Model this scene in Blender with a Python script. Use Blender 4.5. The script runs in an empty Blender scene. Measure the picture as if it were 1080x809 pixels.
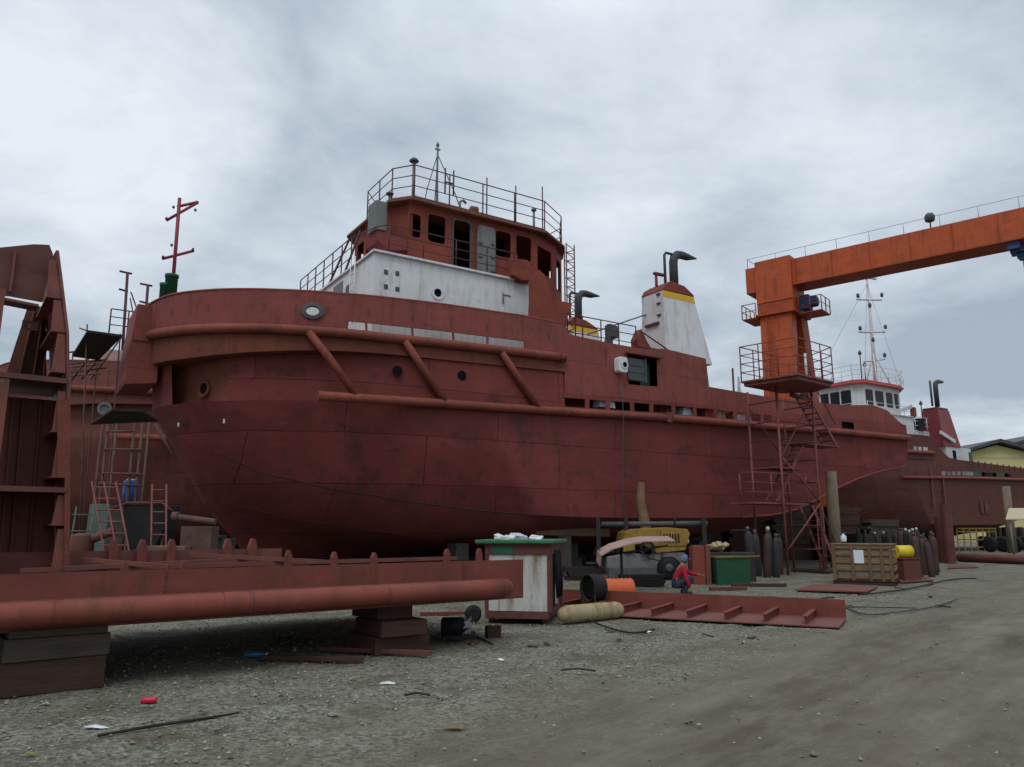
import bpy, bmesh, math, random
from mathutils import Vector, Matrix
random.seed(7)
S = bpy.context.scene
COL = S.collection
R = math.radians

# ------------------------------------------------------------------ view geometry
F = 810.0
PITCH = math.atan(155.5 / F)
cp, sp = math.cos(PITCH), math.sin(PITCH)
EYE = 1.6

def ray(px, py):
    u = (px - 540) / F
    v = (404.5 - py) / F
    return (u, cp - sp * v, sp + cp * v)

def gnd(px, py, z=0.0):
    r = ray(px, py)
    k = (z - EYE) / r[2]
    return Vector((r[0] * k, r[1] * k, z))

def atY(px, py, Y):
    r = ray(px, py)
    k = Y / r[1]
    return Vector((r[0] * k, Y, EYE + r[2] * k))

class Frame:
    """survey frame: x runs along bearing th (degrees right of the view axis), y away from the viewer"""
    def __init__(s, ox, oy, th):
        t = R(th)
        s.o = (ox, oy); s.th = th
        s.D = (math.sin(t), math.cos(t)); s.N = (-math.cos(t), math.sin(t))
        s.rot = R(90 - th)
    def loc(s, x, y):
        dx, dy = x - s.o[0], y - s.o[1]
        return (dx * s.D[0] + dy * s.D[1], dx * s.N[0] + dy * s.N[1])
    def world(s, x, y, z=0.0):
        return Vector((s.o[0] + x * s.D[0] + y * s.N[0], s.o[1] + x * s.D[1] + y * s.N[1], z))
    def _d(s, px, py):
        c = s.loc(0, 0); r = ray(px, py)
        return c, r, (r[0] * s.D[0] + r[1] * s.D[1], r[0] * s.N[0] + r[1] * s.N[1])
    def ony(s, px, py, y):
        c, r, d = s._d(px, py)
        k = (y - c[1]) / d[1]
        return Vector((c[0] + k * d[0], y, EYE + k * r[2]))
    def onx(s, px, py, x):
        c, r, d = s._d(px, py)
        k = (x - c[0]) / d[0]
        return Vector((x, c[1] + k * d[1], EYE + k * r[2]))
    def onz(s, px, py, z=0.0):
        w = gnd(px, py, z)
        x, y = s.loc(w.x, w.y)
        return Vector((x, y, z))

SA = Frame(-11.86995, 24.42231, 57)          # main tug
SB = Frame(19.2089 + 1.5 * .83867, 58.43122 + 1.5 * .54464, 57)            # tug beyond on the right
_o = SA.world(-4.2, 14.5)
SC = Frame(_o.x, _o.y, 57)                   # hull behind on the left
FB = Frame(-4.8, 8.2, 52)                    # steel section in front

def lerp(a, b, t): return a + (b - a) * t
def interp(tab, x):
    if x <= tab[0][0]: return tab[0][1]
    for (a, va), (b, vb) in zip(tab, tab[1:]):
        if x <= b:
            return va + (vb - va) * (x - a) / max(b - a, 1e-9)
    return tab[-1][1]

# ------------------------------------------------------------------ materials
def nodes_of(name):
    m = bpy.data.materials.new(name); m.use_nodes = True
    nt = m.node_tree
    return m, nt, nt.nodes, nt.links, nt.nodes['Principled BSDF']

def N_(nt, typ, **kw):
    n = nt.nodes.new(typ)
    for k, v in kw.items():
        if k in n.inputs.keys() if isinstance(k, str) else False:
            n.inputs[k].default_value = v
        else:
            setattr(n, k, v)
    return n

def mixc(nt, fac, a, b, mode='MIX'):
    n = nt.nodes.new('ShaderNodeMix'); n.data_type = 'RGBA'; n.blend_type = mode
    for sock, v in ((n.inputs[0], fac), (n.inputs[6], a), (n.inputs[7], b)):
        if isinstance(v, bpy.types.NodeSocket): nt.links.new(v, sock)
        elif isinstance(v, (int, float)): sock.default_value = v
        else: sock.default_value = (v[0], v[1], v[2], 1)
    return n.outputs[2]

def ramp(nt, src, lo, hi, a=0.0, b=1.0):
    n = nt.nodes.new('ShaderNodeMapRange')
    n.inputs[1].default_value = lo; n.inputs[2].default_value = hi
    n.inputs[3].default_value = a; n.inputs[4].default_value = b
    nt.links.new(src, n.inputs[0])
    return n.outputs[0]

def noise(nt, vec, scale, detail=5, rough=0.6, vscale=None):
    if vscale:
        mp = nt.nodes.new('ShaderNodeMapping'); mp.inputs['Scale'].default_value = vscale
        nt.links.new(vec, mp.inputs['Vector']); vec = mp.outputs[0]
    n = nt.nodes.new('ShaderNodeTexNoise')
    n.inputs['Scale'].default_value = scale; n.inputs['Detail'].default_value = detail
    n.inputs['Roughness'].default_value = rough
    nt.links.new(vec, n.inputs['Vector'])
    return n.outputs[0]

def math_(nt, op, a, b=None):
    n = nt.nodes.new('ShaderNodeMath'); n.operation = op
    for s, v in ((n.inputs[0], a), (n.inputs[1], b)):
        if v is None: continue
        if isinstance(v, bpy.types.NodeSocket): nt.links.new(v, s)
        else: s.default_value = v
    return n.outputs[0]

def c_mul(c, k): return tuple(min(1, v * k) for v in c)

def paint(name, col, var=0.3, rough=0.62, rust=(0.10, 0.045, 0.022), rust_amt=0.5, big=0.5, streak=1.0,
          seams=None, bump=0.12, spec=0.3, grime=(0.03, 0.028, 0.025), grime_amt=0.35):
    m, nt, ns, ln, bs = nodes_of(name)
    tc = ns.new('ShaderNodeTexCoord'); v = tc.outputs['Object']
    n1 = noise(nt, v, big, 9, 0.62)
    n2 = noise(nt, v, 2.2, 7, 0.7, (1.6, 1.6, 0.22))
    n3 = noise(nt, v, 22, 5, 0.7)
    n4 = noise(nt, v, 1.3, 10, 0.72)
    c = mixc(nt, ramp(nt, n1, 0.32, 0.7), c_mul(col, 1 - var), c_mul(col, 1 + var))
    c = mixc(nt, ramp(nt, n3, 0.25, 0.8, 0, 0.30), c, c_mul(col, 0.55))
    if streak:
        c = mixc(nt, math_(nt, 'MULTIPLY', ramp(nt, n2, 0.50, 0.68), min(1, rust_amt * 1.5 * streak)), c, rust)
    c = mixc(nt, math_(nt, 'MULTIPLY', ramp(nt, n4, 0.52, 0.66), grime_amt), c, grime)
    n5 = noise(nt, v, 0.8, 10, .68, (.6, .6, 1.6))
    c = mixc(nt, ramp(nt, n5, .54, .62, 0, .45), c, c_mul(col, 1 + var * 1.3))
    n6 = noise(nt, v, 2.6, 11, .72)
    c = mixc(nt, ramp(nt, n6, .60, .68, 0, .55), c, c_mul(col, .6))
    n7 = noise(nt, v, 1.0, 9, .75, (.5, .5, 7.0))
    c = mixc(nt, ramp(nt, n7, .60, .74, 0, .35), c, tuple(min(1, q * 1.35 + .015) for q in col))
    n8 = noise(nt, v, 9.0, 3, .5)
    c = mixc(nt, ramp(nt, n8, .735, .76, 0, .75), c, tuple(min(1, q * .8 + .10) for q in col))
    n9 = noise(nt, v, 5.0, 8, .7)
    c = mixc(nt, ramp(nt, n9, .66, .72, 0, .7), c, rust)
    if seams:
        sx, sz, amt = seams
        wn = ns.new('ShaderNodeTexNoise'); wn.inputs['Scale'].default_value = 1.5; ln.new(v, wn.inputs['Vector'])
        wa = ns.new('ShaderNodeVectorMath'); wa.operation = 'SCALE'; wa.inputs['Scale'].default_value = .09; ln.new(wn.outputs['Color'], wa.inputs[0])
        wb = ns.new('ShaderNodeVectorMath'); wb.operation = 'ADD'; ln.new(v, wb.inputs[0]); ln.new(wa.outputs[0], wb.inputs[1])
        se = ns.new('ShaderNodeSeparateXYZ'); ln.new(wb.outputs[0], se.inputs[0])
        cb = ns.new('ShaderNodeCombineXYZ'); ln.new(se.outputs[0], cb.inputs[0]); ln.new(se.outputs[2], cb.inputs[1])
        br = ns.new('ShaderNodeTexBrick')
        br.inputs['Scale'].default_value = 1.0; br.inputs['Mortar Size'].default_value = 0.022
        br.inputs['Mortar Smooth'].default_value = 0.6
        br.inputs['Brick Width'].default_value = sx; br.inputs['Row Height'].default_value = sz
        br.inputs['Color1'].default_value = (0.84, 0.84, 0.84, 1); br.inputs['Color2'].default_value = (1.12, 1.12, 1.12, 1)
        br.inputs['Mortar'].default_value = (0.36, 0.32, 0.3, 1)
        ln.new(cb.outputs[0], br.inputs['Vector'])
        c = mixc(nt, min(1, amt * 1.5), c, br.outputs['Color'], 'MULTIPLY')
        # frames telegraphing through thin plate
        wv = ns.new('ShaderNodeTexWave'); wv.bands_direction = 'X'; wv.inputs['Scale'].default_value = 0.52
        wv.inputs['Distortion'].default_value = 1.2; wv.inputs['Detail'].default_value = 2; wv.inputs['Detail Scale'].default_value = 0.6
        ln.new(v, wv.inputs['Vector'])
        b1 = ns.new('ShaderNodeBump'); b1.inputs['Strength'].default_value = 0.07; b1.inputs['Distance'].default_value = 0.05
        ln.new(wv.outputs[1], b1.inputs['Height'])
        nb = b1.outputs[0]
    else:
        nb = None
    bp = ns.new('ShaderNodeBump'); bp.inputs['Strength'].default_value = bump; bp.inputs['Distance'].default_value = 0.02
    mx = math_(nt, 'ADD', math_(nt, 'ADD', n3, math_(nt, 'MULTIPLY', n4, 1.5)), math_(nt, 'MULTIPLY', n1, 6.0 if seams else 1.0))
    ln.new(mx, bp.inputs['Height'])
    if nb: ln.new(nb, bp.inputs['Normal'])
    ln.new(bp.outputs[0], bs.inputs['Normal'])
    ln.new(c, bs.inputs['Base Color'])
    ln.new(ramp(nt, n1, 0.3, 0.7, rough - 0.1, rough + 0.14), bs.inputs['Roughness'])
    bs.inputs['Specular IOR Level'].default_value = spec
    return m

def plain(name, col, rough=0.6, metal=0.0, var=0.25, scale=6, spec=0.3, bump=0.1):
    m, nt, ns, ln, bs = nodes_of(name)
    tc = ns.new('ShaderNodeTexCoord')
    n1 = noise(nt, tc.outputs['Object'], scale, 7, 0.65)
    ln.new(mixc(nt, ramp(nt, n1, 0.3, 0.72), c_mul(col, 1 - var), c_mul(col, 1 + var)), bs.inputs['Base Color'])
    bp = ns.new('ShaderNodeBump'); bp.inputs['Strength'].default_value = bump; bp.inputs['Distance'].default_value = 0.02
    ln.new(n1, bp.inputs['Height']); ln.new(bp.outputs[0], bs.inputs['Normal'])
    bs.inputs['Roughness'].default_value = rough; bs.inputs['Metallic'].default_value = metal
    bs.inputs['Specular IOR Level'].default_value = spec
    return m

def wood(name, col, dark, axis=0, rough=0.85):
    m, nt, ns, ln, bs = nodes_of(name)
    tc = ns.new('ShaderNodeTexCoord'); v = tc.outputs['Object']
    sc = [9, 9, 9]; sc[axis] = 0.7
    n1 = noise(nt, v, 2.0, 8, 0.7, tuple(sc))
    n2 = noise(nt, v, 1.7, 6, 0.6)
    c = mixc(nt, ramp(nt, n1, 0.3, 0.7), dark, col)
    c = mixc(nt, ramp(nt, n2, 0.45, 0.75, 0, 0.55), c, c_mul(dark, 0.7))
    ln.new(c, bs.inputs['Base Color'])
    bp = ns.new('ShaderNodeBump'); bp.inputs['Strength'].default_value = 0.3; bp.inputs['Distance'].default_value = 0.01
    ln.new(n1, bp.inputs['Height']); ln.new(bp.outputs[0], bs.inputs['Normal'])
    bs.inputs['Roughness'].default_value = rough; bs.inputs['Specular IOR Level'].default_value = 0.2
    return m

M = {}
M['hull'] = paint('red_oxide_hull', (0.178, 0.0415, 0.0370), var=0.18, seams=(5.2, 1.55, 0.5), rust_amt=0.4, big=0.35, rough=0.72, spec=0.16, grime_amt=0.55)
M['bottom'] = paint('dark_weathered_bottom', (0.095, 0.034, 0.030), var=0.3, seams=(5.2, 1.55, 0.5), rust_amt=0.7, big=0.5, rough=0.8, spec=0.12, grime_amt=0.8)
M['hull2'] = paint('red_oxide_far_hull', (0.118, 0.044, 0.034), var=0.22, seams=(5.2, 1.55, 0.3), rust_amt=0.4, big=0.3, rough=.72, spec=.16)
M['hull3'] = paint('faded_oxide_hull', (0.19, 0.058, 0.044), var=0.2, seams=(4.0, 1.4, 0.4), rust_amt=0.5, big=0.4)
M['bulw'] = paint('red_oxide_bulwark', (0.245, 0.069, 0.061), var=0.12, seams=(3.8, 2.6, 0.3), rust_amt=0.35, big=0.6, rough=.72, spec=0.16, grime_amt=0.3)
M['plating'] = paint('red_oxide_side_plating', (0.210, 0.054, 0.048), var=0.12, seams=(3.3, 2.2, 0.38), rust_amt=0.35, big=0.5, rough=.72, spec=0.16, grime_amt=0.3)
M['pipe'] = paint('fender_pipe_paint', (0.215, 0.057, 0.040), var=0.22, rust_amt=0.6, big=0.9, rough=0.65, spec=.2)
M['band'] = paint('rusty_knuckle_paint', (0.180, 0.055, 0.038), var=0.25, rust_amt=0.8, big=0.8, rough=.75, spec=.15)
M['section'] = paint('primer_steel_section', (0.178, 0.052, 0.040), var=0.25, rust_amt=0.5, big=1.2, rough=0.7, spec=.18)
M['section_pipe'] = paint('primer_section_pipe', (0.225, 0.059, 0.043), var=0.2, rust_amt=0.45, big=1.2, rough=0.6, spec=.2)
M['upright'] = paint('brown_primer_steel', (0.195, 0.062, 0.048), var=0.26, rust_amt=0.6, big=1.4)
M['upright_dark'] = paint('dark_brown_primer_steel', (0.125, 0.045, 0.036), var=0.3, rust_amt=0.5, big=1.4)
M['red_rail'] = plain('rust_red_tube', (0.075, 0.026, 0.026), 0.6)
M['scaf'] = plain('maroon_scaffold_tube', (0.19, 0.060, 0.052), 0.65, var=0.35, scale=3)
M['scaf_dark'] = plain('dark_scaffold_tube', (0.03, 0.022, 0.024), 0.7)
M['scaf_brown'] = plain('rusty_scaffold_tube', (0.09, 0.05, 0.038), 0.75, var=0.4, scale=3)
M['white'] = paint('white_ship_paint', (0.66, 0.67, 0.68), var=0.06, rust_amt=0.35, rust=(0.33, 0.25, 0.2), rough=0.5, bump=0.05, grime=(0.42, 0.41, 0.4), grime_amt=0.3)
M['dirty_white'] = paint('dirty_white_panel', (0.50, 0.50, 0.47), var=0.12, rust_amt=0.8, rust=(0.2, 0.12, 0.07), rough=0.6, bump=0.08, big=1.5, grime=(0.16, 0.15, 0.13), grime_amt=0.6)
M['white2'] = paint('white_far_paint', (0.60, 0.61, 0.62), var=0.06, rust_amt=0.3, rust=(0.3, 0.22, 0.18), bump=0.04, grime=(0.3, 0.3, 0.3))
M['wheel'] = paint('wheelhouse_red', (0.225, 0.055, 0.038), var=0.16, rust_amt=0.3, big=0.8, rough=.7, spec=0.16)
M['roofred'] = paint('roof_edge_red', (0.17, 0.06, 0.04), var=0.2, rust_amt=0.4)
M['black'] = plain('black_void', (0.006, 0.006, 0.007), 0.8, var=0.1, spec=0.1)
M['blackpipe'] = plain('dark_grey_exhaust', (0.045, 0.05, 0.055), 0.6, var=0.25)
M['grey'] = paint('grey_primer', (0.16, 0.17, 0.17), var=0.15, rust_amt=0.35, big=1.2)
M['dkgrey'] = plain('dark_grey_steel', (0.07, 0.075, 0.08), 0.6)
M['glass'] = plain('dark_window_glass', (0.010, 0.011, 0.013), 0.2, var=0.1, spec=0.15, bump=0.0)
M['yellow'] = plain('yellow_band', (0.62, 0.36, 0.02), 0.5, var=0.1)
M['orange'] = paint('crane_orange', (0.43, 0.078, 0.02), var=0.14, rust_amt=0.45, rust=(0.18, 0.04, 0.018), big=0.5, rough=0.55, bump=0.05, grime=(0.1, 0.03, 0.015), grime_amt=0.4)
M['orange_dk'] = paint('crane_orange_dark', (0.34, 0.06, 0.017), var=0.16, rust_amt=0.5, rust=(0.12, 0.03, 0.015), big=0.5, bump=0.05, grime=(0.08, 0.025, 0.012), grime_amt=0.4)  # darker crane orange for the rear leg and fittings
M['blue'] = plain('motor_blue', (0.025, 0.06, 0.16), 0.5)
M['cable'] = plain('steel_cable', (0.16, 0.17, 0.18), 0.5, 0.3)
M['green'] = plain('green_paint', (0.02, 0.095, 0.05), 0.55, var=0.2)
M['bingreen'] = plain('dark_green_bin', (0.008, 0.06, 0.026), 0.6, var=0.2)
M['roofgreen'] = plain('pale_green_roof', (0.045, 0.15, 0.075), 0.6, var=0.25)
M['pink'] = plain('crimson_mast', (0.24, 0.028, 0.045), 0.5, var=0.15)
M['timber'] = wood('old_brown_timber', (0.085, 0.042, 0.03), (0.04, 0.022, 0.018))
M['timber2'] = wood('grey_brown_timber', (0.09, 0.065, 0.05), (0.045, 0.033, 0.027))
M['postwood'] = wood('weathered_post', (0.26, 0.215, 0.14), (0.12, 0.095, 0.065), axis=2)
M['polewood'] = wood('tan_pole', (0.20, 0.12, 0.065), (0.1, 0.058, 0.034), axis=2)
M['cratewood'] = wood('crate_softwood', (0.24, 0.16, 0.09), (0.13, 0.083, 0.048))
M['plank'] = wood('scaffold_plank', (0.038, 0.028, 0.026), (0.02, 0.016, 0.016))
M['tank'] = paint('cream_tank_paint', (0.36, 0.29, 0.16), var=0.2, rust_amt=0.7, rust=(0.18, 0.11, 0.05), big=1.5, grime=(0.12, 0.09, 0.05))
M['rubber'] = plain('black_rubber', (0.012, 0.012, 0.013), 0.75)
M['brightorange'] = plain('orange_plastic', (0.50, 0.09, 0.03), 0.5, var=0.12)
M['pailyellow'] = plain('yellow_reel', (0.62, 0.48, 0.03), 0.5, var=0.12)
M['truck'] = paint('mustard_machine', (0.28, 0.165, 0.028), var=0.25, rust_amt=0.5, rust=(0.16, 0.09, 0.03), big=1.4, grime=(0.09, 0.07, 0.04))
M['tarp'] = plain('pinkish_plywood', (0.34, 0.22, 0.19), 0.8, var=0.2, scale=2)
M['cyl_rust'] = paint('rusty_gas_bottle', (0.06, 0.034, 0.030), var=0.35, rust_amt=0.7, big=2)
M['cyl_grey'] = paint('grey_gas_bottle', (0.028, 0.032, 0.033), var=0.3, rust_amt=0.5, big=2)
M['cyl_green'] = paint('olive_gas_bottle', (0.026, 0.034, 0.026), var=0.3, rust_amt=0.5, big=2)
M['cap'] = plain('pale_bottle_cap', (0.5, 0.54, 0.57), 0.5, var=0.15)
M['paper'] = plain('white_paper', (0.62, 0.65, 0.7), 0.7, var=0.05)
M['foil'] = plain('pale_plastic_sheet', (0.55, 0.58, 0.6), 0.35, var=0.35, scale=14, spec=0.6, bump=0.5)
M['skin'] = plain('skin', (0.24, 0.12, 0.08), 0.6, var=0.1)
M['jacket'] = plain('red_jacket', (0.30, 0.012, 0.03), 0.8, var=0.2, scale=10)
M['jeans'] = plain('dark_jeans', (0.02, 0.03, 0.055), 0.85, var=0.25, scale=12)
M['hood'] = plain('blue_grey_cloth', (0.11, 0.15, 0.21), 0.85, var=0.25, scale=14)
M['shoe'] = plain('dark_shoe', (0.02, 0.018, 0.018), 0.7)
M['wall_y'] = plain('cream_yellow_wall', (0.52, 0.46, 0.22), 0.8, var=0.1, scale=1.5)
M['roofdk'] = plain('dark_metal_roof', (0.06, 0.062, 0.068), 0.6, var=0.2, scale=2)
M['beige'] = plain('beige_awning', (0.45, 0.38, 0.24), 0.7, var=0.12)
M['frameyel'] = plain('ochre_frame', (0.20, 0.13, 0.04), 0.7, var=0.3)
M['pile'] = paint('rusty_pile', (0.12, 0.038, 0.030), var=0.3, rust_amt=0.7, big=1.5)
M['plastic_blue'] = plain('blue_plastic', (0.02, 0.06, 0.22), 0.5)
M['canred'] = plain('red_can', (0.45, 0.02, 0.05), 0.35, var=0.35, scale=30)
M['leafy'] = plain('green_leaf', (0.14, 0.21, 0.03), 0.7)
M['concrete'] = plain('keel_block_concrete', (0.07, 0.065, 0.06), 0.9, var=0.3)
M['panelgreen'] = plain('grey_green_board', (0.085, 0.12, 0.105), 0.75, var=0.2, scale=3)
M['crimson_plate'] = paint('bright_primer_plate', (0.17, 0.058, 0.045), var=0.22, rust_amt=0.4, big=1.3)

# ------------------------------------------------------------------ mesh helper
class MB:
    def __init__(s): s.v = []; s.f = []; s.sm = []
    def add(s, vs, fs, smooth=False):
        o = len(s.v); s.v += [tuple(p) for p in vs]
        for f in fs: s.f.append([i + o for i in f]); s.sm.append(smooth)
        return s
    def box(s, c, size, rz=0.0, m=None):
        hx, hy, hz = size[0] / 2, size[1] / 2, size[2] / 2
        mt = (m or Matrix.Identity(3)) if not rz else Matrix.Rotation(rz, 3, 'Z')
        c = Vector(c)
        vs = [c + mt @ Vector((x * hx, y * hy, z * hz)) for x, y, z in
              ((-1, -1, -1), (1, -1, -1), (1, 1, -1), (-1, 1, -1), (-1, -1, 1), (1, -1, 1), (1, 1, 1), (-1, 1, 1))]
        return s.add(vs, [(0, 3, 2, 1), (4, 5, 6, 7), (0, 1, 5, 4), (1, 2, 6, 5), (2, 3, 7, 6), (3, 0, 4, 7)])
    def mm(s, x0, x1, y0, y1, z0, z1):
        return s.box(((x0 + x1) / 2, (y0 + y1) / 2, (z0 + z1) / 2), (abs(x1 - x0), abs(y1 - y0), abs(z1 - z0)))
    def bar(s, p, q, w, h, up=(0, 0, 1)):
        p, q = Vector(p), Vector(q); d = (q - p)
        L = d.length; d.normalize(); u = Vector(up)
        if abs(d.dot(u)) > 0.98: u = Vector((1, 0, 0))
        sd = d.cross(u).normalized(); u = sd.cross(d)
        m = Matrix((d, sd, u)).transposed()
        return s.box((p + q) / 2, (L, w, h), m=m)
    def tube(s, pts, r, n=8, cap=True, smooth=True):
        pts = [Vector(p) for p in pts]; k = len(pts)
        rs = r if isinstance(r, (list, tuple)) else [r] * k
        d = (pts[1] - pts[0]).normalized()
        u = Vector((0, 0, 1)) if abs(d.z) < 0.9 else Vector((1, 0, 0))
        a = d.cross(u).normalized()
        vs = []; fs = []
        for i, p in enumerate(pts):
            if i == 0: t = pts[1] - pts[0]
            elif i == k - 1: t = pts[-1] - pts[-2]
            else: t = (pts[i + 1] - pts[i]).normalized() + (pts[i] - pts[i - 1]).normalized()
            t.normalize()
            a = (a - t * a.dot(t)).normalized(); b = t.cross(a)
            for j in range(n):
                th = 2 * math.pi * j / n
                vs.append(p + (a * math.cos(th) + b * math.sin(th)) * rs[i])
        for i in range(k - 1):
            for j in range(n):
                j2 = (j + 1) % n
                fs.append((i * n + j, i * n + j2, (i + 1) * n + j2, (i + 1) * n + j))
        s.add(vs, fs, smooth)
        if cap:
            o = len(s.v) - len(vs)
            s.f.append([o + j for j in range(n)][::-1]); s.sm.append(False)
            s.f.append([o + (k - 1) * n + j for j in range(n)]); s.sm.append(False)
        return s
    def prism(s, poly, f, t0, t1):
        """poly: 2D points; f(u,v,t)->xyz"""
        n = len(poly)
        vs = [f(u, v, t0) for u, v in poly] + [f(u, v, t1) for u, v in poly]
        fs = [tuple(range(n))[::-1], tuple(range(n, 2 * n))]
        fs += [(i, (i + 1) % n, n + (i + 1) % n, n + i) for i in range(n)]
        return s.add(vs, fs)
    def slab(s, poly, z0, z1): return s.prism(poly, lambda u, v, t: (u, v, t), z0, z1)
    def side(s, poly, y0, y1): return s.prism(poly, lambda u, v, t: (u, t, v), y0, y1)
    def lathe(s, prof, c=(0, 0, 0), n=16, ax='z'):
        vs = []; fs = []; c = Vector(c)
        for r, h in prof:
            for j in range(n):
                th = 2 * math.pi * j / n
                p = Vector((r * math.cos(th), r * math.sin(th), h))
                if ax == 'x': p = Vector((p.z, p.x, p.y))
                elif ax == 'y': p = Vector((p.y, p.z, p.x))
                vs.append(c + p)
        k = len(prof)
        for i in range(k - 1):
            for j in range(n):
                fs.append((i * n + j, i * n + (j + 1) % n, (i + 1) * n + (j + 1) % n, (i + 1) * n + j))
        o = len(s.v)
        s.add(vs, fs, True)
        s.f.append([o + j for j in range(n)][::-1]); s.sm.append(False)
        s.f.append([o + (k - 1) * n + j for j in range(n)]); s.sm.append(False)
        return s
    def grid_holes(s, us, vs, holes, f, t):
        """plate over breakpoints us x vs with rectangular holes (u0,u1,v0,v1); f(u,v,w)->xyz with w = 0 outer / t inner"""
        for a, b, c, d in holes: us = us + [a, b]; vs = vs + [c, d]
        us = sorted(set(round(u, 5) for u in us)); vs = sorted(set(round(v, 5) for v in vs))
        nu, nv = len(us), len(vs)
        vid = {}
        def V(i, j, w):
            key = (i, j, w)
            if key not in vid:
                vid[key] = len(s.v); s.v.append(tuple(f(us[i], vs[j], t if w else 0.0)))
            return vid[key]
        def solid(i, j):
            if i < 0 or j < 0 or i >= nu - 1 or j >= nv - 1: return False
            u, v = (us[i] + us[i + 1]) / 2, (vs[j] + vs[j + 1]) / 2
            return not any(a < u < b and c < v < d for a, b, c, d in holes)
        def F4(q): s.f.append(q); s.sm.append(False)
        for i in range(nu - 1):
            for j in range(nv - 1):
                if not solid(i, j): continue
                F4([V(i, j, 0), V(i + 1, j, 0), V(i + 1, j + 1, 0), V(i, j + 1, 0)])
                F4([V(i, j, 1), V(i, j + 1, 1), V(i + 1, j + 1, 1), V(i + 1, j, 1)])
                if not solid(i - 1, j): F4([V(i, j, 0), V(i, j + 1, 0), V(i, j + 1, 1), V(i, j, 1)])
                if not solid(i + 1, j): F4([V(i + 1, j, 0), V(i + 1, j, 1), V(i + 1, j + 1, 1), V(i + 1, j + 1, 0)])
                if not solid(i, j - 1): F4([V(i, j, 0), V(i, j, 1), V(i + 1, j, 1), V(i + 1, j, 0)])
                if not solid(i, j + 1): F4([V(i, j + 1, 0), V(i + 1, j + 1, 0), V(i + 1, j + 1, 1), V(i, j + 1, 1)])
        return s
    def build(s, name, mat, parent=None, bevel=0.0, autosmooth=None):
        me = bpy.data.meshes.new(name)
        me.from_pydata(s.v, [], s.f); me.update()
        bm = bmesh.new(); bm.from_mesh(me)
        bmesh.ops.recalc_face_normals(bm, faces=bm.faces); bm.to_mesh(me); bm.free()
        if len(s.sm) == len(me.polygons):
            me.polygons.foreach_set('use_smooth', s.sm)
        me.materials.append(mat)
        o = bpy.data.objects.new(name, me); COL.objects.link(o)
        if parent: o.parent = parent
        if bevel:
            b = o.modifiers.new('edge', 'BEVEL'); b.width = bevel; b.segments = 2; b.limit_method = 'ANGLE'
        if autosmooth:
            for p in me.polygons: p.use_smooth = True
            me.set_sharp_from_angle(angle=R(autosmooth))
        return o

def tag(o, label=None, cat=None, group=None, kind=None):
    if label: o['label'] = label
    if cat: o['category'] = cat
    if group: o['group'] = group
    if kind: o['kind'] = kind
    return o

def thing(name, label, cat, loc=(0, 0, 0), rz=0.0, group=None):
    o = bpy.data.objects.new(name, None); COL.objects.link(o)
    o.location = loc; o.rotation_euler = (0, 0, rz); o.empty_display_size = 0.3
    return tag(o, label, cat, group)

def copy_tree(o, loc=None, rz=None, label=None, parent=None):
    c = o.copy(); COL.objects.link(c); c.parent = parent
    if loc is not None: c.location = loc
    if rz is not None: c.rotation_euler = (0, 0, rz)
    if label: c['label'] = label
    for ch in list(o.children): copy_tree(ch, parent=c)
    return c

def rail(mb, pts, h, n=3, spacing=1.2, r=0.02, up=Vector((0, 0, 1)), posts=True, top_r=None):
    pts = [Vector(p) for p in pts]
    for k in range(n):
        z = h * (k + 1) / n
        mb.tube([p + up * z for p in pts], (top_r or r) if k == n - 1 else r * 0.8, 6)
    if posts:
        for a, b in zip(pts, pts[1:]):
            m = max(1, round((b - a).length / spacing))
            for i in range(m):
                p = a.lerp(b, i / m); mb.tube([p, p + up * h], r * 1.15, 6)
        mb.tube([pts[-1], pts[-1] + up * h], r * 1.15, 6)
    return mb

def ladder(mb, p, q, w, side, r=0.02, step=0.3):
    p, q, sd = Vector(p), Vector(q), Vector(side).normalized() * w / 2
    mb.tube([p - sd, q - sd], r, 6); mb.tube([p + sd, q + sd], r, 6)
    n = max(2, int((q - p).length / step))
    for i in range(1, n):
        c = p.lerp(q, i / n); mb.tube([c - sd, c + sd], r * 0.8, 6)
    return mb

# ------------------------------------------------------------------ hull form shared by the three tugs
STEM = [(0.65, 3.64), (1.29, 2.9), (3.12, 1.58), (4.91, 0.44), (6.73, -0.10), (9.5, -0.3)]
LEN = 35.2
Z_L1 = [(2.3, 2.5), (2.85, 2.4), (4.1, 2.0), (7.5, 1.5), (12, 1.45), (22, 1.5), (26, 2.2), (29, 3.35), (33, 4.45), (35.2, 4.8)]
Z_BILGE = [(1.0, 4.3), (1.74, 4.1), (3.1, 3.36), (4.9, 2.91), (7.1, 2.56), (9.3, 2.3), (11.8, 2.14), (14.7, 2.08), (18.9, 2.1), (22.6, 2.16), (24.5, 2.28),
           (26.1, 2.55), (27.5, 2.98), (28.9, 3.5), (31, 4.12), (33, 4.55), (34.7, 4.8), (35.2, 4.92)]
Z_RUBL = [(0, 5.45), (3.9, 5.51), (8.3, 5.66), (12.3, 5.78), (18, 5.98), (25, 6.1), (30, 6.22), (35.2, 6.28)]
Z_BAND = [(-.2, 6.74), (0.8, 6.74), (2.4, 6.87), (3.9, 6.98), (6, 7.08), (13.2, 7.3)]
Z_RUBU = [(-.2, 7.66), (0.3, 7.61), (1.4, 7.58), (2.9, 7.57), (3.9, 7.56), (5.9, 7.58), (8.3, 7.67), (10.9, 7.75), (13.2, 7.81)]
Z_TOP = [(-.3, 8.68), (0.2, 8.80), (1.1, 8.80), (2.8, 8.80), (4.7, 8.84), (8.1, 9.04), (11.6, 9.14), (13.2, 9.1)]
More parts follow.
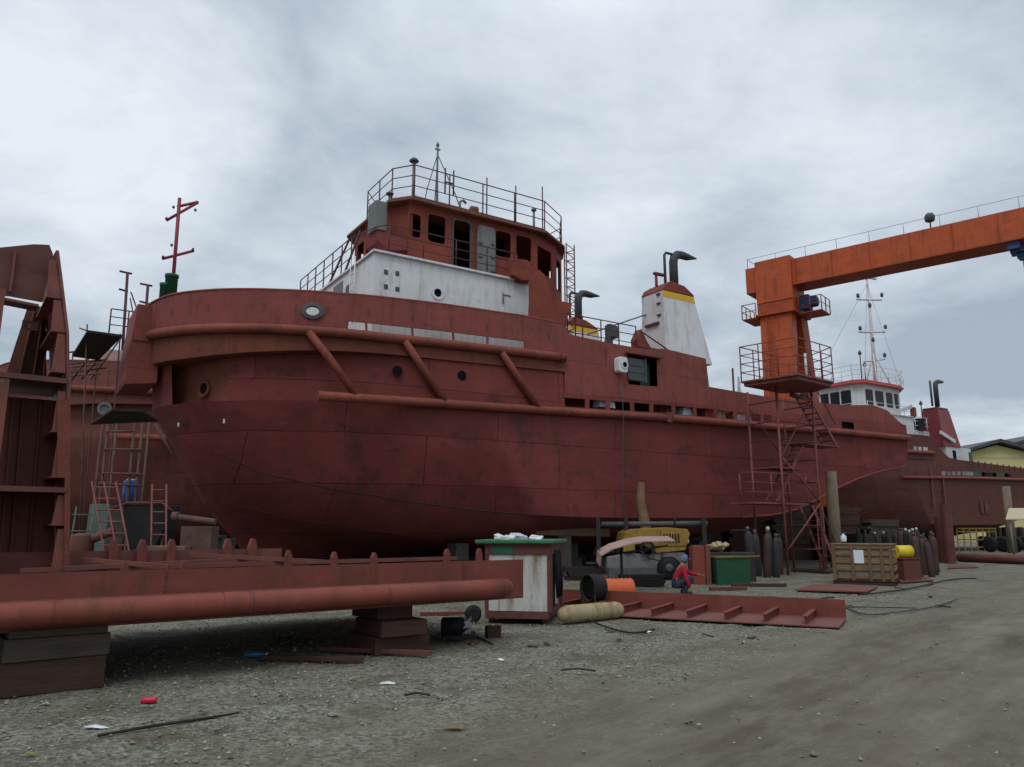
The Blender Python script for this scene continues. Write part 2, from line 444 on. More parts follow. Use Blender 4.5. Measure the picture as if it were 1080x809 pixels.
Z_KEEL = [(3.6, 0.65), (22, 0.65), (26, 1.6), (29, 3.0), (33, 4.3), (35.2, 4.7)]
# (x0, L, B)
P_L1 = (2.1, 10.5, 3.9); P_BILGE = (1.0, 10.5, 4.85); P_RUBL = (0.30, 8.4, 5.0); P_UNDER = (0.2, 8.0, 4.93)
P_BAND = (-0.13, 6.5, 5.0); P_RUBU = (-0.2, 6.5, 5.0); P_TOP = (-0.3, 6.5, 5.0)
NB = 22

def plan(P, c, xe=LEN):
    x0, L, B = P
    if c <= 1:
        t = c * math.pi / 2
        return x0 + L * (1 - math.cos(t)), -B * math.sin(t)
    return x0 + L + (c - 1) * (xe - x0 - L), -B

def c_of_x(P, x, xe=LEN):
    x0, L, B = P
    if x <= x0 + L: return math.acos(max(-1, min(1, 1 - (x - x0) / L))) * 2 / math.pi
    return 1 + (x - x0 - L) / (xe - x0 - L)

def cols(xe, nstraight): return [i / NB for i in range(NB + 1)] + [1 + (i + 1) / nstraight for i in range(nstraight)]

def loft(levels, cs, xe, skip=None, sm=True):
    mb = MB()
    for sgn in (1, -1):
        vs = []; fs = []
        for P, Z in levels:
            for c in cs:
                if P is None:
                    x = 3.64 + c / 2 * (xe - 3.64); y = 0
                else: x, y = plan(P, c, xe)
                vs.append((x, y * sgn, interp(Z, x)))
        n = len(cs)
        for i in range(len(levels) - 1):
            for j in range(n - 1):
                if skip and sgn == 1 and skip[0] <= j < skip[1]: continue
                fs.append((i * n + j, i * n + j + 1, (i + 1) * n + j + 1, (i + 1) * n + j))
        mb.add(vs, fs, sm)
    return mb

def smooth_z(tab, k=3):
    return tab

def hull_parts(root, mats, top_aft, slots, fair, raised_aft, door=None, recess=None):
    hull, bulw, plat, band, pipe = mats
    cs = cols(LEN, 26)
    mb = loft([(None, Z_KEEL), (P_L1, Z_L1), (P_BILGE, Z_BILGE), (P_RUBL, Z_RUBL)], cs, LEN)
    # transom plate
    za, zb = interp(Z_BILGE, LEN), interp(Z_RUBL, LEN)
    mb.prism([(-5, zb), (-4.85, za), (-3.7, interp(Z_L1, LEN)), (0, interp(Z_KEEL, LEN)), (3.7, interp(Z_L1, LEN)), (4.85, za), (5, zb)],
             lambda u, v, t: (t, u, v), LEN - .02, LEN)
    mb.build('hull', hull, root, autosmooth=52)
    XE = 13.2
    csf = cols(XE, 8)
    loft([(P_RUBL, Z_RUBL), (P_UNDER, [(x, z - 0.015) for x, z in Z_BAND])], csf, XE, skip=recess).build('flare', hull, root, autosmooth=28)
    loft([(P_UNDER, [(x, z - 0.01) for x, z in Z_BAND]), (P_BAND, Z_BAND), (P_RUBU, Z_RUBU)], csf, XE).build('knuckle_band', band, root, autosmooth=28)
    # forward bulwark, both sides, with slots
    for sgn, nm in ((1, 'bulwark'), (-1, 'bulwark')):
        def f(c, v, w, sgn=sgn):
            xa, ya = plan(P_RUBU, c, XE); xb, yb = plan(P_TOP, c, XE)
            za, zb = interp(Z_RUBU, xa), interp(Z_TOP, xb)
            x, y = lerp(xa, xb, v), lerp(ya, yb, v)
            k = 1 - w / 5.0
            return (lerp(4.0, x, k) if x < 4 else x, sgn * y * k, lerp(za, zb, v))
        holes = []
        if sgn == 1:
            for a, b in slots: holes.append((c_of_x(P_RUBU, a, XE), c_of_x(P_RUBU, b, XE), 0.11, 0.325))
            for a, b in fair: holes.append((c_of_x(P_RUBU, a, XE), c_of_x(P_RUBU, b, XE), 0.38, 0.63))
        b = MB().grid_holes([i / 30 for i in range(31)] + [1 + i / 8 for i in range(1, 9)], [0, 0.11, 0.325, 0.7, 1], holes, f, 0.06)
        b.build(nm, bulw, root, autosmooth=25)
    # cap rail on the bulwark
    cap = MB()
    pts = []
    for c in [2 - i / 8 for i in range(8)] + [1 - i / 26 for i in range(26)]:
        x, y = plan(P_TOP, c, XE); pts.append((x, y + .03, interp(Z_TOP, x) + .0))
    pts += [(x, -y, z) for x, y, z in pts[::-1]]
    cap.tube(pts, 0.045, 6).build('cap_rail', bulw, root)
    # aft side plating
    for sgn in (1, -1):
        xs = [XE] + [x for x, _ in top_aft if XE < x < LEN] + [LEN] + [13.2 + .8 * i for i in range(1, 27)]
        # lower strip with freeing ports
        holes = [(a, b, 0.30, 0.78) for a, b in raised_aft] if sgn == 1 else []
        lo = MB().grid_holes(xs, [0, 0.30, 0.78, 1], holes,
                             lambda u, v, w, sgn=sgn: (u, sgn * (-5 + w), interp(Z_RUBL, u) + v * 0.68), 0.03)
        lo.build('side_plating', plat, root)
        holes = [door] if (door and sgn == 1) else []
        def g(u, v, w, sgn=sgn):
            b = interp(Z_RUBL, u) + 0.68; t = interp(top_aft, u)
            return (u, sgn * (-5.004 + w), lerp(b, t, v))
        MB().grid_holes(xs, [0, 0.5, 1], holes, g, 0.03).build('bulwark', bulw if sgn == 1 else plat, root)
    # decks
    dk = MB()
    fp = [plan(P_RUBU, c, XE) for c in cols(XE, 3)]
    fp = [(x + .06, y * .985) for x, y in fp]
    dk.slab(fp + [(x, -y) for x, y in fp[::-1] if abs(y) > 1e-3], 7.40, 7.48)
    dk.mm(XE + .02, LEN - .05, -4.95, 4.95, 5.85, 5.93)
    dk.build('deck', plat, root)
    tr = MB(); tr.mm(LEN - .06, LEN, -4.97, 4.97, zb, 6.55); tr.build('transom_bulwark', plat, root)
    # rub rail pipes
    up = MB(); pts = []
    for c in [2 - i / 8 for i in range(8)] + [1 - i / 30 for i in range(30)]:
        x, y = plan((P_RUBU[0] - .05, P_RUBU[1], 5.07), c, 13.0); pts.append((x, y, interp(Z_RUBU, x)))
    pts += [(x, -y, z) for x, y, z in pts[::-1]]
    up.tube(pts, 0.155, 12).build('fender_pipe', pipe, root)
    return

def surf_bulw(x, v=.5):
    c = c_of_x(P_RUBU, x, 13.2)
    xa, ya = plan(P_RUBU, c, 13.2); xb, yb = plan(P_TOP, c, 13.2)
    return Vector((lerp(xa, xb, v), lerp(ya, yb, v), lerp(interp(Z_RUBU, xa), interp(Z_TOP, xb), v)))

def ring(mb, c, ro, ri, t, ax='y', n=24, sx=1.0):
    """flat ring facing -y (or -x)"""
    c = Vector(c)
    for (ra, rb, ta, tb) in ((ro, ro, 0, t), (ro, ri, t, t), (ri, ri, t, 0)):
        vs = []
        for (r_, t_) in ((ra, ta), (rb, tb)):
            for j in range(n):
                th = 2 * math.pi * j / n
                a, b = r_ * math.cos(th) * sx, r_ * math.sin(th)
                vs.append(c + (Vector((a, -t_, b)) if ax == 'y' else Vector((-t_, a, b))))
        mb.add(vs, [(j, (j + 1) % n, n + (j + 1) % n, n + j) for j in range(n)], True)
    return mb

def disc(mb, c, r, t, ax='y', n=24, sx=1.0):
    c = Vector(c)
    pts = [(r * math.cos(2 * math.pi * j / n) * sx, r * math.sin(2 * math.pi * j / n)) for j in range(n)]
    if ax == 'y': return mb.prism(pts, lambda u, v, w: (c.x + u, c.y - w, c.z + v), 0, t)
    return mb.prism(pts, lambda u, v, w: (c.x - w, c.y + u, c.z + v), 0, t)

def rrect(w, h, r, n=4):
    pts = []
    for cx, cy, a0 in ((w - r, h - r, 0), (-w + r, h - r, 90), (-w + r, -h + r, 180), (w - r, -h + r, 270)):
        for i in range(n + 1):
            a = R(a0 + 90 * i / n); pts.append((cx + r * math.cos(a), cy + r * math.sin(a)))
    return pts

def frame_rr(mb, f, w, h, r, fw, t):
    """rounded window frame: f(u,v,w)->xyz, outer half size w,h, border fw"""
    o = rrect(w, h, r * .6); i = rrect(w - fw, h - fw, r); n = len(o)
    vs = [f(u, v, 0) for u, v in o] + [f(u, v, t) for u, v in o] + [f(u, v, t) for u, v in i] + [f(u, v, -.04) for u, v in i]
    fs = []
    for k in range(3):
        fs += [(k * n + j, k * n + (j + 1) % n, (k + 1) * n + (j + 1) % n, (k + 1) * n + j) for j in range(n)]
    return mb.add(vs, fs)

# ================================================================== SETTING: ground
def ground():
    def axis(lo, hi, fine_lo, fine_hi, fs):
        a = []
        v = fine_lo
        while v <= fine_hi: a.append(v); v += fs
        st = fs
        v = fine_hi
        while v < hi: st *= 1.35; v += st; a.append(min(v, hi))
        st = fs; v = fine_lo; pre = []
        while v > lo: st *= 1.35; v -= st; pre.append(max(v, lo))
        return pre[::-1] + a
    xs = axis(-700, 900, -8, 14, 0.1); ys = axis(-300, 1500, 3, 24, 0.1)
    from mathutils import noise as mn
    vs = []
    for y in ys:
        for x in xs:
            t = (x - 1.9) * .75 - (y - 9.4) * .66      # + = on the road
            l = (x - 1.9) * .66 + (y - 9.4) * .75
            z = 0.03 * mn.noise(Vector((x * .45, y * .45, 0))) + 0.016 * mn.noise(Vector((x * 1.7, y * 1.7, 5)))
            on = min(1, max(0, (t + .6) / 1.5))
            z += on * 0.035 * mn.noise(Vector((t * 1.5, l * .12, 9)))
            for rt_, wd_ in ((1.1, .16), (2.75, .17), (4.4, .2), (6.1, .2), (-1.2, .13)):
                dd = t - rt_ - .35 * math.sin(l * .16 + rt_)
                if abs(dd) < .8: z += (-.035 * math.exp(-(dd / wd_) ** 2) + .016 * math.exp(-((abs(dd) - .3) / .12) ** 2)) * (0.6 + .5 * mn.noise(Vector((l * .7, rt_, 2))))
            z += .008 * mn.noise(Vector((x * 5, y * 5, 8)))
            fade = 1 if (abs(x) < 40 and y < 70) else 0.0
            vs.append((x, y, z * fade - 0.03))
    n = len(xs)
    fs = [(j * n + i, j * n + i + 1, (j + 1) * n + i + 1, (j + 1) * n + i) for j in range(len(ys) - 1) for i in range(n - 1)]
    m, nt, ns, ln, bs = nodes_of('yard_ground')
    tc = ns.new('ShaderNodeTexCoord'); v = tc.outputs['Object']
    se = ns.new('ShaderNodeSeparateXYZ'); ln.new(v, se.inputs[0])
    X, Y = se.outputs[0], se.outputs[1]
    t = math_(nt, 'SUBTRACT', math_(nt, 'MULTIPLY', math_(nt, 'SUBTRACT', X, 1.9), .75), math_(nt, 'MULTIPLY', math_(nt, 'SUBTRACT', Y, 9.4), .66))
    l = math_(nt, 'ADD', math_(nt, 'MULTIPLY', X, .66), math_(nt, 'MULTIPLY', Y, .75))
    cb = ns.new('ShaderNodeCombineXYZ'); ln.new(t, cb.inputs[0]); ln.new(l, cb.inputs[1])
    nbig = noise(nt, v, 0.35, 6, .6)
    road = ramp(nt, math_(nt, 'ADD', t, math_(nt, 'MULTIPLY', math_(nt, 'SUBTRACT', nbig, .5), 5.0)), -1.4, 1.2)
    # road dirt: tracks along the way
    tr = noise(nt, cb.outputs[0], 1.0, 7, .62, (1.1, 0.10, 1))
    tr2 = noise(nt, cb.outputs[0], 1.0, 10, .78, (2.6, 0.8, 1))
    mud = noise(nt, v, 0.8, 8, .65)
    fine = noise(nt, v, 38, 6, .75)
    cr = mixc(nt, ramp(nt, tr, .38, .62), (0.092, 0.075, 0.048), (0.205, 0.178, 0.124))
    cr = mixc(nt, ramp(nt, mud, .42, .66, 0, .75), cr, (0.100, 0.073, 0.045))
    cr = mixc(nt, ramp(nt, tr2, .48, .66, 0, .6), cr, (0.225, 0.202, 0.150))
    cr = mixc(nt, ramp(nt, fine, .3, .75, 0, .4), cr, (0.055, 0.05, 0.043))
    # gravel
    vo = ns.new('ShaderNodeTexVoronoi'); vo.inputs['Scale'].default_value = 26; ln.new(v, vo.inputs['Vector'])
    vo2 = ns.new('ShaderNodeTexVoronoi'); vo2.inputs['Scale'].default_value = 55; ln.new(v, vo2.inputs['Vector'])
    sv = ns.new('ShaderNodeSeparateColor'); ln.new(vo.outputs['Color'], sv.inputs[0])
    sv2 = ns.new('ShaderNodeSeparateColor'); ln.new(vo2.outputs['Color'], sv2.inputs[0])
    val = math_(nt, 'ADD', math_(nt, 'MULTIPLY', sv.outputs[0], .6), math_(nt, 'MULTIPLY', sv2.outputs[0], .4))
    gp = noise(nt, v, 1.1, 7, .65)
    cg = mixc(nt, ramp(nt, val, .15, .9), (0.064, 0.060, 0.044), (0.275, 0.265, 0.208))
    cg = mixc(nt, ramp(nt, gp, .45, .68, 0, .8), cg, (0.080, 0.068, 0.042))
    rusty = noise(nt, v, .55, 7, .65)
    cg = mixc(nt, ramp(nt, rusty, .58, .72, 0, .55), cg, (0.075, 0.042, 0.027))
    dk = ramp(nt, vo.outputs['Distance'], .0, .035, 0.75, 0)
    cg = mixc(nt, dk, cg, cg)
    c = mixc(nt, road, cg, cr)
    # damp patches and dark soil spots scattered over the whole yard
    damp = noise(nt, cb.outputs[0], .55, 8, .68, (1.0, .4, 1))
    c = mixc(nt, ramp(nt, damp, .57, .66, 0, .55), c, (0.05, 0.045, 0.036))
    scr = noise(nt, v, 3.2, 9, .78)
    c = mixc(nt, ramp(nt, scr, .62, .7, 0, .5), c, (0.06, 0.052, 0.04))
    ln.new(c, bs.inputs['Base Color'])
    bs.inputs['Specular IOR Level'].default_value = 0.25
    ln.new(ramp(nt, mud, .35, .7, .95, .72), bs.inputs['Roughness'])
    h = math_(nt, 'ADD', math_(nt, 'MULTIPLY', vo.outputs['Distance'], math_(nt, 'SUBTRACT', 1.15, road)), math_(nt, 'MULTIPLY', fine, .35))
    h = math_(nt, 'ADD', h, math_(nt, 'MULTIPLY', tr2, 1.2))
    bp = ns.new('ShaderNodeBump'); bp.inputs['Strength'].default_value = .75; bp.inputs['Distance'].default_value = .03
    ln.new(h, bp.inputs['Height']); ln.new(bp.outputs[0], bs.inputs['Normal'])
    mb = MB(); mb.add(vs, fs, True)
    o = mb.build('ground', m); o['kind'] = 'structure'
    # loose stones
    m2, nt, ns, ln, bs = nodes_of('loose_stone')
    tc = ns.new('ShaderNodeTexCoord')
    nn = ns.new('ShaderNodeTexVoronoi'); nn.inputs['Scale'].default_value = 14; ln.new(tc.outputs['Object'], nn.inputs['Vector'])
    s2 = ns.new('ShaderNodeSeparateColor'); ln.new(nn.outputs['Color'], s2.inputs[0])
    ln.new(mixc(nt, s2.outputs[0], (0.078, 0.074, 0.057), (0.33, 0.32, 0.265)), bs.inputs['Base Color'])
    bs.inputs['Roughness'].default_value = .9; bs.inputs['Specular IOR Level'].default_value = .2
    g = MB(); rnd = random.Random(3)
    cnt = 0
    while cnt < 22000:
        y = 4.2 + 22 * rnd.random() ** 1.7; x = rnd.uniform(-8, 12)
        t = (x - 1.9) * .75 - (y - 9.4) * .66
        nz = mn.noise(Vector((x * .5, y * .5, 3)))
        p = 1.0 if t < -.3 + 1.5 * nz else 0.13
        if nz < -.15 and t < 0: p *= .45
        if rnd.random() > p: continue
        r_ = 0.006 + 0.018 * rnd.random() ** 4 + (0.03 * rnd.random() if rnd.random() < .012 else 0)
        cnt += 1
        rx, ry, rz = r_ * rnd.uniform(.8, 1.5), r_ * rnd.uniform(.8, 1.3), r_ * rnd.uniform(.5, .9)
        a = rnd.random() * 6.28; ca, sa = math.cos(a), math.sin(a)
        q = []
        for dx, dy, dz in ((1, 0, 0), (0, 1, 0), (-1, 0, 0), (0, -1, 0), (.2, .1, 1), (0, 0, -1)):
            dx *= rx * rnd.uniform(.7, 1.2); dy *= ry * rnd.uniform(.7, 1.2)
            q.append((x + dx * ca - dy * sa, y + dx * sa + dy * ca, -0.026 + 0.03 * mn.noise(Vector((x * .45, y * .45, 0))) + rz * (dz + .5)))
        g.add(q, [(0, 1, 4), (1, 2, 4), (2, 3, 4), (3, 0, 4), (1, 0, 5), (2, 1, 5), (3, 2, 5), (0, 3, 5)])
    o = g.build('gravel', m2); tag(o, 'loose grey gravel stones scattered over the yard beside the dirt track', 'gravel', kind='stuff')
ground()

# ================================================================== MAIN TUG
T1_TOP = [(13.2, 9.0), (13.45, 8.74), (15.4, 8.67), (17, 8.66), (18.25, 8.82), (20.6, 8.70), (20.72, 7.51), (24.2, 7.44), (27.7, 7.5), (30.2, 7.57),
          (32.35, 7.78), (33.6, 7.62), (35.2, 6.75)]
def main_tug():
    t = thing('tugboat', 'large rust red tugboat on blocks, white deckhouse front and twin white funnels with yellow bands', 'tugboat',
              SA.world(0, 0), SA.rot)
    aft = []
    x = 13.12
    rnd = random.Random(5)
    while x < 24.2:
        w = rnd.choice((.55, .8, 1.0)); aft.append((x, x + w)); x += w + .2
    aft.append((29.7, 30.75))
    hull_parts(t, (M['hull'], M['bulw'], M['plating'], M['band'], M['pipe']), T1_TOP,
               [(4.95, 5.5), (5.56, 7.07), (7.13, 8.57), (8.63, 9.9), (9.96, 11.45)], [(3.72, 4.12)], aft,
               door=(16.25, 17.8, 0.27, 0.86), recess=(4, 9))
    # lower fender pipes with end caps, the block between, diagonals
    p = MB(); p.tube([(x, -5.1, interp(Z_RUBL, x)) for x in (4.0, 5, 6, 8, 10, 12, 14, 16, 18.05)], .15, 12)
    # nose curves in to the plating
    p.build('fender_pipe', M['pipe'], t)
    p = MB(); p.tube([(x, -5.1, interp(Z_RUBL, x)) for x in (18.35, 20, 22, 24, 26, 28, 30, 32, 34, 35.2)], .15, 12); p.build('fender_pipe', M['pipe'], t)
    p = MB(); p.mm(18.06, 18.34, -5.2, -4.99, 5.8, 6.2); p.build('pipe_joint_block', M['band'], t, bevel=.01)
    for (xa, za), (xb, zb) in (((3.75, 7.5), (5.14, 5.68)), ((6.75, 7.55), (8.2, 5.75)), ((10.4, 7.65), (11.9, 5.85))):
        ya = -5.12 if xa > 5 else -4.75
        MB().tube([(xa, ya, za), (lerp(xa, xb, .4), lerp(ya, -5.12, .6), lerp(za, zb, .4)), (xb, -5.12, zb)], .12, 10).build('diagonal_fender', M['pipe'], t)
    # end cap of upper pipe
    MB().lathe([(.05, 0), (.17, .02), (.17, .25), (.05, .3)], (12.9, -5.07, 7.80), 12, 'x').build('pipe_end', M['band'], t)
    MB().tube([(x, plan(P_BILGE, c_of_x(P_BILGE, x))[1] - .02, interp(Z_BILGE, x)) for x in [22.5 + .6 * k for k in range(22)]], .05, 8).build('chine_bar', M['plating'], t)
    # portholes in the hull side
    for px, py in ((420, 391), (488, 396)):
        q = SA.ony(px, py, -5)
        disc(MB(), (q.x, -4.935, q.z), .17, .03).build('porthole', M['black'], t)
    # fairlead ring
    q = SA.ony(332, 327, -4.66); q.x = 3.93
    s = surf_bulw(3.92, .505)
    nrm = Vector((-.32, -.947, 0))
    b = MB(); fr = []
    tang = Vector((.947, -.32, 0))
    n = 20
    for (ra, oa), (rb, ob) in ((((.34), .0), ((.34), .06)), (((.34), .06), ((.2), .08)), (((.2), .08), ((.2), -.1))):
        vs = []
        for r_, o_ in ((ra, oa), (rb, ob)):
            for j in range(n):
                th = 2 * math.pi * j / n
                vs.append(s + nrm * o_ + tang * (r_ * math.cos(th)) + Vector((0, 0, r_ * .78 * math.sin(th))))
        b.add(vs, [(j, (j + 1) % n, n + (j + 1) % n, n + j) for j in range(n)], True)
    b.build('fairlead', M['dkgrey'], t)
    # scorched weld marks inside the plating
    b = MB(); rnd = random.Random(2)
    for x in (0.35, 1.2, 2.6, 3.45, 4.35, 5.6, 7.1, 8.5, 9.9, 11.2, 12.5):
        s = surf_bulw(x, .56); s2 = surf_bulw(x + .03, .56)
        tg = (s2 - s).normalized(); nr = Vector((tg.y, -tg.x, 0))
        for k in range(3):
            pts = []
            for j in range(7):
                th = 6.283 * j / 7; r_ = rnd.uniform(.5, 1)
                pts.append((.045 * r_ * math.cos(th) + rnd.uniform(-.03, .03), .1 * r_ * math.sin(th) + (k - 1) * .06))
            b.prism(pts, lambda u, v, w: tuple(s + tg * u + nr * (.004 + .0015 * k + w) + Vector((0, 0, v))), 0, .001)
    for x in (14.3, 15.7, 17.2, 18.6, 19.9, 21.2, 23.0, 25.0, 27.2, 29.2, 31.5):
        for k in range(2):
            pts = [(.05 * rnd.uniform(.5, 1) * math.cos(6.283 * j / 7), .09 * rnd.uniform(.5, 1) * math.sin(6.283 * j / 7)) for j in range(7)]
            b.prism(pts, lambda u, v, w: (x + u, -5.009 - .002 * k - w, 7.05 + v), 0, .001)
    for i in range(26):
        x = rnd.uniform(6, 30); z = rnd.uniform(2.8, 5.4)
        if x > 24: z = rnd.uniform(4.8, 5.8)
        pts = [(rnd.uniform(.02, .05) * math.cos(6.283 * j / 7), rnd.uniform(.03, .08) * math.sin(6.283 * j / 7)) for j in range(7)]
        yy = lerp(-4.85, -5, (z - 2.1) / 3.7) - .012 if x > 11 else None
        if yy: b.prism(pts, lambda u, v, w: (x + u, yy - w, z + v), 0, .001)
    b.build('scorch_marks', M['upright_dark'], t)
    # bow block
    b = MB(); b.side([(-.55, 8.62), (.2, 8.62), (.2, 6.15), (-.70, 6.02), (-.74, 6.15), (-.66, 7.4)], -1.05, 1.05)
    b.build('bow_fender_block', M['plating'], t, bevel=.02)
    b = MB(); b.mm(-.62, .1, -1.09, -1.04, 7.44, 7.52); b.build('rub_strip', M['band'], t)
    # anchor recess: floor, ceiling and a slanting back wall with the hawse hole, behind an opening in the plating
    lo = [plan(P_RUBL, k / NB, 13.2) for k in range(4, 10)]; hi = [plan(P_UNDER, k / NB, 13.2) for k in range(4, 10)]
    zl = [interp(Z_RUBL, x) for x, y in lo]; zh = [interp(Z_BAND, x) - .02 for x, y in hi]
    A0, A1 = Vector((lo[0][0] + .12, -.45, 0)), Vector((lo[-1][0] + .02, lo[-1][1] + .03, 0))
    H0, H1 = Vector((hi[0][0] + .12, -.45, 0)), Vector((hi[-1][0] + .02, hi[-1][1] + .03, 0))
    b = MB()
    b.add([(x, y, z - .004) for (x, y), z in zip(lo, zl)] + [(A1.x, A1.y, zl[-1] - .004), (A0.x, A0.y, zl[0] - .004)], [tuple(range(8))])
    b.add([(x, y, z) for (x, y), z in zip(hi, zh)] + [(H1.x, H1.y, zh[-1]), (H0.x, H0.y, zh[0])], [tuple(range(8))])
    b.add([(lo[0][0], lo[0][1], zl[0]), (A0.x, A0.y, zl[0]), (H0.x, H0.y, zh[0]), (hi[0][0], hi[0][1], zh[0])], [(0, 1, 2, 3)])
    b.add([(A0.x, A0.y, zl[0]), (A1.x, A1.y, zl[-1]), (H1.x, H1.y, zh[-1]), (H0.x, H0.y, zh[0])], [(0, 1, 2, 3)])
    b.build('anchor_recess', M['band'], t)
    a_, b_ = (A0 + H0) / 2, (A1 + H1) / 2
    ux = (b_ - a_); ux.z = 0; ux.normalize(); uz = Vector((0, 0, 1)); un = Vector((ux.y, -ux.x, 0))
    hc_ = a_.lerp(b_, .62); hc_.z = 5.95
    for nm, ro, ri, t0_, mat in (('hawse_pipe', .27, .18, .07, M['band']), ('hawse_hole', .18, 0, .03, M['black'])):
        b = MB(); n = 20
        if ri:
            for (ra, ta), (rb, tb) in (((ro, -.1), (ro, t0_)), ((ro, t0_), (ri, t0_)), ((ri, t0_), (ri, -.1))):
                vs = [hc_ + un * t_ + ux * (r_ * math.cos(6.2832 * j / n)) + uz * (r_ * math.sin(6.2832 * j / n)) for r_, t_ in ((ra, ta), (rb, tb)) for j in range(n)]
                b.add(vs, [(j, (j + 1) % n, n + (j + 1) % n, n + j) for j in range(n)], True)
        else:
            b.prism([(ro * math.cos(6.2832 * j / n), ro * math.sin(6.2832 * j / n)) for j in range(n)], lambda u, v, w: tuple(hc_ + ux * u + uz * v + un * w), -.05, t0_)
        b.build(nm, mat, t)
    b = MB(); q_ = lo[5]; b.box((q_[0] - .1, q_[1] + .05, 4.85), (.04, .08, .13)); b.build('mooring_lug', M['cap'], t)
    b = MB(); q_ = lo[0]; b.box((q_[0] + .22, q_[1] + .0, 4.85), (.04, .08, .13)); b.build('mooring_lug', M['cap'], t)
    for P_, Z_, xa, xb in ((P_BILGE, Z_BILGE, 2.0, 13.0), (P_L1, Z_L1, 2.9, 12.0)):
        pts = []
        for k in range(40):
            x = lerp(xa, xb, (k / 39) ** 1.6); xx, yy = plan(P_, c_of_x(P_, x)); pts.append((xx, yy - .005, interp(Z_, xx)))
        MB().tube(pts, .013, 5).build('weld_seam', M['scaf_dark'], t)
    # ---- white deckhouse
    x0, x1 = 6.08, 12.3
    b = MB()
    hs = [(8.35, 8.75, 9.35, 9.75)]
    q = SA.ony(461.6, 309, -4); pr = q
    b.grid_holes([x0, x1], [7.49, 10.75], [(q.x - .15, q.x + .15, q.z - .15, q.z + .15)], lambda u, v, w: (u, -4 + w, v), .04)
    b.mm(x0 + .001, x0 + .04, -3.96, 3.99, 7.49, 10.75); b.mm(x0 + .05, x1, 3.96, 4.0, 7.49, 10.75)
    b.mm(x1 - .04, x1, -3.96, 3.95, 7.49, 10.75)
    b.build('deckhouse_wall', M['white'], t)
    # a dark plate set in the room makes the darkness behind
    MB().mm(x0 + .3, x1 - .3, -2.2, -2.15, 7.5, 10.7).build('dark_partition', M['dkgrey'], t)
    b = MB(); ring(b, (pr.x, -4.0, pr.z), .25, .15, .03); b.build('porthole_rim', M['white'], t)
    disc(MB(), (pr.x, -3.955, pr.z), .15, .005).build('porthole', M['black'], t)
    b = MB(); b.mm(x0 - .08, x1 + .05, -4.12, 4.12, 10.75, 10.83); b.build('bridge_deck', M['white'], t, bevel=.01)
    b = MB()
    for px, py in ((407, 287), (419, 288.5), (407, 302.5), (419, 305)):
        q = SA.ony(px, py, -4); b.mm(q.x - .07, q.x + .07, -4.02, -3.99, q.z - .08, q.z + .08)
    b.build('bolt_plate', M['dkgrey'], t, bevel=.008)
    q = SA.ony(530, 315, -4); b = MB(); b.tube([(q.x, -4.05, q.z - .2), (q.x, -4.05, q.z + .22)], .02, 6); b.mm(q.x, q.x + .35, -4.03, -3.99, q.z + .14, q.z + .17)
    b.build('door_handle', M['grey'], t)
    q0 = SA.onx(352, 309, x0); q1 = SA.onx(362, 296, x0)
    b = MB(); b.mm(x0 - .02, x0 - .002, q1.y, q0.y, min(q0.z, q1.z) - .3, max(q0.z, q1.z)); b.build('front_vent', M['grey'], t)
    q0 = SA.onx(367, 306, x0)
    disc(MB(), (x0 - .002, q0.y, q0.z), .2, .02, 'x').build('porthole', M['dkgrey'], t)
    b = MB(); q = SA.onx(376, 290, x0); ladder(b, (x0 - .15, q.y, 8.6), (x0 - .15, q.y, 11.0), .4, (0, 1, 0), .022, .28); b.build('ladder', M['white'], t)
    # front rail on the bridge deck and side rail
    b = MB()
    rail(b, [(x0 - .02, 3.9, 10.83), (x0 - .02, -1.9, 10.83)], 1.15, 3, 1.0, .022)
    b.build('bridge_railing', M['red_rail'], t)
    b = MB()
    rail(b, [(x0 + .5, -4.02, 10.83), (11.75, -4.02, 10.83)], 1.0, 3, 1.35, .02)
    b.tube([(x0 + .5, -4.02, 11.83), (x0 + .2, -3.6, 11.83), (x0 + .02, -1.9, 11.98)], .02, 6)
    b.build('bridge_railing', M['red_rail'], t)
    # wing box at the aft end of the bridge walkway
    b = MB(); b.side([(11.35, 10.84), (11.38, 11.5), (12.05, 11.55), (12.25, 11.3), (12.2, 10.75), (11.75, 10.7)], -4.35, -3.2); b.build('bridge_wing', M['wheel'], t, bevel=.03)
    b = MB(); b.side([(11.62, 8.9), (11.72, 10.6), (12.1, 11.0), (12.35, 10.85), (12.72, 9.9), (13.42, 8.8), (13.2, 8.7), (11.7, 8.7)], -4.98, -4.93)
    b.build('wing_support_plate', M['wheel'], t)
    # ---- wheelhouse
    wz0, wz1 = 10.83, 13.42
    cy = -.3
    y_s = -2.8
    def px_hole(pa, pb, ya, yb):
        a = SA.ony(pa, ya, y_s); bq = SA.ony(pb, yb, y_s)
        return a.x, bq.x
    wins = [(431, 444, 225, 251), (451, 470, 226.5, 257), (522.5, 539, 244, 272), (544, 560.5, 249, 276)]
    door = (478, 496, 233, 283)
    holes = []
    wl = []
    for pa, pb, ya, yb in wins:
        xm = SA.ony((pa + pb) / 2, (ya + yb) / 2, y_s)
        hw = (SA.ony(pb, yb, y_s).x - SA.ony(pa, ya, y_s).x) / 2
        hw = abs(SA.ony(pb, (ya + yb) / 2, y_s).x - SA.ony(pa, (ya + yb) / 2, y_s).x) / 2
        hh = abs(SA.ony((pa + pb) / 2, ya, y_s).z - SA.ony((pa + pb) / 2, yb, y_s).z) / 2 * .97
        wl.append((xm.x, xm.z, hw, hh)); holes.append((xm.x - hw, xm.x + hw, xm.z - hh, xm.z + hh))
    pa, pb, ya, yb = door
    dxm = SA.ony(487, 258, y_s); dhw = abs(SA.ony(pb, 258, y_s).x - SA.ony(pa, 258, y_s).x) / 2
